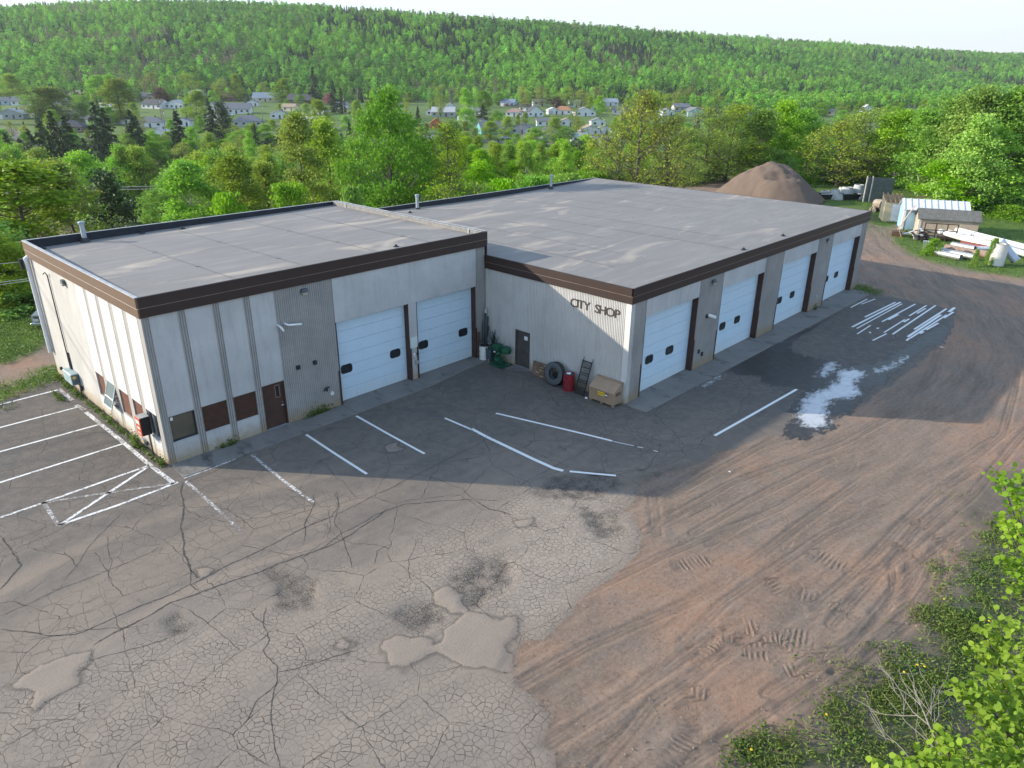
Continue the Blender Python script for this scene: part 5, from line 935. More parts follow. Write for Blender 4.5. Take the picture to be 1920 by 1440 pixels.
for a in ((4, 196, 22, 'blue', 'grey', 'pale blue house cut by the left frame edge, highest in town there', 'gable'), (49, 197, 32, 'white', 'grey', 'white house with two dark windows under a grey roof near the left edge', 'gable'),
    (27, 222, 36, 'grey', 'light', 'pale grey double-gabled house below the white one at the left edge', 'front'), (84, 221, 28, 'white', 'light', 'small white gabled house between dark spruces at the left', 'front'), (152, 186, 40, 'tan', 'tan', 'long tan house half hidden by bright trees at the upper left', 'hip'),
    (133, 247, 46, 'brick', 'dark', 'low brick house with a wide dark roof left of the dark spruces', 'hip'), (136, 222, 30, 'white', 'light', 'white house partly hidden just above the low brick house', 'gable'), (286, 238, 38, 'white', 'grey', 'white hip-roofed house with grey shingles, alone on the lawn', 'hip'),
    (303, 259, 32, 'white', 'light', 'white house showing only its gable above the trees, lowest at the left', 'front'), (276, 188, 34, 'yellow', 'grey', 'yellow house with an orange-brown garage door near the maroon tree', 'gable'), (293, 203, 36, 'white', 'dark', 'low white house with a dark roof below the yellow house', 'gable'),
    (334, 203, 32, 'white', 'light', 'white house with a wide light gable right of the utility pole', 'front'), (362, 184, 40, 'grey', 'light', 'grey house with a light metal roof beside the maroon tree', 'gable'), (434, 189, 30, 'brick', 'brown', 'reddish-brown house among olive trees above the wide white house', 'gable'),
    (446, 212, 44, 'white', 'grey', 'wide white house with a long grey roof and dark carport', 'gable'), (475, 199, 18, 'white', 'grey', 'tall narrow white house next to the wide white house', 'front'), (466, 236, 46, 'grey', 'grey', 'grey-roofed house just above the tops of the olive trees', 'hip'),
    (500, 190, 42, 'cream', 'light', 'cream house with a pale roof in the upper row', 'gable'), (566, 194, 48, 'brown', 'dark', 'dark brown house backed by black spruces', 'gable'), (347, 236, 24, 'white', 'grey', 'small white shed-like house behind the dark round spruce', 'front'), (235, 232, 26, 'white', 'dark', 'white house glimpsed between spruces left of the hip-roofed one', 'gable'),
    (845, 207, 16, 'white', 'grey', 'small tall white gabled house right of the tallest maple', 'steep'), (832, 218, 40, 'grey', 'light', 'low grey garage-like house left of the small tall white one', 'gable'), (798, 284, 22, 'white', 'orange', 'white house with an orange roof showing beside the thin bare tree', 'gable'), (818, 240, 12, 'orange', 'orange', 'tiny orange gable above the road', 'steep'),
    (926, 250, 56, 'teal', 'grey', 'long low teal building beside the lower street', 'gable'), (966, 218, 30, 'white', 'pink', 'white house with a pinkish hip roof below the blossom tree', 'hip'), (1002, 218, 28, 'white', 'dark', 'white house with a steep bright gable', 'steep'), (954, 199, 26, 'blue', 'blue', 'blue-grey roofed house beside the pink blossom tree', 'gable'),
    (980, 250, 38, 'grey', 'grey', 'grey-roofed house with a pale blue door above the street', 'front'), (1056, 214, 32, 'white', 'orange', 'white house under an orange-brown roof in the middle row', 'hip'), (1095, 217, 36, 'white', 'grey', 'white house with a front gable and long grey roof in the middle row', 'front'), (1078, 200, 24, 'white', 'grey', 'white house in the upper row, above the middle row gable', 'gable'),
    (1142, 198, 28, 'white', 'light', 'white house at the right end of the upper row left of the sparse tree', 'gable'), (1030, 252, 24, 'cream', 'tan', 'cream house half behind a pale green tree above the street', 'front'), (1104, 252, 34, 'white', 'tan', 'white house with a tan gable roof in the lowest row', 'front'), (1131, 251, 24, 'white', 'light', 'small white garage beside the tan-roofed white house', 'front'),
    (1122, 277, 44, 'white', 'grey', 'white house with a grey roof nearest the young aspens', 'gable'), (1036, 214, 20, 'white', 'light', 'narrow white house left of the orange-roofed one', 'front'), (1010, 198, 22, 'white', 'grey', 'white house behind olive trees in the upper row', 'gable'), (1050, 198, 18, 'maroon' if 0 else 'brick', 'brown', 'small dark red house in the upper row', 'gable'),
    (1276, 208, 28, 'grey', 'grey', 'grey house between the sparse trees, upper of two', 'gable'), (1300, 217, 34, 'blue', 'grey', 'light blue house with white trim seen between the two sparse trees', 'front'), (1328, 212, 22, 'brown', 'brown', 'brown house beside the light blue one', 'gable'), (1352, 208, 20, 'white', 'light', 'small white house just right of the brown one', 'front'), (1393, 205, 18, 'cream', 'tan', 'small cream house above the left slope of the gravel pile', 'gable'), (1450, 216, 26, 'white', 'grey', 'white house glimpsed behind the bright maples', 'gable'), (1623, 212, 18, 'white', 'light', 'lone white gable far right above the budding trees', 'steep')):
    house(*a[:6], kind=a[6], garage=(len(a[5]) % 3 == 0), chim=(len(a[5]) % 2 == 0))
rh_ = random.Random(31)
for px, py, w_, wc_, rc, lab in ((112, 200, 26, 'white', 'grey', 'white house between the wide olive tree and the long tan house'), (205, 208, 24, 'white', 'light', 'white house under the pale olive tree at the left'), (60, 212, 22, 'cream', 'brown', 'small cream house right of the double-gabled one'), (182, 232, 26, 'grey', 'dark', 'grey house behind the paired spruces'), (400, 206, 24, 'white', 'grey', 'white house left of the wide white one, half behind a spruce'), (408, 228, 26, 'white', 'light', 'white house below the wide white one'), (525, 222, 30, 'white', 'grey', 'white house right of the grey roof above the olive trees'), (545, 208, 24, 'cream', 'tan', 'cream house between the cream and dark brown houses'), (600, 214, 26, 'white', 'dark', 'white house below the big black spruce'), (575, 234, 26, 'grey', 'light', 'light-roofed house over the tall poplar'), (640, 204, 22, 'white', 'grey', 'white house behind the pale utility pole'),
    (812, 216, 22, 'white', 'grey', 'white house at the left foot of the small tall white one'), (890, 214, 26, 'white', 'grey', 'white house beneath the round bright tree'), (900, 238, 28, 'grey', 'grey', 'grey house above the long teal building'), (872, 226, 24, 'white', 'dark', 'white house with a dark roof by the dark spruce mass'), (1018, 236, 24, 'white', 'grey', 'white house between the middle and lowest rows'), (1062, 236, 24, 'white', 'tan', 'white tan-roofed house between the middle and lowest rows'), (1120, 236, 26, 'white', 'grey', 'white house above the small white garage'), (1085, 266, 28, 'white', 'light', 'white house just above the young aspens, left of the nearest one'), (985, 208, 20, 'white', 'dark', 'small white house between the pink-roofed and the steep-gabled ones'), (1120, 208, 22, 'blue', 'grey', 'pale blue house under the vivid round tree'), (1160, 214, 24, 'white', 'grey', 'white house at the edge of the tall sparse tree'), (1250, 216, 22, 'white', 'grey', 'white house left of the grey one between sparse trees'), (1410, 216, 24, 'white', 'grey', 'white house over the left slope of the gravel pile'), (1500, 214, 20, 'white', 'light', 'white house above the bright trees right of the gravel pile'), (1560, 216, 18, 'cream', 'grey', 'cream house above the budding trees')):
    house(px, py, w_, wc_, rc, lab, kind=rh_.choice(('gable', 'front', 'hip', 'gable')), chim=rh_.random() < .5)
for k in range(55):
    px = RNG.uniform(-20, 700); s_ = RNG.uniform(235, 320); plant(RNG.choice(('bright', 'olive', 'maple', 'bud', 'bright', 'spruce')), px, RNG.uniform(238, 268), s_, RNG.uniform(26, 44), 'leafy valley tree on the slope below the houses', 'trees on the slope below the houses')
# street, driveways and lower parking lot draped on the terrain
def drape(name, pts, w, mat, lift=.12, world=False):
    P_ = [Vector((*p, 0)) if world else hit(*p) for p in pts]; Q = []
    for a, b in zip(P_[:-1], P_[1:]):
        m_ = max(2, int((b-a).length/6)); Q += [a.lerp(b, k_/m_) for k_ in range(m_)]
    Q.append(P_[-1]); V_ = []
    for k_, p in enumerate(Q):
        d = Q[min(k_+1, len(Q)-1)]-Q[max(k_-1, 0)]; d.z = 0; d.normalize(); nrm = Vector((-d.y, d.x, 0))*w/2
        for q in (p+nrm, p, p-nrm): V_.append((q.x, q.y, Hs(q.x, q.y)+lift))
    mb = MB(); mb.faces(V_, [(3*k_+j, 3*k_+j+1, 3*k_+j+4, 3*k_+j+3) for k_ in range(len(Q)-1) for j in (0, 1)]); return tag(mb.build(name, mat, None, True), kind='structure')
ROADM = M('road_asphalt', (.14, .135, .13), .9, 0, .12, .5); LAWN = M('lawn_green', (.06, .135, .02), .95, 0, .35, .15)
drape('road', [(-60, 225), (20, 245), (60, 275), (40, 300)], 7, ROADM); drape('road', [(700, 268), (790, 254), (860, 262), (960, 268), (1060, 268), (1150, 265), (1300, 258)], 9, ROADM); drape('road', [(520, 232), (640, 240), (780, 250)], 6, ROADM)
drape('driveway', [(150, 262), (240, 258), (330, 262)], 8, ROADM, .15); drape('parking_area', [(985, 285), (1010, 262), (1030, 250)], 22, ROADM, .16)
for p, w in (([(240, 262), (330, 255)], 16), ([(560, 215), (680, 222)], 26), ([(880, 262), (1010, 268)], 16), ([(1270, 238), (1390, 236)], 40), ([(0, 205), (60, 212)], 18), ([(300, 228), (420, 226)], 12), ([(900, 240), (1080, 236)], 16)): drape('lawn', p, w, LAWN, .1)
lot = [at(208, 418, 84), at(330, 415, 90), at(330, 392, 108), at(212, 388, 108)]; V_ = []
for p in lot: V_.append((p.x, p.y))
mb = MB(); nn = 8
for j in range(nn+1):
    for i in range(nn+1):
        u_, v_ = i/nn, j/nn; x = (V_[0][0]*(1-u_)+V_[1][0]*u_)*(1-v_)+(V_[3][0]*(1-u_)+V_[2][0]*u_)*v_; y = (V_[0][1]*(1-u_)+V_[1][1]*u_)*(1-v_)+(V_[3][1]*(1-u_)+V_[2][1]*u_)*v_; mb._a([(x, y, Hs(x, y)+.1)])
for j in range(nn):
    for i in range(nn): a = j*(nn+1)+i; mb.f.append((a, a+1, a+nn+2, a+nn+1)); mb.m.append(0)
tag(mb.build('lower_parking_lot', ROADM), kind='structure')
WHITEP = M('paint_plain', (.7, .7, .7), .7, 0, .1)
for (a, b) in (((230, 400), (248, 391)), ((261, 399), (276, 391)), ((290, 398), (300, 391)), ((215, 390.5), (300, 390.5))): drape('parking_stripe', [a, b], .16, WHITEP, .16)
hut = hit(202, 386); e = empty('hut', (hut.x, hut.y, Hs(hut.x, hut.y)), -YAW+.5, 'small beige hut with a brown gable roof beside the lower parking lot', 'hut')
mb = MB(); mb.faces([(-1.6, -2, -1), (1.6, -2, -1), (1.6, 2, -1), (-1.6, 2, -1), (-1.6, -2, 2.6), (1.6, -2, 2.6), (1.6, 2, 2.6), (-1.6, 2, 2.6), (0, -2, 3.5), (0, 2, 3.5)], [(0, 1, 5, 8, 4), (1, 2, 6, 5), (2, 3, 7, 9, 6), (3, 0, 4, 7)]); mb.build('wall', M('hut_beige', (.55, .38, .28), .8, 0, .06), e)
mb = MB()
for s_ in (-1, 1): mb.faces([(s_*1.9, -2.3, 2.42), (s_*1.9, 2.3, 2.42), (0, 2.3, 3.55), (0, -2.3, 3.55), (s_*1.9, -2.3, 2.54), (s_*1.9, 2.3, 2.54), (0, 2.3, 3.67), (0, -2.3, 3.67)], [(0, 1, 2, 3), (4, 5, 6, 7), (0, 1, 5, 4), (3, 0, 4, 7), (1, 2, 6, 5)])
mb.build('roof', M('shingle_brown', ROOFC['brown'], .85, 0, .12, 1.2), e)
POLEM = M('pole_wood', (.26, .20, .15), .9)
for px, pb, pt, lab in ((305, 232, 168, 'wooden utility pole beside the yellow house, tallest at the left'), (313, 262, 215, 'wooden utility pole above the lowest white gable'), (646, 226, 182, 'pale utility pole on the lawn left of the tallest maple'), (620, 232, 205, 'short utility pole over the tall olive poplar'), (977, 262, 208, 'wooden utility pole in front of the grey-roofed house with a pale blue door'), (1302, 262, 218, 'wooden utility pole with a crossarm beside the columnar spruce'), (494, 236, 202, 'white-topped pole above the olive trees in the middle of town'), (672, 205, 170, 'thin utility pole behind the top of the tallest maple')):
    p = hit(px, pb); d = (p-CAMP).length; h_ = min(13, (pb-pt)/FPX*d); e = empty('utility_pole', (p.x, p.y, Hs(p.x, p.y)-.2), -YAW+.4, lab, 'utility pole', 'utility poles in town'); mb = MB(); mb.tube([(0, 0, 0), (0, 0, h_)], [.2, .14], 7); mb.build('pole', POLEM, e); mb = MB(); mb.box(-1.1, 1.1, -.08, .08, h_-.9, h_-.7); mb.build('crossarm', POLEM, e); mb = MB(); mb.tube([(.3, 0, h_-2.2), (.3, 0, h_-1.4)], .24, 8); mb.build('transformer', STEEL, e)
# cars parked in town
def town_car(px, py, col, lab, rz):
    p = hit(px, py); e = empty('parked_car', (p.x, p.y, Hs(p.x, p.y)+.14), rz, lab, 'car', 'cars parked in town'); mb = MB(); mb.cbox(-2.1, 2.1, -.85, .85, .35, .9, .15); mb.faces([(-1.7, -.78, .88), (1.0, -.78, .88), (1.0, .78, .88), (-1.7, .78, .88), (-1.3, -.62, 1.45), (.35, -.62, 1.45), (.35, .62, 1.45), (-1.3, .62, 1.45)], [(4, 5, 6, 7), (0, 1, 5, 4), (1, 2, 6, 5), (2, 3, 7, 6), (3, 0, 4, 7)]); mb.build('body', M('car_'+col, dict(white=(.7, .7, .7), dark=(.05, .06, .08), red=(.3, .03, .03), silver=(.4, .42, .44), teal=(.05, .25, .28))[col], .25, .2, .03), e)
    mb = MB(); mb.box(-1.35, .55, -.72, -.70, .95, 1.35); mb.box(-1.35, .55, .70, .72, .95, 1.35); mb.build('side_glass', GLASS, e)
    for x_ in (-1.3, 1.3):
        for y_ in (-.8, .8): mb = MB(); mb.tube([(x_, y_-.1, .33), (x_, y_+.1, .33)], .33, 10); mb.build('wheel', BLACK, e)
for a in ((789, 253, 'white', 'white car driving on the lower street right of the tallest maple', -YAW), (434, 218, 'white', 'white vehicle parked in front of the wide white house', -YAW+.2), (524, 208, 'dark', 'dark car parked by the cream house lawn', -YAW-.4), (590, 203, 'teal', 'teal vehicle parked below the dark brown house', -YAW+.3), (660, 214, 'dark', 'dark car under the spruces left of the tallest maple', -YAW), (948, 262, 'silver', 'silver car beside the long teal building', -YAW+.1), (1018, 262, 'silver', 'silver car in the open parking area', -YAW+1.2)): town_car(*a)
# trees between the houses
GT2 = 'garden trees in the town'
for a in (('pink', 957, 194, 199, 26, 'round magenta blossom tree beside the blue-grey roofed house'), ('pink', 618, 178, 198, 16, 'small pink blossom tree behind the tallest dark spruces'), ('maroon', 307, 172, 198, 26, 'dark maroon tree between the yellow house and the grey one'), ('maroon', 1045, 185, 205, 20, 'small maroon tree in the upper row of houses'), ('pink', 1068, 245, 258, 14, 'small pink bush-like tree above the street'),
    ('bright', 186, 153, 190, 34, 'bright rounded tree above the long tan house'), ('bright', 210, 152, 188, 28, 'second bright rounded tree touching the first, above the long tan house'), ('olive', 28, 152, 186, 40, 'olive tree above the pale blue house at the left edge'), ('bud', 290, 146, 186, 34, 'yellowish budding tree right above the yellow house'), ('bud', 358, 147, 184, 38, 'broad yellowish budding tree over the light metal roof'),
    ('bud', 416, 155, 190, 32, 'yellowish round tree left of the narrow bright one'), ('olive', 448, 148, 190, 24, 'narrow bright olive tree near the middle of town'), ('bud', 496, 160, 188, 24, 'brownish budding tree over the cream house'), ('olive', 530, 155, 192, 36, 'round olive tree beside the dark brown house'), ('bright', 563, 168, 196, 16, 'small vivid green tree in front of the dark brown house'),
    ('spruce', 592, 136, 196, 30, 'big black spruce behind the dark brown house'), ('spruce', 628, 160, 212, 26, 'dark spruce left of the pale utility pole'), ('spruce', 642, 172, 214, 20, 'narrower dark spruce by the pale utility pole'), ('olive', 230, 165, 232, 60, 'broad pale olive tree over the valley road at the left'), ('olive', 105, 178, 225, 70, 'wide olive tree in the middle of the left cluster of houses'), ('maple', 78, 178, 226, 40, 'darker round tree beside the wide olive tree'),
    ('olive', 370, 180, 226, 46, 'round green tree above the dark round spruce'), ('spruce', 396, 192, 236, 26, 'dark brownish spruce left of the wide white house'), ('olive', 605, 195, 245, 40, 'pale green tree right of the town cars'), ('bud', 827, 168, 222, 20, 'thin yellow-topped tree left of the small tall white house'), ('bright', 876, 172, 245, 28, 'tall narrow bright tree right of the small tall white house'), ('bright', 907, 176, 212, 28, 'round bright tree right of the tall narrow one'),
    ('spruce', 905, 200, 235, 40, 'dark spruce mass under the round bright tree'), ('bud', 983, 168, 208, 26, 'olive round tree right of the magenta blossom tree'), ('bud', 1017, 166, 200, 32, 'broad olive round tree in the upper row'), ('bud', 1062, 168, 205, 32, 'olive round tree left of the maroon one'), ('bud', 1090, 172, 204, 28, 'pale round tree right of the upper row maroon tree'), ('bud', 1115, 166, 198, 28, 'tall pale round tree near the upper row right end'), ('bright', 1122, 184, 214, 24, 'vivid round tree left of the white house ending the upper row'),
    ('bud', 1268, 172, 205, 26, 'pale round tree above the grey house'), ('bud', 1295, 168, 204, 28, 'taller pale round tree above the light blue house'), ('bud', 1342, 174, 212, 24, 'pale round tree right of the brown house'), ('olive', 1040, 226, 268, 40, 'pale green tree in front of the cream house above the street'), ('olive', 920, 230, 262, 36, 'yellowish tree by the long teal building'), ('olive', 948, 222, 260, 26, 'olive tree right of the long teal building'), ('bud', 1085, 222, 258, 24, 'bare-branched tree left of the lowest row of houses')):
    kd, px, yt, yb, w, lab = a; p = hit(px, yb); d = (p-CAMP).length; place_tree(kd, p.x, p.y, (yb-yt)/FPX*d, w/FPX*d, lab, GT2)
for k in range(400):
    px = RNG.uniform(-30, 1900); py = RNG.uniform(182, 285) if px < 1150 else RNG.uniform(196, 262); p = hit(px, py); d = math.hypot(p.x-CAMP.x, p.y-CAMP.y)
    if d > 640: continue
    kd = RNG.choice(('olive', 'bud', 'maple', 'spruce', 'bright', 'olive', 'bright')); h_ = RNG.uniform(5, 10.5); w_ = h_*RNG.uniform(.55, .95)*(.6 if kd == 'spruce' else 1); hp = h_/d*FPX; wp = w_/d*FPX
    if any(d < hd+6 and abs(px-hx) < hw*.30+wp*.36 and py-hp < hy-3 and py > hy-14 for hx, hy, hw, hd in HOUSEREC): continue
    place_tree(kd, p.x, p.y, h_, w_, 'garden tree among the valley houses', 'smaller garden trees in the town')

# ------------------------------------------------------------------ things standing along the shop walls
def mk(name, x, y, rz, label, cat, z=.0, group=None): return empty(name, (x, y, z), rz, label, cat, group)
def part(e, name, mat, fn, smooth=False, ang=.7):
    mb = MB(); fn(mb); return mb.build(name, mat, e, smooth, None, ang if smooth else None)
def drum(x, y, mat, label, r=.29, h=.88, z=.03):
    e = mk('drum', x, y, .4, label, 'drum', z); part(e, 'body', mat, lambda m: m.lathe([(0, 0), (r, 0), (r, .02), (r-.012, .03), (r-.012, h*.3), (r+.006, h*.32), (r+.006, h*.34), (r-.012, h*.36), (r-.012, h*.64), (r+.006, h*.66), (r+.006, h*.68), (r-.012, h*.70), (r-.012, h-.03), (r, h-.02), (r, h), (r-.025, h), (r-.03, h-.025)], 24), True, .5)
    part(e, 'lid', DARKM if 'white' in label else M('lid_rusty', (.20, .13, .10), .6, .2, .4, 8), lambda m: m.lathe([(r-.03, h-.024), (.0, h-.02)], 24)); return e
d1 = drum(17.46, -.40, M('drum_white', (.66, .66, .62), .5, 0, .08, 3, ((.35, .28, .18), .5)), 'white steel drum with dark pipes standing in it, in the inner corner', .29, .85)
part(d1, 'rim_band', DARKM, lambda m: m.lathe([(.295, .80), (.30, .80), (.30, .87), (.295, .87)], 24))
d2 = drum(17.42, -6.58, M('drum_red', (.20, .016, .022), .4, 0, .2, 4, ((.08, .02, .02), .5)), 'dark red steel drum with a white sheet lying on its lid', .30, .90, .005)
pn = mk('paper_sheet', 17.40, -6.56, .5, 'white sheet of paper lying on the dark red drum', 'paper', .91); part(pn, 'sheet', M('paper_white', (.75, .75, .76)), lambda m: m.faces([(-.15, -.11, 0), (.15, -.1, .004), (.14, .11, 0), (-.13, .1, .012)], [(0, 1, 2, 3)]))
pi = mk('pipe_bundle', 17.48, -.38, 0, 'dark pipes and rods standing upright in the white drum', 'pipes', .4)
for k, (dx, dy, tx, ty, h_, r_) in enumerate(((0, .05, .30, .18, 2.35, .05), (.05, -.03, .34, .06, 2.0, .045), (-.1, .08, .1, .25, 1.75, .025), (.02, .0, .25, -.12, 1.5, .035), (-.12, -.1, -.3, .2, 1.0, .02), (.1, .1, .32, .24, 1.9, .03), (-.05, -.12, -.25, -.2, .95, .02))): part(pi, 'pipe', M('pipe_teal_dark', (.03, .05, .06), .5, .3), lambda m: m.tube([(dx, dy, 0), (tx, ty, h_)], r_, 8))
part(pi, 'pipe_head', GALV, lambda m: m.tube([(.29, .17, 2.2), (.31, .19, 2.42)], .075, 10))
b = mk('trash_bin', 17.40, -.86, 0, 'blue-grey metal bin on thin legs between the white drum and the green machine', 'bin', .03); part(b, 'body', M('bin_slate', (.07, .10, .12), .45, .3), lambda m: m.lathe([(0, .12), (.19, .12), (.21, .72), (.225, .74), (.2, .75), (.18, .2)], 18), True, .6)
for a_ in (.5, 2.1, 3.7, 5.2): part(b, 'leg', GALV, lambda m: m.tube([(.18*math.cos(a_), .18*math.sin(a_), .2), (.21*math.cos(a_), .21*math.sin(a_), -.0)], .014, 6))
sp = mk('rod_bundle', 17.62, -1.0, 0, 'spiky bundle of dark rods leaning behind the green machine', 'rods', .03); rs = random.Random(4)
part(sp, 'rods', M('rod_dark', (.03, .045, .045), .6), lambda m: [m.tube([(rs.uniform(-.08, .08), rs.uniform(-.08, .08), .7), (rs.uniform(-.35, .25), rs.uniform(-.45, .35), rs.uniform(1.35, 1.75))], .017, 5) for _ in range(18)]); part(sp, 'bucket', DARKM, lambda m: m.lathe([(0, 0), (.16, 0), (.2, .95), (.17, .95)], 14))
GRN = M('machine_green', (.012, .085, .045), .45, .1, .3, 5); gm = mk('green_machine', 17.42, -1.62, 0, 'dark green cast-iron workshop machine on a base plate left of the taupe door', 'machine', .03)
part(gm, 'base_plate', GRN, lambda m: m.cbox(-.42, .42, -.62, .42, 0, .07, .015)); part(gm, 'column', GRN, lambda m: m.tube([(0, .2, .05), (.05, .15, .45), (.08, .05, .8), (.05, .05, 1.05)], [.2, .15, .13, .16], 12), True)
part(gm, 'gearbox', GRN, lambda m: m.cbox(-.2, .28, -.05, .45, .78, 1.12, .06)); part(gm, 'motor', GRN, lambda m: m.tube([(-.1, -.22, .28), (-.1, .1, .28)], [.2, .2], 16), True, .6); part(gm, 'drive_guard', GRN, lambda m: m.tube([(-.12, .1, .62), (.02, -.05, .66)], [.13, .12], 12), True, .6)
part(gm, 'arm', GRN, lambda m: m.tube([(.06, .02, .95), (.08, -.3, .95)], .07, 10), True); part(gm, 'hood', GRN, lambda m: (m.lathe([(0, .22), (.16, .21), (.27, .12), (.29, 0), (.27, -.14), (.24, -.15), (.25, 0), (.2, .1), (0, .14)], 20, (.05, -.48, .92))), True); part(gm, 'control_box', M('paper_white', (.7, .7, .7)), lambda m: m.cbox(-.24, -.2, .1, .22, .72, .78, .005))
for y_ in (-.5, .05): part(gm, 'support_leg', GALV, lambda m: m.tube([(.25, y_, .05), (.22, y_, .8)], .016, 6))
bd = mk('leaning_plank', 17.32, -.12, 0, 'old brown plank leaning beside the brown jamb in the inner corner', 'plank', .03); part(bd, 'board', M('old_wood', (.10, .07, .05), .85), lambda m: m.faces([(-.05, -.02, 0), (.13, -.1, 0), (.16, .07, 1.5), (-.02, .08, 1.5), (-.05, .02, 0), (.13, -.06, 0), (.16, .10, 1.5), (-.02, .11, 1.5)], [(0, 1, 2, 3), (7, 6, 5, 4), (0, 4, 5, 1), (1, 5, 6, 2), (2, 6, 7, 3), (3, 7, 4, 0)]))
pl = mk('leaning_board', 17.74, -4.55, 0, 'brown weathered board leaning on the wall behind the big tyre', 'board', .005); WOOD = M('board_weathered', (.16, .105, .075), .85, 0, .45, 3); part(pl, 'slats', WOOD, lambda m: [m.faces([(-.12+.03*k, .72, .02+k*.15), (-.12+.03*k, -.8, .02+k*.15), (-.09+.03*k, -.8, .155+k*.15), (-.09+.03*k, .72, .155+k*.15), (-.10+.03*k, .72, .02+k*.15), (-.10+.03*k, -.8, .02+k*.15), (-.07+.03*k, -.8, .155+k*.15), (-.07+.03*k, .72, .155+k*.15)], [(0, 1, 2, 3), (0, 4, 5, 1), (3, 2, 6, 7), (1, 5, 6, 2), (0, 3, 7, 4)]) for k in range(5)]); part(pl, 'stringer', WOOD, lambda m: [m.tube([(-.06, y_, 0), (.06, y_, .76)], .03, 4) for y_ in (.6, 0, -.7)])
part(pl, 'pale_scrap', M('scrap_pale', (.42, .34, .2), .8), lambda m: [m.box(-.125+.03*k, -.118+.03*k, a_, a_+.22, .06+k*.15, .11+k*.15) for k, a_ in ((0, -.1), (1, -.5), (2, -.3), (2, .0), (3, -.55), (3, -.05), (4, -.3), (1, .2))])
def tyre(name, x, y, rz, R_, w, label, tilt=.25, mat=None):
    e = mk(name, x, y, rz, label, 'tyre', .0); r = R_*.52; mb = MB(Matrix.Translation((0, 0, R_*math.cos(tilt)+w*.5*math.sin(tilt))) @ Matrix.Rotation(-PI/2+tilt, 4, 'Y')); h_ = w/2
    mb.lathe([(r, -h_*.8), (r+.06, -h_), (R_*.86, -h_), (R_*.97, -h_*.8), (R_, -h_*.5), (R_, h_*.5), (R_*.97, h_*.8), (R_*.86, h_), (r+.06, h_), (r, h_*.8), (r+.03, h_*.7), (R_*.85, h_*.5), (R_*.85, -h_*.5), (r+.03, -h_*.7), (r, -h_*.8)], 36); mb.build('carcass', mat or M('tyre_grey', (.075, .085, .092), .75, 0, .15, 3), e, True, None, .6)
    mb2 = MB(mb.M)
    for k in range(40): a_ = k*2*PI/40; c_, s_ = math.cos(a_), math.sin(a_); q = [(R_*.995*c_-.03*s_*t_, R_*.995*s_+.03*c_*t_, z_) for t_, z_ in ((-1, -h_*.8), (1, -h_*.8), (1, h_*.8), (-1, h_*.8))]; o2 = [(x_*1.02, y_*1.02, z_) for x_, y_, z_ in q]; mb2.faces(q+o2, [(4, 5, 6, 7), (0, 1, 5, 4), (2, 3, 7, 6), (1, 2, 6, 5), (3, 0, 4, 7)])
    mb2.build('tread', BLACK, e); return e
tyre('tyre', 17.44, -5.62, 0, .60, .34, 'big grey truck tyre leaning against the wall beside the dark red drum', .18); tyre('tyre', 17.66, -5.70, 0, .33, .2, 'small black tyre seen through the hole of the big grey tyre', .15, BLACK)
ra_ = mk('mesh_ramp', 17.30, -7.36, 0, 'black steel mesh ramp leaning upright between the red drum and the tan box', 'ramp', .005); RM = M('ramp_black', (.02, .022, .025), .5, .3)
for y_ in (-.28, .28): part(ra_, 'side_rail', RM, lambda m: m.tube([(0, y_, .02), (.56, y_, 1.66)], .028, 6)); part(ra_, 'hook', RM, lambda m: m.tube([(.56, y_, 1.64), (.64, y_, 1.72), (.62, y_, 1.82)], .018, 5))
part(ra_, 'rungs', RM, lambda m: [m.tube([(.56*v, -.28, .02+1.64*v), (.56*v, .28, .02+1.64*v)], .02, 5) for v in (.02, .2, .36, .42, .58, .64, .8, .98)]); part(ra_, 'mesh', M('ramp_mesh', (.035, .036, .04), .6, .2), lambda m: [m.tube([(.56*v, -.28, .02+1.64*v), (.56*v, .28, .02+1.64*v)], .006, 3) for v in np.linspace(.03, .97, 44)]+[m.tube([(0, y_, .02), (.56, y_, 1.66)], .006, 3) for y_ in np.linspace(-.24, .24, 9)])
jb = mk('job_box', 17.54, -8.80, 0, 'tan steel job-site tool box with a sloping lid and yellow label at the wall corner', 'tool box', .005); TAN = M('box_tan', (.30, .215, .145), .5, .1, .12, 2, ((.16, .10, .06), .35)); x0, x1, y0, y1 = -.36, .36, -.74, .74
part(jb, 'body', TAN, lambda m: m.faces([(x0, y1, .12), (x0, y0, .12), (x0, y0, .72), (x0, y1, .72), (x1, y1, .12), (x1, y0, .12), (x1, y0, 1.08), (x1, y1, 1.08), (.2, y0, 1.08), (.2, y1, 1.08)], [(0, 1, 2, 3), (5, 4, 7, 6), (1, 5, 6, 8, 2), (4, 0, 3, 9, 7), (6, 7, 9, 8), (0, 4, 5, 1)]))
part(jb, 'lid', TAN, lambda m: m.faces([(x0-.025, y1+.015, .70), (x0-.025, y0-.015, .70), (.17, y0-.015, 1.075), (.17, y1+.015, 1.075), (x0-.035, y1+.015, .735), (x0-.035, y0-.015, .735), (.17, y0-.015, 1.11), (.17, y1+.015, 1.11)], [(4, 5, 6, 7), (0, 1, 5, 4), (1, 2, 6, 5), (3, 0, 4, 7), (2, 3, 7, 6)])); part(jb, 'back_ledge', TAN, lambda m: m.cbox(.185, .385, y0-.01, y1+.01, 1.085, 1.15, .01))
for xx in (x0+.04, x1-.1):
    for yy in (y0+.02, -.06, y1-.14): part(jb, 'foot', TAN, lambda m: m.box(xx, xx+.1, yy, yy+.12, 0, .118))
part(jb, 'recess_shade', M('box_tan_shaded', (.12, .085, .06), .6), lambda m: m.box(-.2, .2, y0-.012, y0-.002, .55, .72))  # darker tan plate standing in for the shade of a recess
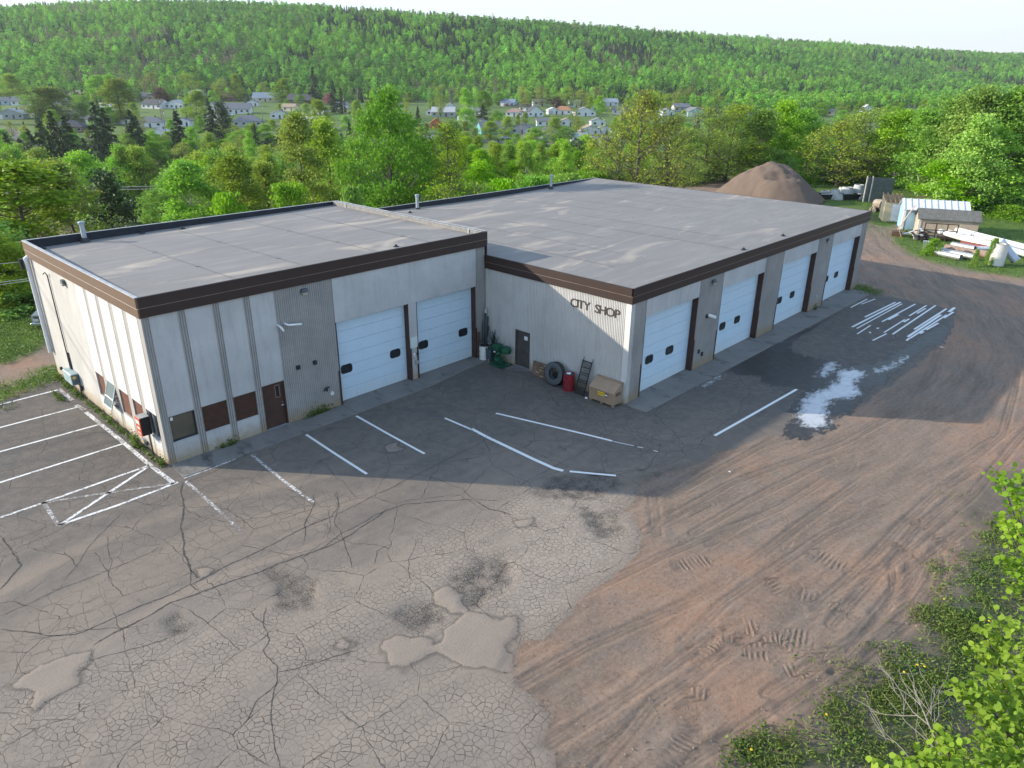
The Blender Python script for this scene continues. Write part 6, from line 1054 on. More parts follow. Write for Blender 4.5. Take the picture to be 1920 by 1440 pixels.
lb = part(jb, 'label', M('label_yellow_bright', (.72, .47, .03), .45, 0, .04), lambda m: m.box(x0-.008, x0-.002, -.2, .22, .46, .64)); part(lb, 'emblem_field', M('label_black', (.02, .02, .03), .5), lambda m: m.box(x0-.008, x0-.003, -.37, -.205, .46, .64)); part(lb, 'emblem', M('paper_white', (.75, .75, .76)), lambda m: m.box(x0-.012, x0-.0085, -.36, -.22, .51, .585))
tm_ = Matrix(((0, 0, -1, x0-.009), (-1, 0, 0, .01), (0, 1, 0, .55), (0, 0, 0, 1))); text_mesh('label_text', 'KNAACK', .105, tm_, M('label_brown', (.16, .08, .01), .6), .001, lb, .002, .95)
cu_ = mk('paper_cup', 17.18, -7.92, 0, 'small white cup lying beside the tan tool box', 'cup', .04); part(cu_, 'cup', M('paper_white', (.75, .75, .76)), lambda m: m.tube([(0, .06, 0), (0, -.06, .005)], [.05, .038], 10), True, .6)
# red drop box on the sunny end wall
db = mk('drop_box', -.22, 1.40, 0, 'red and black drop box on a bracket in front of the end wall windows', 'drop box', .0); REDB = M('box_red', (.42, .055, .03), .45, 0, .12, 4)
part(db, 'body', M('box_black', (.012, .012, .013), .45), lambda m: m.cbox(-.20, .17, -.25, .25, 1.05, 1.84, .02)); part(db, 'front_panel', REDB, lambda m: m.cbox(-.225, -.202, -.255, .255, 1.03, 1.85, .01)); part(db, 'roof_plate', M('box_top_grey', (.3, .31, .3), .5), lambda m: m.box(-.2, .18, -.23, .23, 1.842, 1.858)); part(db, 'bracket', DARKM, lambda m: m.tube([(.12, 0, .0), (.12, 0, 1.05)], .03, 8))
part(db, 'front_label', M('label_cream', (.7, .6, .5), .5), lambda m: (m.box(-.230, -.226, -.17, .17, 1.56, 1.74), m.box(-.230, -.226, -.13, .13, 1.32, 1.44), m.box(-.230, -.226, -.15, .15, 1.13, 1.19)))
# overhead wires
for k, (a_, b_, lab) in enumerate((((-.3, BD+.1, 6.05), (-34, 24, 7.2), 'uppermost service wire running left from the end wall corner'), ((-.3, BD, 5.2), (-34, 22.5, 5.9), 'middle wire running left from the end wall corner'), ((-.2, BD, 5.1), (-34, 21.5, 5.2), 'lowest wire running left from the end wall corner'))):
    w_ = tag(MB().build('overhead_wire', DARKM) if 0 else empty('overhead_wire', (0, 0, 0)), lab, 'wire', 'service wires at the end wall'); part(w_, 'cable', M('cable_pale', (.35, .36, .36), .6), lambda m: m.tube([tuple(Vector(a_).lerp(Vector(b_), t_)+Vector((0, 0, -1.0*t_*(1-t_)*4*.35))) for t_ in np.linspace(0, 1, 14)], .016, 5))
part(w_, 'insulator', DARKM, lambda m: m.tube([(-.35, BD+.1, 5.7), (-.35, BD+.1, 6.2)], .09, 8))
for yb, lab in ((351, 'upper wire crossing above the lower parking lot'), (356, 'lower wire crossing above the lower parking lot')): w_ = tag(empty('overhead_wire', (0, 0, 0)), lab, 'wire', 'wires above the lower parking lot'); part(w_, 'cable', M('cable_pale', (.35, .36, .36), .6), lambda m: m.tube([at(-40, yb+8, 92), at(140, yb+1, 92), at(300, yb-2, 92), at(420, yb-2, 92)], .035, 5))
# pickup nose behind the end wall
pk = empty('pickup_truck', (1.95, 22.0, .0), -.64, 'silver-blue older pickup parked behind the end wall, only its nose showing', 'pickup'); CARP = M('car_silverblue', (.36, .42, .47), .25, .5, .05)
part(pk, 'body', CARP, lambda m: (m.faces([(-.95, 0, .45), (.95, 0, .45), (.95, 5.2, .45), (-.95, 5.2, .45), (-.93, .02, .98), (.93, .02, .98), (.95, 1.5, 1.12), (.95, 5.2, 1.1), (-.95, 5.2, 1.1), (-.95, 1.5, 1.12), (0, .0, 1.03), (0, 1.5, 1.2)], [(0, 1, 5, 10, 4), (1, 2, 7, 6, 5), (2, 3, 8, 7), (3, 0, 4, 9, 8), (4, 10, 11, 9), (10, 5, 6, 11), (9, 11, 6, 7, 8)])), False)
part(pk, 'cab', CARP, lambda m: m.faces([(-.9, 1.5, 1.1), (.9, 1.5, 1.1), (.9, 3.1, 1.1), (-.9, 3.1, 1.1), (-.75, 2.05, 1.75), (.75, 2.05, 1.75), (.75, 3.0, 1.75), (-.75, 3.0, 1.75)], [(4, 5, 6, 7), (1, 2, 6, 5), (2, 3, 7, 6), (3, 0, 4, 7)])); part(pk, 'windscreen', GLASS, lambda m: m.face([(-.88, 1.52, 1.12), (.88, 1.52, 1.12), (.74, 2.04, 1.73), (-.74, 2.04, 1.73)]))
part(pk, 'grille', M('grille_black', (.02, .02, .022), .4), lambda m: m.box(-.78, .78, -.03, .0, .58, .94)); part(pk, 'grille_bars', M('chrome', (.6, .6, .58), .25, .9), lambda m: [m.box(-.8, .8, -.05, -.031, z_, z_+.035) for z_ in (.58, .70, .81, .92)]); part(pk, 'bumper', M('chrome', (.6, .6, .58)), lambda m: m.cbox(-.98, .98, -.16, -.0, .36, .55, .03))
for x_ in (-.68, .68): part(pk, 'headlight', M('lamp_glass', (.6, .62, .64), .15, .3), lambda m: m.cbox(x_-.16, x_+.16, -.06, -.032, .62, .78, .01))
for x_ in (-.85, .85):
    for y_ in (.9, 4.2): part(pk, 'wheel', BLACK, lambda m: m.tube([(x_-.12, y_, .38), (x_+.12, y_, .38)], .38, 16))

# ------------------------------------------------------------------ the storage yard beyond the drive
t = NT('gravel_brown'); P = t.geo(); n1 = t.noise(P, .35, 5); n2 = t.noise(P, 7, 5, .7); t.bump(n2, .6, .05); GRAV = t.done(t.mix(n2, t.mix(n1, (.092, .066, .051), (.125, .092, .072)), (.175, .132, .105)), .95)
pc = (g(1335, 360)+g(1545, 380))/2; ax_ = (g(1545, 380)-g(1335, 360)); A_ = math.atan2(ax_.y, ax_.x); hl = ax_.length/2
NN = 56; V_ = []
for j in range(NN+1):
    for i in range(NN+1):
        u_, v_ = i/NN*2-1, j/NN*2-1; r_ = math.hypot((u_+.06)*1.0, v_); rr0 = math.hypot(u_-.04, v_); h1 = max(0, 1-rr0**1.38)*4.9; top = 9; h2 = max(0, 1-math.hypot((u_-.32)*1.4, (v_+.42)*1.5))*5.2
        h_ = min(h1, top)*.5+min(h1, top, )*.5; h_ = max(h_, min(h2, 2.9)); h_ += (.75*float(fbm(u_*4+3, v_*4, 81)-.5)+.35*float(fbm(u_*14, v_*14, 83)-.5))*min(1, h_*.7); x, y = u_*hl, v_*hl*.8; V_.append((pc.x+x*math.cos(A_)-y*math.sin(A_), pc.y+x*math.sin(A_)+y*math.cos(A_), h_-.12))
mb = MB(); mb.faces(V_, [(j*(NN+1)+i, j*(NN+1)+i+1, (j+1)*(NN+1)+i+1, (j+1)*(NN+1)+i) for j in range(NN) for i in range(NN)])
tag(mb.build('gravel_pile', GRAV, None, True), 'big brown gravel pile rising behind the far corner of the long roof', 'gravel pile')
CONC = M('ring_concrete', (.42, .43, .42), .8, 0, .15, 3, ((.2, .2, .18), .5))
def ring(px, py, r, h, lab, lying=False, s=1.0):
    p = g(px, py); e = empty('manhole_ring', (p.x, p.y, 0), 0, lab, 'concrete ring', 'concrete rings in the storage yard'); part(e, 'shell', CONC, lambda m: m.lathe([(r, 0), (r, h*.45), (r*.72, h), (r*.58, h), (r*.84, h*.45), (r*.86, 0)], 22), True, .6); part(e, 'rim', CONC, lambda m: m.lathe([(r+.03, 0), (r+.03, .1), (r, .12)], 22)); return e
for a_ in ((1564, 373, .72, 1.25, 'white-grey concrete ring third from the left, behind the low one'), (1571, 374.5, .62, .75, 'low pale concrete ring at the front of the ring row'), (1586, 372, .9, 1.5, 'larger tapered concrete ring in the middle of the row'), (1607, 371, .85, 1.75, 'tallest concrete ring next to the grey panel box'), (1577, 363, .5, .9, 'small concrete ring farthest back between two larger ones'), (1612, 374, .55, .8, 'short beige concrete ring touching the grey panel box'), (1548, 369, 1.0, .8, 'greenish concrete ring at the left end of the row')): ring(*a_)
for px, py, w_, lab in ((1549, 373, 2.2, 'black plastic trough with white edge at the left of the concrete rings'), (1597, 374, 2.6, 'black rubbish heap-like trough in front of the tallest concrete ring')):
    p = g(px, py); e = empty('black_trough', (p.x, p.y, 0), -YAW+.1, lab, 'trough'); part(e, 'shell', BLACK, lambda m: m.faces([(-w_/2, -.4, 0), (w_/2, -.4, 0), (w_/2, .4, 0), (-w_/2, .4, 0), (-w_/2-.1, -.5, .75), (w_/2+.1, -.5, .75), (w_/2+.1, .5, .75), (-w_/2-.1, .5, .75)], [(0, 1, 5, 4), (1, 2, 6, 5), (2, 3, 7, 6), (3, 0, 4, 7), (0, 3, 2, 1)])); part(e, 'rim', DARKM if 'heap' in lab else WHITEP, lambda m: m.box(-w_/2, w_/2-.6, -.56, -.5, .68, .78))
pb = g(1618, 379); e = empty('panel_box', (pb.x, pb.y, 0), -YAW-.12, 'tall grey corrugated steel panel box with pale posts behind the cream shed', 'panel box'); PG = M('panel_grey', (.12, .135, .135), .6, .2)
part(e, 'front_panel', PG, lambda m: [m.box(.75, 3.4, -.03+.03*(k % 2), .03+.03*(k % 2), .05+.155*k, .2+.155*k) for k in range(20)]); part(e, 'side_panel', PG, lambda m: [m.box(0, .7, .25-.03*(k % 2), .3-.03*(k % 2), .05+.155*k, .2+.155*k) for k in range(20)])
for x_ in (0, .7): part(e, 'post', M('post_pale', (.5, .46, .42), .7), lambda m: m.box(x_-.06, x_+.06, -.06, .1, 0, 3.3))
tr_ = g(1512, 366); e = empty('box_truck', (tr_.x+.5, tr_.y+3, 0), -YAW+.1, 'pale grey box truck half hidden behind the right slope of the gravel pile', 'truck'); part(e, 'box', M('truck_grey', (.36, .38, .39), .5, .1), lambda m: m.cbox(-2.5, .6, -1.1, 1.1, .9, 2.6, .05)); part(e, 'cab', M('car_silver', (.4, .42, .44)), lambda m: m.cbox(.7, 2.0, -1.0, 1.0, .6, 1.8, .15)); part(e, 'windscreen', GLASS, lambda m: m.box(1.2, 2.01, -.8, .8, 1.25, 1.7))
for x_ in (-1.7, 1.3): part(e, 'wheel', BLACK, lambda m: m.tube([(x_, -1.05, .45), (x_, -.8, .45)], .45, 14)); part(e, 'wheel', BLACK, lambda m: m.tube([(x_, 1.05, .45), (x_, .8, .45)], .45, 14))
LOGM = M('log_grey', (.30, .25, .20), .9); rs = random.Random(8)
for k, (px, py, z_, L_, r_, an) in enumerate(((1640, 393, .25, 2.4, .25, .2), (1648, 390, .5, 2.2, .28, .9), (1656, 386, .9, 1.8, .38, 2.2), (1645, 384, 1.2, .9, .55, 1.2), (1660, 381, 1.5, 1.0, .5, .4), (1655, 392, .3, 2.2, .2, 1.8), (1635, 391, .15, 2.0, .15, .1), (1662, 389, .8, 1.7, .2, 2.6))):
    p = g(px, py+z_*10); e = empty('log', (p.x, p.y, z_*.75), an, 'grey cut log in the heap left of the cream shed', 'log', 'logs heaped by the cream shed'); part(e, 'bark', LOGM, lambda m: m.tube([(-L_/2, 0, 0), (0, .06, .05), (L_/2, 0, 0)], [r_, r_*.95, r_*.9], 10)); part(e, 'cut_end', M('log_end', (.45, .36, .25), .8), lambda m: m.tube([(L_/2, 0, 0), (L_/2+.02, 0, 0)], r_*.8, 10))
def shed(px0, py0, px1, py1, dep, h, wall, roofm, lab, roofkind, doorm=None, cat='shed'):
    a_ = g(px0, py0); b_ = g(px1, py1); w_ = (b_-a_).length; rz = math.atan2(b_.y-a_.y, b_.x-a_.x); e = empty('shed', (a_.x, a_.y, 0), rz, lab, cat); rh = dict(front=.7, long=1.1, open=.5)[roofkind]
    if roofkind == 'long': part(e, 'wall', wall, lambda m: m.faces([(0, 0, 0), (w_, 0, 0), (w_, dep, 0), (0, dep, 0), (0, 0, h), (w_, 0, h), (w_, dep, h), (0, dep, h), (w_/2, 0, h+rh), (w_/2, dep, h+rh)], [(0, 1, 5, 8, 4), (1, 2, 6, 5), (2, 3, 7, 9, 6), (3, 0, 4, 7)]))
    else: part(e, 'wall', wall, lambda m: m.faces([(0, 0, 0), (w_, 0, 0), (w_, dep, 0), (0, dep, 0), (0, 0, h), (w_, 0, h), (w_, dep, h+rh), (0, dep, h+rh)], [(0, 1, 5, 4), (1, 2, 6, 5), (2, 3, 7, 6), (3, 0, 4, 7)]))
    return e, w_, rh
e, w_, rh = shed(1654, 415, 1689, 417, 2.6, 2.15, M('shed_cream', (.56, .47, .30), .75, 0, .06), None, 'small cream shed with a white door and bare roof rafters', 'open')
part(e, 'door', M('door_white', (.72, .73, .74), .6, 0, .03), lambda m: m.box(w_*.38, w_*.93, -.04, -.003, .02, 1.95)); part(e, 'door_frame', M('shed_trim', (.5, .45, .36), .7), lambda m: (m.box(w_*.35, w_*.375, -.05, -.003, 0, 2.0), m.box(w_*.935, w_*.96, -.05, -.003, 0, 2.0)))
for k in range(5): part(e, 'rafter', M('rafter_wood', (.30, .18, .10), .8), lambda m: m.faces([(w_*k/4-.05, -.2, 2.16), (w_*k/4+.05, -.2, 2.16), (w_*k/4+.05, 2.7, 2.72), (w_*k/4-.05, 2.7, 2.72), (w_*k/4-.05, -.2, 2.28), (w_*k/4+.05, -.2, 2.28), (w_*k/4+.05, 2.7, 2.84), (w_*k/4-.05, 2.7, 2.84)], [(4, 5, 6, 7), (0, 1, 5, 4), (1, 2, 6, 5), (3, 0, 4, 7), (2, 3, 7, 6)]))
part(e, 'side_post', M('post_pale', (.5, .46, .42), .7), lambda m: m.box(w_+.05, w_+.2, -.1, .1, 0, 2.3))
def gableshed(pxa, pya, wid, lng, h, rh, wall, roofm, lab, rz, ribs=False, trim=None):
    rz = math.radians(-66)-PI/2; a_ = g(pxa, pya)-Vector((math.cos(rz), math.sin(rz), 0))*wid; e = empty('shed', (a_.x, a_.y, 0), rz, lab, 'shed')      # gable end faces local -y; the ridge runs along local y
    part(e, 'wall', wall, lambda m: m.faces([(0, 0, 0), (wid, 0, 0), (wid, lng, 0), (0, lng, 0), (0, 0, h), (wid, 0, h), (wid, lng, h), (0, lng, h), (wid/2, 0, h+rh), (wid/2, lng, h+rh)], [(0, 1, 5, 8, 4), (1, 2, 6, 5), (2, 3, 7, 9, 6), (3, 0, 4, 7)]))
    k_ = rh/(wid/2); o_ = .2; rf = part(e, 'roof', roofm, lambda m: [m.faces([(wid/2+s_*(wid/2+o_), -o_, h-o_*k_), (wid/2+s_*(wid/2+o_), lng+o_, h-o_*k_), (wid/2, lng+o_, h+rh), (wid/2, -o_, h+rh), (wid/2+s_*(wid/2+o_), -o_, h-o_*k_+.07), (wid/2+s_*(wid/2+o_), lng+o_, h-o_*k_+.07), (wid/2, lng+o_, h+rh+.07), (wid/2, -o_, h+rh+.07)], [(0, 1, 2, 3), (4, 5, 6, 7), (0, 1, 5, 4), (3, 0, 4, 7), (1, 2, 6, 5)]) for s_ in (-1, 1)])
    if ribs: part(rf, 'standing_seams', M('seam_grey', (.45, .47, .5), .4, .2), lambda m: [m.faces([(wid/2+s_*(wid/2+o_), y_, h-o_*k_+.072), (wid/2+s_*(wid/2+o_), y_+.06, h-o_*k_+.072), (wid/2, y_+.06, h+rh+.072), (wid/2, y_, h+rh+.072), (wid/2+s_*(wid/2+o_), y_, h-o_*k_+.13), (wid/2+s_*(wid/2+o_), y_+.06, h-o_*k_+.13), (wid/2, y_+.06, h+rh+.13), (wid/2, y_, h+rh+.13)], [(4, 5, 6, 7), (0, 3, 7, 4), (1, 5, 6, 2), (0, 4, 5, 1)]) for s_ in (-1, 1) for y_ in np.arange(0, lng, .62)])
    if trim: part(e, 'corner_trim', trim, lambda m: (m.box(wid-.16, wid+.03, -.05, -.003, 0, h), m.box(wid+.003, wid+.05, -.03, .2, 0, h)))
    return e
RZS = math.atan2(-.82, .57)
gableshed(1688, 430, 3.0, 6.0, 2.2, .8, M('shed_blue', (.26, .42, .55), .6, 0, .15, 1.5, ((.4, .5, .55), .4)), M('roof_white_metal', (.70, .71, .73), .35, .2, .05), 'pale blue shed with a white ribbed metal roof', RZS+.62, True, WHITEP)
gableshed(1718, 440, 2.4, 5.4, 1.75, .75, M('shed_tan', (.42, .34, .25), .8, 0, .1), M('shingle_worn', (.13, .13, .12), .9, 0, .25, 3), 'tan wooden shed with worn dark grey shingles behind the rusty rack', RZS+.62, False, M('shed_pale_trim', (.6, .52, .45), .7))
p = g(1683, 431); q_ = at(1716, 385, 77); e = empty('leaning_pole', (p.x, p.y, 0), 0, 'long pale pole leaning diagonally against the blue shed', 'pole'); part(e, 'pole', M('pole_pale', (.52, .42, .36), .8), lambda m: m.tube([(0, 0, .05), (q_.x-p.x, q_.y-p.y, q_.z)], .06, 8))
p = g(1729, 449); e = empty('steel_rack', (p.x, p.y, 0), math.radians(-66), 'rusty brown steel rack with mesh sides in front of the tan shed', 'rack'); RUST = M('rust_brown', (.055, .035, .026), .8, .1, .3, 6)
for x_ in (0, 1.0, 2.0, 2.9): part(e, 'post', RUST, lambda m: m.box(x_-.05, x_+.05, -.05, .05, 0, 1.7))
for z_ in (.25, 1.0, 1.65): part(e, 'rail', RUST, lambda m: m.box(.055, 2.845, -.04, .04, z_-.04, z_+.04))
part(e, 'mesh_sheet', M('rack_mesh', (.13, .10, .085), .8, .2), lambda m: [m.tube([(x_, .06, .1), (x_, .06, .95)], .012, 3) for x_ in np.linspace(.06, 2.84, 34)]); part(e, 'deck', RUST, lambda m: m.box(.06, 2.84, .05, 1.2, .2, .28))
rs = random.Random(12)
for k in range(16):
    px, py = rs.uniform(1700, 1760), rs.uniform(438, 456); p = g(px, py); nm, mt, lab, gr_n = rs.choice((('tyre', None, 'worn black tyre dumped in front of the tan shed', 'old tyres by the tan shed'), ('scrap_beam', RUST, 'rusty bent scrap beam dumped in front of the tan shed', 'scrap beams by the tan shed'), ('scrap_sheet', STEEL, 'pale strip of sheet metal lying on the scrap heap', 'metal strips on the scrap heap')))
    if nm == 'tyre': e = tyre('tyre', p.x, p.y, rs.uniform(0, 6), .36, .22, lab, rs.uniform(.2, 1.3), BLACK); e['group'] = gr_n
    else: e = empty(nm, (p.x, p.y, rs.uniform(.05, .5)), rs.uniform(0, 6), lab, 'scrap metal', gr_n); L_ = rs.uniform(1.2, 2.6); part(e, 'strip', mt, lambda m: m.faces([(-L_/2, -.12, 0), (L_/2, -.12, .4), (L_/2, .12, .4), (-L_/2, .12, 0), (-L_/2, -.12, .05), (L_/2, -.12, .45), (L_/2, .12, .45), (-L_/2, .12, .05)], [(0, 3, 2, 1), (4, 5, 6, 7), (0, 1, 5, 4), (1, 2, 6, 5), (2, 3, 7, 6), (3, 0, 4, 7)])); part(e, 'flange', mt, lambda m: m.box(-L_/2, -L_/2+.05, -.12, .12, .05, .2))
p = g(1691, 446); e = empty('wooden_crate', (p.x, p.y, 0), .4, 'small open-sided wooden crate at the edge of the drive', 'crate'); part(e, 'panel', M('crate_wood', (.36, .25, .18), .85), lambda m: m.faces([(0, 0, 0), (.7, 0, 0), (.75, .35, .8), (.05, .35, .8), (0, .05, 0), (.7, .05, 0), (.75, .4, .8), (.05, .4, .8)], [(0, 1, 2, 3), (7, 6, 5, 4), (0, 4, 5, 1), (1, 5, 6, 2), (2, 6, 7, 3), (3, 7, 4, 0)])); part(e, 'base', M('old_wood', (.10, .07, .05)), lambda m: m.box(.75, 1.7, .0, .9, 0, .45))
# white corrugated offcuts
for k in range(6):
    p = g(1732+k*5, 471+k*.4); e = empty('metal_offcut', (p.x, p.y, 0), -YAW+.5+k*.1, 'white corrugated metal offcut standing on end beside the pipes', 'metal offcut', 'white offcuts beside the pipes'); part(e, 'sheet', M('offcut_white', (.72, .73, .72), .4, .1, .05), lambda m: m.faces([(-.15, 0, 0), (0, .1, 0), (.15, 0, 0), (-.2, .12, .95), (0, .25, 1.0), (.2, .1, .95), (-.15, .02, 0), (0, .12, 0), (.15, .02, 0), (-.2, .14, .95), (0, .27, 1.0), (.2, .12, .95)], [(0, 1, 4, 3), (1, 2, 5, 4), (9, 10, 7, 6), (10, 11, 8, 7)])); part(e, 'fold', M('offcut_white', (.72, .73, .72)), lambda m: m.tube([(-.2, .13, .95), (.2, .12, .95)], .02, 5))
def pipe(px0, py0, z0, px1, py1, z1, r, mat, lab, group='pipes stacked beyond the drive', name='steel_pipe'):
    a_ = at(px0, py0, 1) if 0 else g(px0, py0, z0); b_ = g(px1, py1, z1); e = empty(name, a_, 0, lab, 'pipe', group); d = b_-a_; n_ = d.normalized(); mb = MB(); k_ = 16
    up = Vector((0, 0, 1)); s_ = n_.cross(up).normalized(); t_ = s_.cross(n_); pts = []
    for rr_, base in ((r, 0), (r*.9, 0)):
        for q in (Vector(), d): pts += [tuple(q+(s_*math.cos(2*PI*i/k_)+t_*math.sin(2*PI*i/k_))*rr_) for i in range(k_)]
    mb.faces(pts, [(i, (i+1) % k_, k_+(i+1) % k_, k_+i) for i in range(k_)]+[(2*k_+i, 3*k_+i, 3*k_+(i+1) % k_, 2*k_+(i+1) % k_) for i in range(k_)]+[(k_+i, k_+(i+1) % k_, 3*k_+(i+1) % k_, 3*k_+i) for i in range(k_)]+[(i, 2*k_+i, 2*k_+(i+1) % k_, (i+1) % k_) for i in range(k_)]); mb.build('tube', mat, e, True, None, .6)
    mb = MB(); c0 = d*.5; mb.tube([c0-n_*.05, c0+n_*.05], r*1.04, 16); mb.build('coupling_band', mat, e, True, None, .6); return e
WP = M('pipe_white', (.74, .74, .74), .4, .15, .05, 2); RUSTP = M('pipe_rusty', (.30, .22, .18), .75, .1, .3, 2, ((.25, .09, .05), .7))
pipe(1783, 428, .75, 1925, 464, .75, .26, WP, 'upper long white pipe lying across the others to the right frame edge'); pipe(1762, 434, .75, 1872, 466, .75, .26, WP, 'lower long white pipe, ends just past the upright drum'); pipe(1772, 433, .5, 1960, 487, .5, .25, STEEL, 'long grey pipe lying between the two white ones')
pipe(1764, 470, .3, 1828, 482, .3, .27, GALV, 'short galvanised culvert second from the front of the stack'); pipe(1755, 473, .27, 1802, 483, .27, .27, GALV, 'short galvanised culvert at the very front of the stack'); pipe(1772, 464, .3, 1857, 478, .3, .33, RUSTP, 'rust-stained pipe in the middle of the stack'); pipe(1785, 458, .65, 1828, 466, .65, .25, GALV, 'grey pipe lying on the rust-stained one'); pipe(1829, 466, .6, 1868, 467, .6, .22, STEEL, 'short pale pipe right of the grey one'); pipe(1802, 455, .7, 1850, 464, .7, .2, M('pipe_red', (.2, .06, .05), .7), 'dull red pipe under the lower white pipe'); pipe(1888, 464, .5, 1922, 477, .3, .3, GALV, 'galvanised pipe at the right frame edge behind the leaning one')
p = g(1866, 497); e = empty('upright_culvert', (p.x, p.y, 0), 0, 'galvanised culvert section standing on end in the grass', 'pipe'); e.rotation_euler = (.0, .06, 0); part(e, 'tube', M('galv_bright', (.62, .61, .58), .4, .3, .08, 2), lambda m: m.lathe([(.62, 0), (.62, .55), (.635, .57), (.62, .59), (.62, 1.15), (.635, 1.17), (.62, 1.19), (.62, 1.85), (.58, 1.85), (.58, .05)], 24), True, .5); part(e, 'rim', GALV, lambda m: m.lathe([(.62, 1.82), (.64, 1.82), (.64, 1.87), (.58, 1.87)], 24))
p = g(1903, 497); e = empty('leaning_culvert', (p.x, p.y, .35), 0, 'galvanised pipe leaning diagonally beside the standing culvert', 'pipe'); part(e, 'tube', M('galv_blue', (.48, .52, .56), .35, .4, .08, 2), lambda m: m.tube([(0, 0, 0), (.0, 1.55, 1.5)], .36, 18, False), True); part(e, 'collar', GALV, lambda m: m.tube([(0, -.0, -.0), (0, .12, .12)], .385, 18, False), True)
for px, yt, s_, w_, lab in ((1752, 450, 66, 26, 'bright leafy shrub growing beside the white offcuts'), (1868, 446, 62, 13, 'tall leafy sapling growing out of the standing culvert'), (1830, 481, 61.5, 11, 'small leafy weed bush in front of the culverts')): plant('bush', px, yt, s_, w_, lab)

# ------------------------------------------------------------------ plants of the near bank
rg = np.random.default_rng(77)
def leaf6(C, size, rg, up=.4):
    n = len(C); a = rg.random(n)*2*PI; tl = rg.normal(size=n)*.55; d = np.stack([np.cos(a), np.sin(a), tl-.2], 1); d /= np.linalg.norm(d, axis=1)[:, None]; nn = rg.normal(size=(n, 3))*.55+np.array([-.2, .2, 1.0]); b = np.cross(d, nn); b /= np.linalg.norm(b, axis=1)[:, None]; k = np.cross(b, d); sz = (size*(.55+.75*rg.random(n)))[:, None]
    P6 = [(-.5, 0, 0), (-.28, .38, .07), (.12, .42, .09), (.5, 0, -.04), (.12, -.42, .09), (-.28, -.38, .07)]; V_ = np.stack([C+d*sz*x+b*sz*y+k*sz*z for x, y, z in P6], 1).reshape(-1, 3); return V_, np.arange(n*6).reshape(-1, 6)
def near_tree(name, clumps, base, label, per, size, r0=.09, extra=()):
    Cs = []; Tn = []; paths = []; B_ = np.array(base); tops = []
    for (px, py, dd, sp_) in clumps:
        v = ray(px, py).normalized(); c = np.array(CAMP+v*dd); tops.append(c)
    tops = np.array(tops); ctr = tops.mean(0); od = B_[:2]-ctr[:2]; od = od/np.linalg.norm(od); nx_ = 26
    ex = [np.array([ctr[0]+od[0]*rg.uniform(1.6, 3.2)+rg.normal()*.4, ctr[1]+od[1]*rg.uniform(1.6, 3.2)+rg.normal()*.4, ctr[2]-.3+rg.uniform(-2.6, .8)]) for _ in range(nx_)]
    clumps = list(clumps)+[(0, 0, 0, .28)]*nx_; tops = np.concatenate([tops, np.array(ex)]); hub = np.array([B_[0]*.5+ctr[0]*.5, B_[1]*.5+ctr[1]*.5, ctr[2]-1.4]); paths.append((np.stack([B_, B_*.6+hub*.4+np.array([.1, -.1, 0]), hub, hub*.4+ctr*.6]), [r0, r0*.8, r0*.5, r0*.2]))
    for c, (px, py, dd, sp_) in zip(tops, clumps):
        n_ = max(10, int(per*(sp_/.2)**1.4)); m_ = hub*.45+c*.55+np.array([0, 0, -.15]); q_ = hub*.15+c*.85+np.array([0, 0, -.06]); paths.append((np.stack([hub, m_, q_, c]), [.026, .016, .010, .004])); ax = (c-q_); ax /= np.linalg.norm(ax)
        pts = c+ax*(rg.random(n_)-.75)[:, None]*sp_*3.0+rg.normal(size=(n_, 3))*np.array([sp_, sp_, sp_*.6])*.55; Cs.append(pts); Tn.append(np.clip(rg.random()*.4+rg.random(n_)*.6, 0, 1))
    e = empty(name, tuple(base), 0, label, 'tree'); V1, F1 = tubes_np(paths, 6); V1 = V1-B_; link('trunk', np_mesh('trunk', V1, F1, None, BARK, True), e); C = np.concatenate(Cs)-B_; V2, F2 = leaf6(C, size, rg); link('crown', np_mesh('crown', V2, F2, {'tint': ('FACE', np.concatenate(Tn))}, LM['near']), e)
CL1 = [(1893, 915, 12, .17), (1878, 895, 12, .12), (1908, 945, 12, .17), (1882, 970, 12.3, .12), (1900, 985, 12, .15), (1915, 890, 12, .14), (1885, 1055, 12.5, .13), (1902, 1045, 12.5, .15), (1915, 1080, 12.4, .18), (1896, 1100, 12.3, .12), (1930, 1010, 12, .2), (1940, 930, 12, .2)]
CL2 = [(1905, 1175, 11, .2), (1872, 1168, 11, .17), (1852, 1195, 11, .17), (1830, 1212, 11, .12), (1890, 1225, 11, .22), (1862, 1245, 11, .17), (1900, 1280, 10.8, .22), (1875, 1300, 10.8, .2), (1845, 1275, 10.8, .16), (1910, 1340, 10.5, .22), (1790, 1282, 10.3, .10), (1806, 1290, 10.3, .12), (1826, 1300, 10.3, .14), (1850, 1318, 10.3, .17), (1870, 1350, 10.2, .2), (1838, 1345, 10.3, .16), (1856, 1385, 10.1, .18), (1900, 1400, 10, .24), (1840, 1415, 10, .16), (1875, 1425, 9.9, .2), (1915, 1445, 9.8, .24), (1930, 1240, 10.8, .25), (1940, 1360, 10.2, .25), (1950, 1450, 9.8, .3), (1990, 1300, 10.3, .35), (1980, 1420, 9.9, .35)]
CL3 = [(1757, 1378, 9.4, .10), (1772, 1392, 9.4, .12), (1790, 1402, 9.4, .12), (1806, 1420, 9.3, .13), (1822, 1436, 9.3, .14), (1730, 1408, 9.0, .11), (1742, 1425, 9.0, .12), (1736, 1442, 9.0, .13), (1760, 1440, 9.0, .12), (1646, 1432, 8.8, .08), (1662, 1440, 8.8, .1), (1688, 1428, 8.9, .10), (1702, 1436, 8.8, .11), (1718, 1446, 8.8, .12), (1790, 1450, 9.1, .14), (1850, 1460, 9.2, .2), (1700, 1475, 8.7, .18), (1780, 1490, 8.8, .22), (1840, 1510, 8.8, .25)]
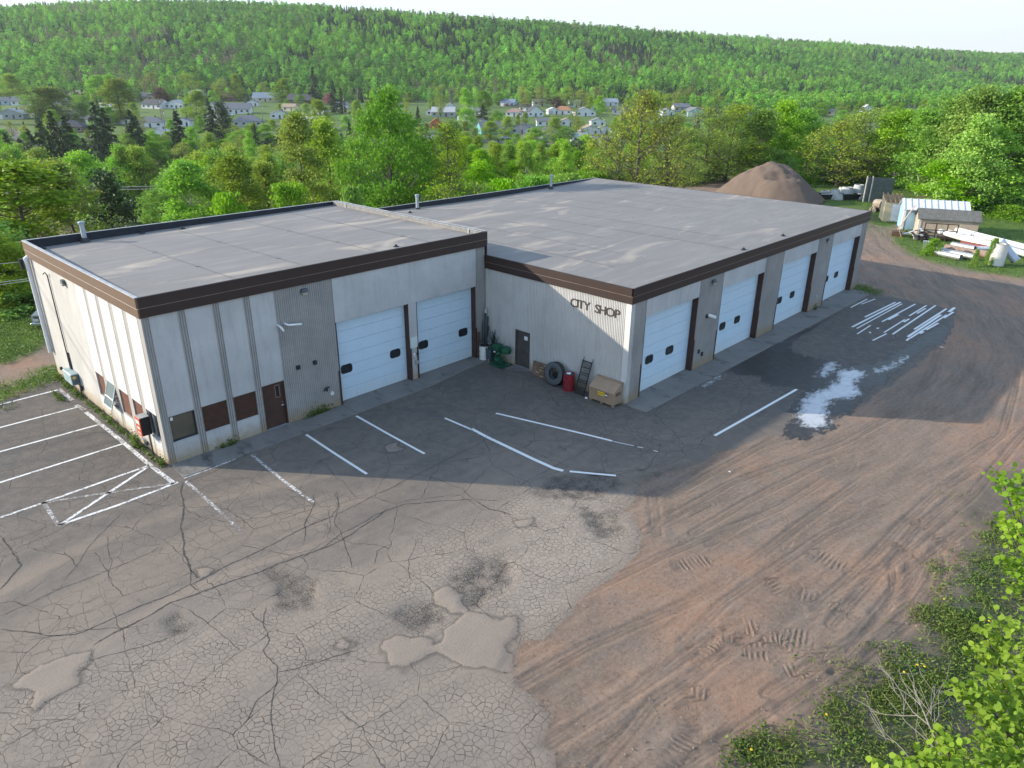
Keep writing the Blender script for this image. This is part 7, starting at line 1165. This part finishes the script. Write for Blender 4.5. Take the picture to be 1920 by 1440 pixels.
for cl_, off, lab, per in ((CL1, (2.2, -1.2), 'lime-leaved tree cut by the right frame edge, topmost sprays beside the bank', 42), (CL2, (2.0, -1.6), 'largest lime-leaved tree top reaching in at the lower right', 46), (CL3, (1.2, -1.4), 'lime-leaved sprays at the very bottom edge, right corner', 34)):
    c = np.mean([np.array(CAMP+ray(a, b_).normalized()*d_) for a, b_, d_, _ in cl_], 0); bx, by = c[0]+off[0], c[1]+off[1]; near_tree('lime_tree', cl_, (bx, by, Hs(bx, by)-.2), lab, int(per*1.5), .078)
# bare dead sapling
bp = [([(1800, 1490, 11.5), (1775, 1430, 12), (1742, 1360, 12.8), (1728, 1325, 13.2), (1712, 1285, 13.6)], .035), ([(1742, 1360, 12.8), (1712, 1335, 13.4), (1695, 1310, 13.9), (1685, 1290, 14.2), (1665, 1262, 14.5)], .018), ([(1728, 1325, 13.2), (1705, 1300, 13.7), (1690, 1270, 14.1), (1684, 1255, 14.3)], .014), ([(1735, 1345, 12.9), (1750, 1318, 13), (1755, 1282, 13.2)], .014), ([(1752, 1303, 13.1), (1768, 1294, 13.2)], .009), ([(1748, 1362, 12.7), (1757, 1350, 12.8), (1764, 1340, 12.9)], .012), ([(1722, 1342, 13.2), (1695, 1342, 13.6), (1660, 1340, 14), (1632, 1333, 14.4), (1622, 1308, 14.6)], .014), ([(1735, 1340, 13), (1718, 1308, 13.4), (1712, 1282, 13.6), (1700, 1262, 13.8)], .012), ([(1775, 1430, 12), (1735, 1385, 12.8), (1700, 1355, 13.5), (1680, 1330, 14), (1655, 1300, 14.4)], .014), ([(1720, 1440, 12.5), (1690, 1402, 13), (1665, 1380, 13.4), (1650, 1364, 13.6)], .012), ([(1662, 1390, 13.3), (1655, 1372, 13.5), (1648, 1363, 13.6)], .008), ([(1690, 1310, 13.9), (1668, 1285, 14.3), (1662, 1258, 14.5)], .009), ([(1695, 1345, 13.5), (1694, 1320, 13.7)], .008), ([(1745, 1350, 12.8), (1748, 1330, 12.9), (1738, 1315, 13)], .008)]
b0 = np.array(CAMP+ray(1800, 1490).normalized()*11.5); bz = Hs(b0[0], b0[1]); base = np.array([b0[0]+.3, b0[1]-.4, bz]); e = empty('dead_sapling', tuple(base), 0, 'leafless grey dead sapling sprawling over the bank at the lower right', 'tree')
P0 = [(np.array([CAMP+ray(a, b_).normalized()*d_ for a, b_, d_ in pp])-base, np.linspace(r_*.5, r_*.2, len(pp))) for pp, r_ in bp]; TWG = M('twig_grey', (.20, .185, .165), .85)
P0[0] = (np.concatenate([[[0, 0, -.2]], P0[0][0]]), np.concatenate([[.05], P0[0][1]])); V1, F1 = tubes_np(P0[:1], 6); link('trunk', np_mesh('trunk', V1, F1, None, TWG, True), e); rt = random.Random(9)
for pth, rr_ in list(P0[1:]):
    for q_ in range(3):
        i_ = rt.randrange(len(pth)-1); a_ = pth[i_]*(1-.5)+pth[i_+1]*.5; d_ = (pth[i_+1]-pth[i_]); d_ = d_/np.linalg.norm(d_); e_ = a_+d_*rt.uniform(.2, .5)+np.array([rt.gauss(0, .2), rt.gauss(0, .2), rt.gauss(.02, .12)]); P0.append((np.stack([a_, (a_+e_)/2+np.array([rt.gauss(0, .03), rt.gauss(0, .03), .02]), e_]), np.array([.005, .004, .002])))
V1, F1 = tubes_np(P0[1:], 5); link('twigs', np_mesh('twigs', V1, F1, None, TWG, True), e)
# ground cover on the bank, grass along the yard, weeds at the walls, loose stones
def scatter(poly, n, rg, jit=0.0, soft=0.0):
    p = np.array(poly); lo, hi = p.min(0)-soft, p.max(0)+soft; q = lo+(hi-lo)*rg.random((n*6, 2)); s_ = sdf(q[:, 0], q[:, 1], poly)+(fbm(q[:, 0]*1.1, q[:, 1]*1.1, 91)-.5)*jit; q = q[rg.random(len(q)) < sstep(-soft, soft, s_)] if soft else q[(s_ > 0)]; return q[:n]
q = scatter(GREEN, 3300, rg, 2.4, 1.0); dens = fbm(q[:, 0]*.9, q[:, 1]*.9, 93, 4); q = q[rg.random(len(q)) < (.06+.7*sstep(.42, .64, dens))]; q2 = scatter(SOIL, 5200, rg, 2, 1.0); q2 = q2[rg.random(len(q2)) < sstep(.5, .7, fbm(q2[:, 0]*.7, q2[:, 1]*.7, 95))*.5]; q = np.concatenate([q, q2]); C = []; 
for x, y in q:
    k_ = 6; C.append(np.stack([x+rg.normal(size=k_)*.13, y+rg.normal(size=k_)*.13, np.abs(rg.normal(size=k_))*.06*rg.random()+.01], 1))
C = np.concatenate(C); C[:, 2] += H(C[:, 0], C[:, 1]); V2, F2 = leaf6(C, .06, rg); tag(link('undergrowth', np_mesh('undergrowth', V2, F2, {'tint': ('FACE', rg.random(len(F2))**1.5)}, LM['weed'])), kind='stuff')
qb = scatter(GREEN, 4600, rg, 2.6, 1.0); qs = scatter(SOIL, 1800, rg, 2, .6); qs = qs[fbm(qs[:, 0]*.6, qs[:, 1]*.6, 97) > .5]; qb = qb[rg.random(len(qb)) < .12+.9*sstep(.42, .62, fbm(qb[:, 0]*.75, qb[:, 1]*.75, 98))]; qb = np.concatenate([qb, qs]); qb = np.concatenate([qb+rg.normal(size=qb.shape)*.10 for _ in range(5)]); Cb = np.stack([qb[:, 0], qb[:, 1], H(qb[:, 0], qb[:, 1])+.06], 1); V2, F2 = leaves_np(Cb, .17, rg, up=0, asp=.16); tag(link('verge_grass', np_mesh('verge_grass', V2, F2, {'tint': ('FACE', rg.random(len(F2)))}, LM['verge'])), kind='stuff')
f_ = q[rg.integers(0, len(q), 16)]; mb = MB()
for x, y in f_: mb.lathe([(0, .02), (.035, .012), (.03, 0)], 7, (x, y, Hs(x, y)+.2+.08*rg.random()))
tag(mb.build('dandelion_flowers', M('dandelion', (.75, .5, .02), .6)), kind='stuff')
Cs = []
for k_, (po, n_) in enumerate(zip(GRASS, (5200, 420, 5200, 3000, 160))):
    q = scatter(po, n_, rg, 1.8, .7); Cs.append(np.stack([q[:, 0], q[:, 1], .05+.09*rg.random(len(q))], 1))
C = np.concatenate(Cs); C = np.concatenate([C+rg.normal(size=C.shape)*np.array([.16, .16, .02]) for _ in range(3)]); C[:, 2] += H(C[:, 0], C[:, 1]); V2, F2 = leaves_np(C, .15, rg, up=.1, asp=.32); tag(link('grass', np_mesh('grass', V2, F2, {'tint': ('FACE', rg.random(len(F2)))}, LM['weed'])), kind='stuff')
Cs = []
for x, y, n_, sp_, h_ in [(-.12, .25, 120, .1, .18), (-.25, 2.6, 260, .14, .3), (-.1, 3.4, 60, .1, .12), (-.12, 4.6, 60, .1, .1), (-.15, 5.9, 120, .12, .15), (-.1, 7.5, 60, .12, .1), (-.2, 10.2, 200, .25, .12), (-.9, 10.6, 300, .4, .06), (-.2, 11.8, 160, .3, .12), (-.15, 13, 220, .3, .14), (2.6, -.08, 120, .14, .14), (2.2, -.06, 60, .1, .1), (6.6, -.08, 160, .3, .18), (7.1, -.08, 140, .2, .22), (40.3, -9.8, 90, .12, .2)]+[(-.1-.1*rg.random(), yy, 26, .15, .07) for yy in np.arange(.3, 13.5, .28)]: Cs.append(np.stack([x-np.abs(rg.normal(size=n_))*.1 if x < 0 else x+rg.normal(size=n_)*sp_, y+rg.normal(size=n_)*sp_ if x < 0 else y-np.abs(rg.normal(size=n_))*.06, np.abs(rg.normal(size=n_))*h_+.01], 1))
C = np.concatenate(Cs); V2, F2 = leaf6(C, .075, rg); tag(link('wall_weeds', np_mesh('wall_weeds', V2, F2, {'tint': ('FACE', rg.random(len(F2)))}, LM['weed'])), kind='stuff')
mb = MB(); T6 = [(1, 0, 0), (-.5, .8, 0), (-.6, -.7, 0), (0, 0, .7)]
for k in range(1500):
    px, py = rg.uniform(880, 1900), rg.uniform(860, 1440); p = g(px, py)
    if float(sdf(np.array([p.x]), np.array([p.y]), ASPH)[0]) > .3 and k % 5: continue
    r_ = .012+.03*rg.random()**3; a_ = rg.random()*6.28; z_ = Hs(p.x, p.y); mb.faces([(p.x+r_*(x_*math.cos(a_)-y_*math.sin(a_)), p.y+r_*(x_*math.sin(a_)+y_*math.cos(a_)), z_+.0+r_*w_) for x_, y_, w_ in T6], [(0, 1, 3), (1, 2, 3), (2, 0, 3)])
tag(mb.build('gravel', M('stone_grey', (.24, .20, .17), .9, 0, .4, 9)), kind='stuff')
for px, py, lab in ((1767, 652, 'white scrap of paper on the dirt beside the test stripes'), (1646, 616, 'small white scrap on the asphalt among the test stripes'), (1631, 624, 'curled white scrap on the asphalt left of the test stripes'), (1368, 885, 'white pebble-like scrap alone on the open dirt')):
    p = g(px, py); e = empty('paper_scrap', (p.x, p.y, .012), px, lab, 'scrap'); e.scale = (.28,)*3 if 'pebble' in lab else (.7,)*3; part(e, 'sheet', M('paper_white', (.75, .75, .76)), lambda m: m.faces([(-.2, -.06, 0), (.18, -.09, .03), (.2, .08, .01), (-.16, .1, .04)], [(0, 1, 2, 3)]))

# ------------------------------------------------------------------ the air between here and the far hill
hz = MB(); hz.box(-3600, 3600, -3600, 3600, -30, 175); hm = bpy.data.materials.new('air_haze'); hm.use_nodes = True; hn = hm.node_tree.nodes; hn.remove(hn['Principled BSDF'])
pv = hn.new('ShaderNodeVolumePrincipled'); pv.inputs['Color'].default_value = (.86, .93, 1, 1); pv.inputs['Density'].default_value = .00008; pv.inputs['Anisotropy'].default_value = .2; hm.node_tree.links.new(pv.outputs[0], hn['Material Output'].inputs['Volume'])
tag(hz.build('haze', hm), kind='stuff')
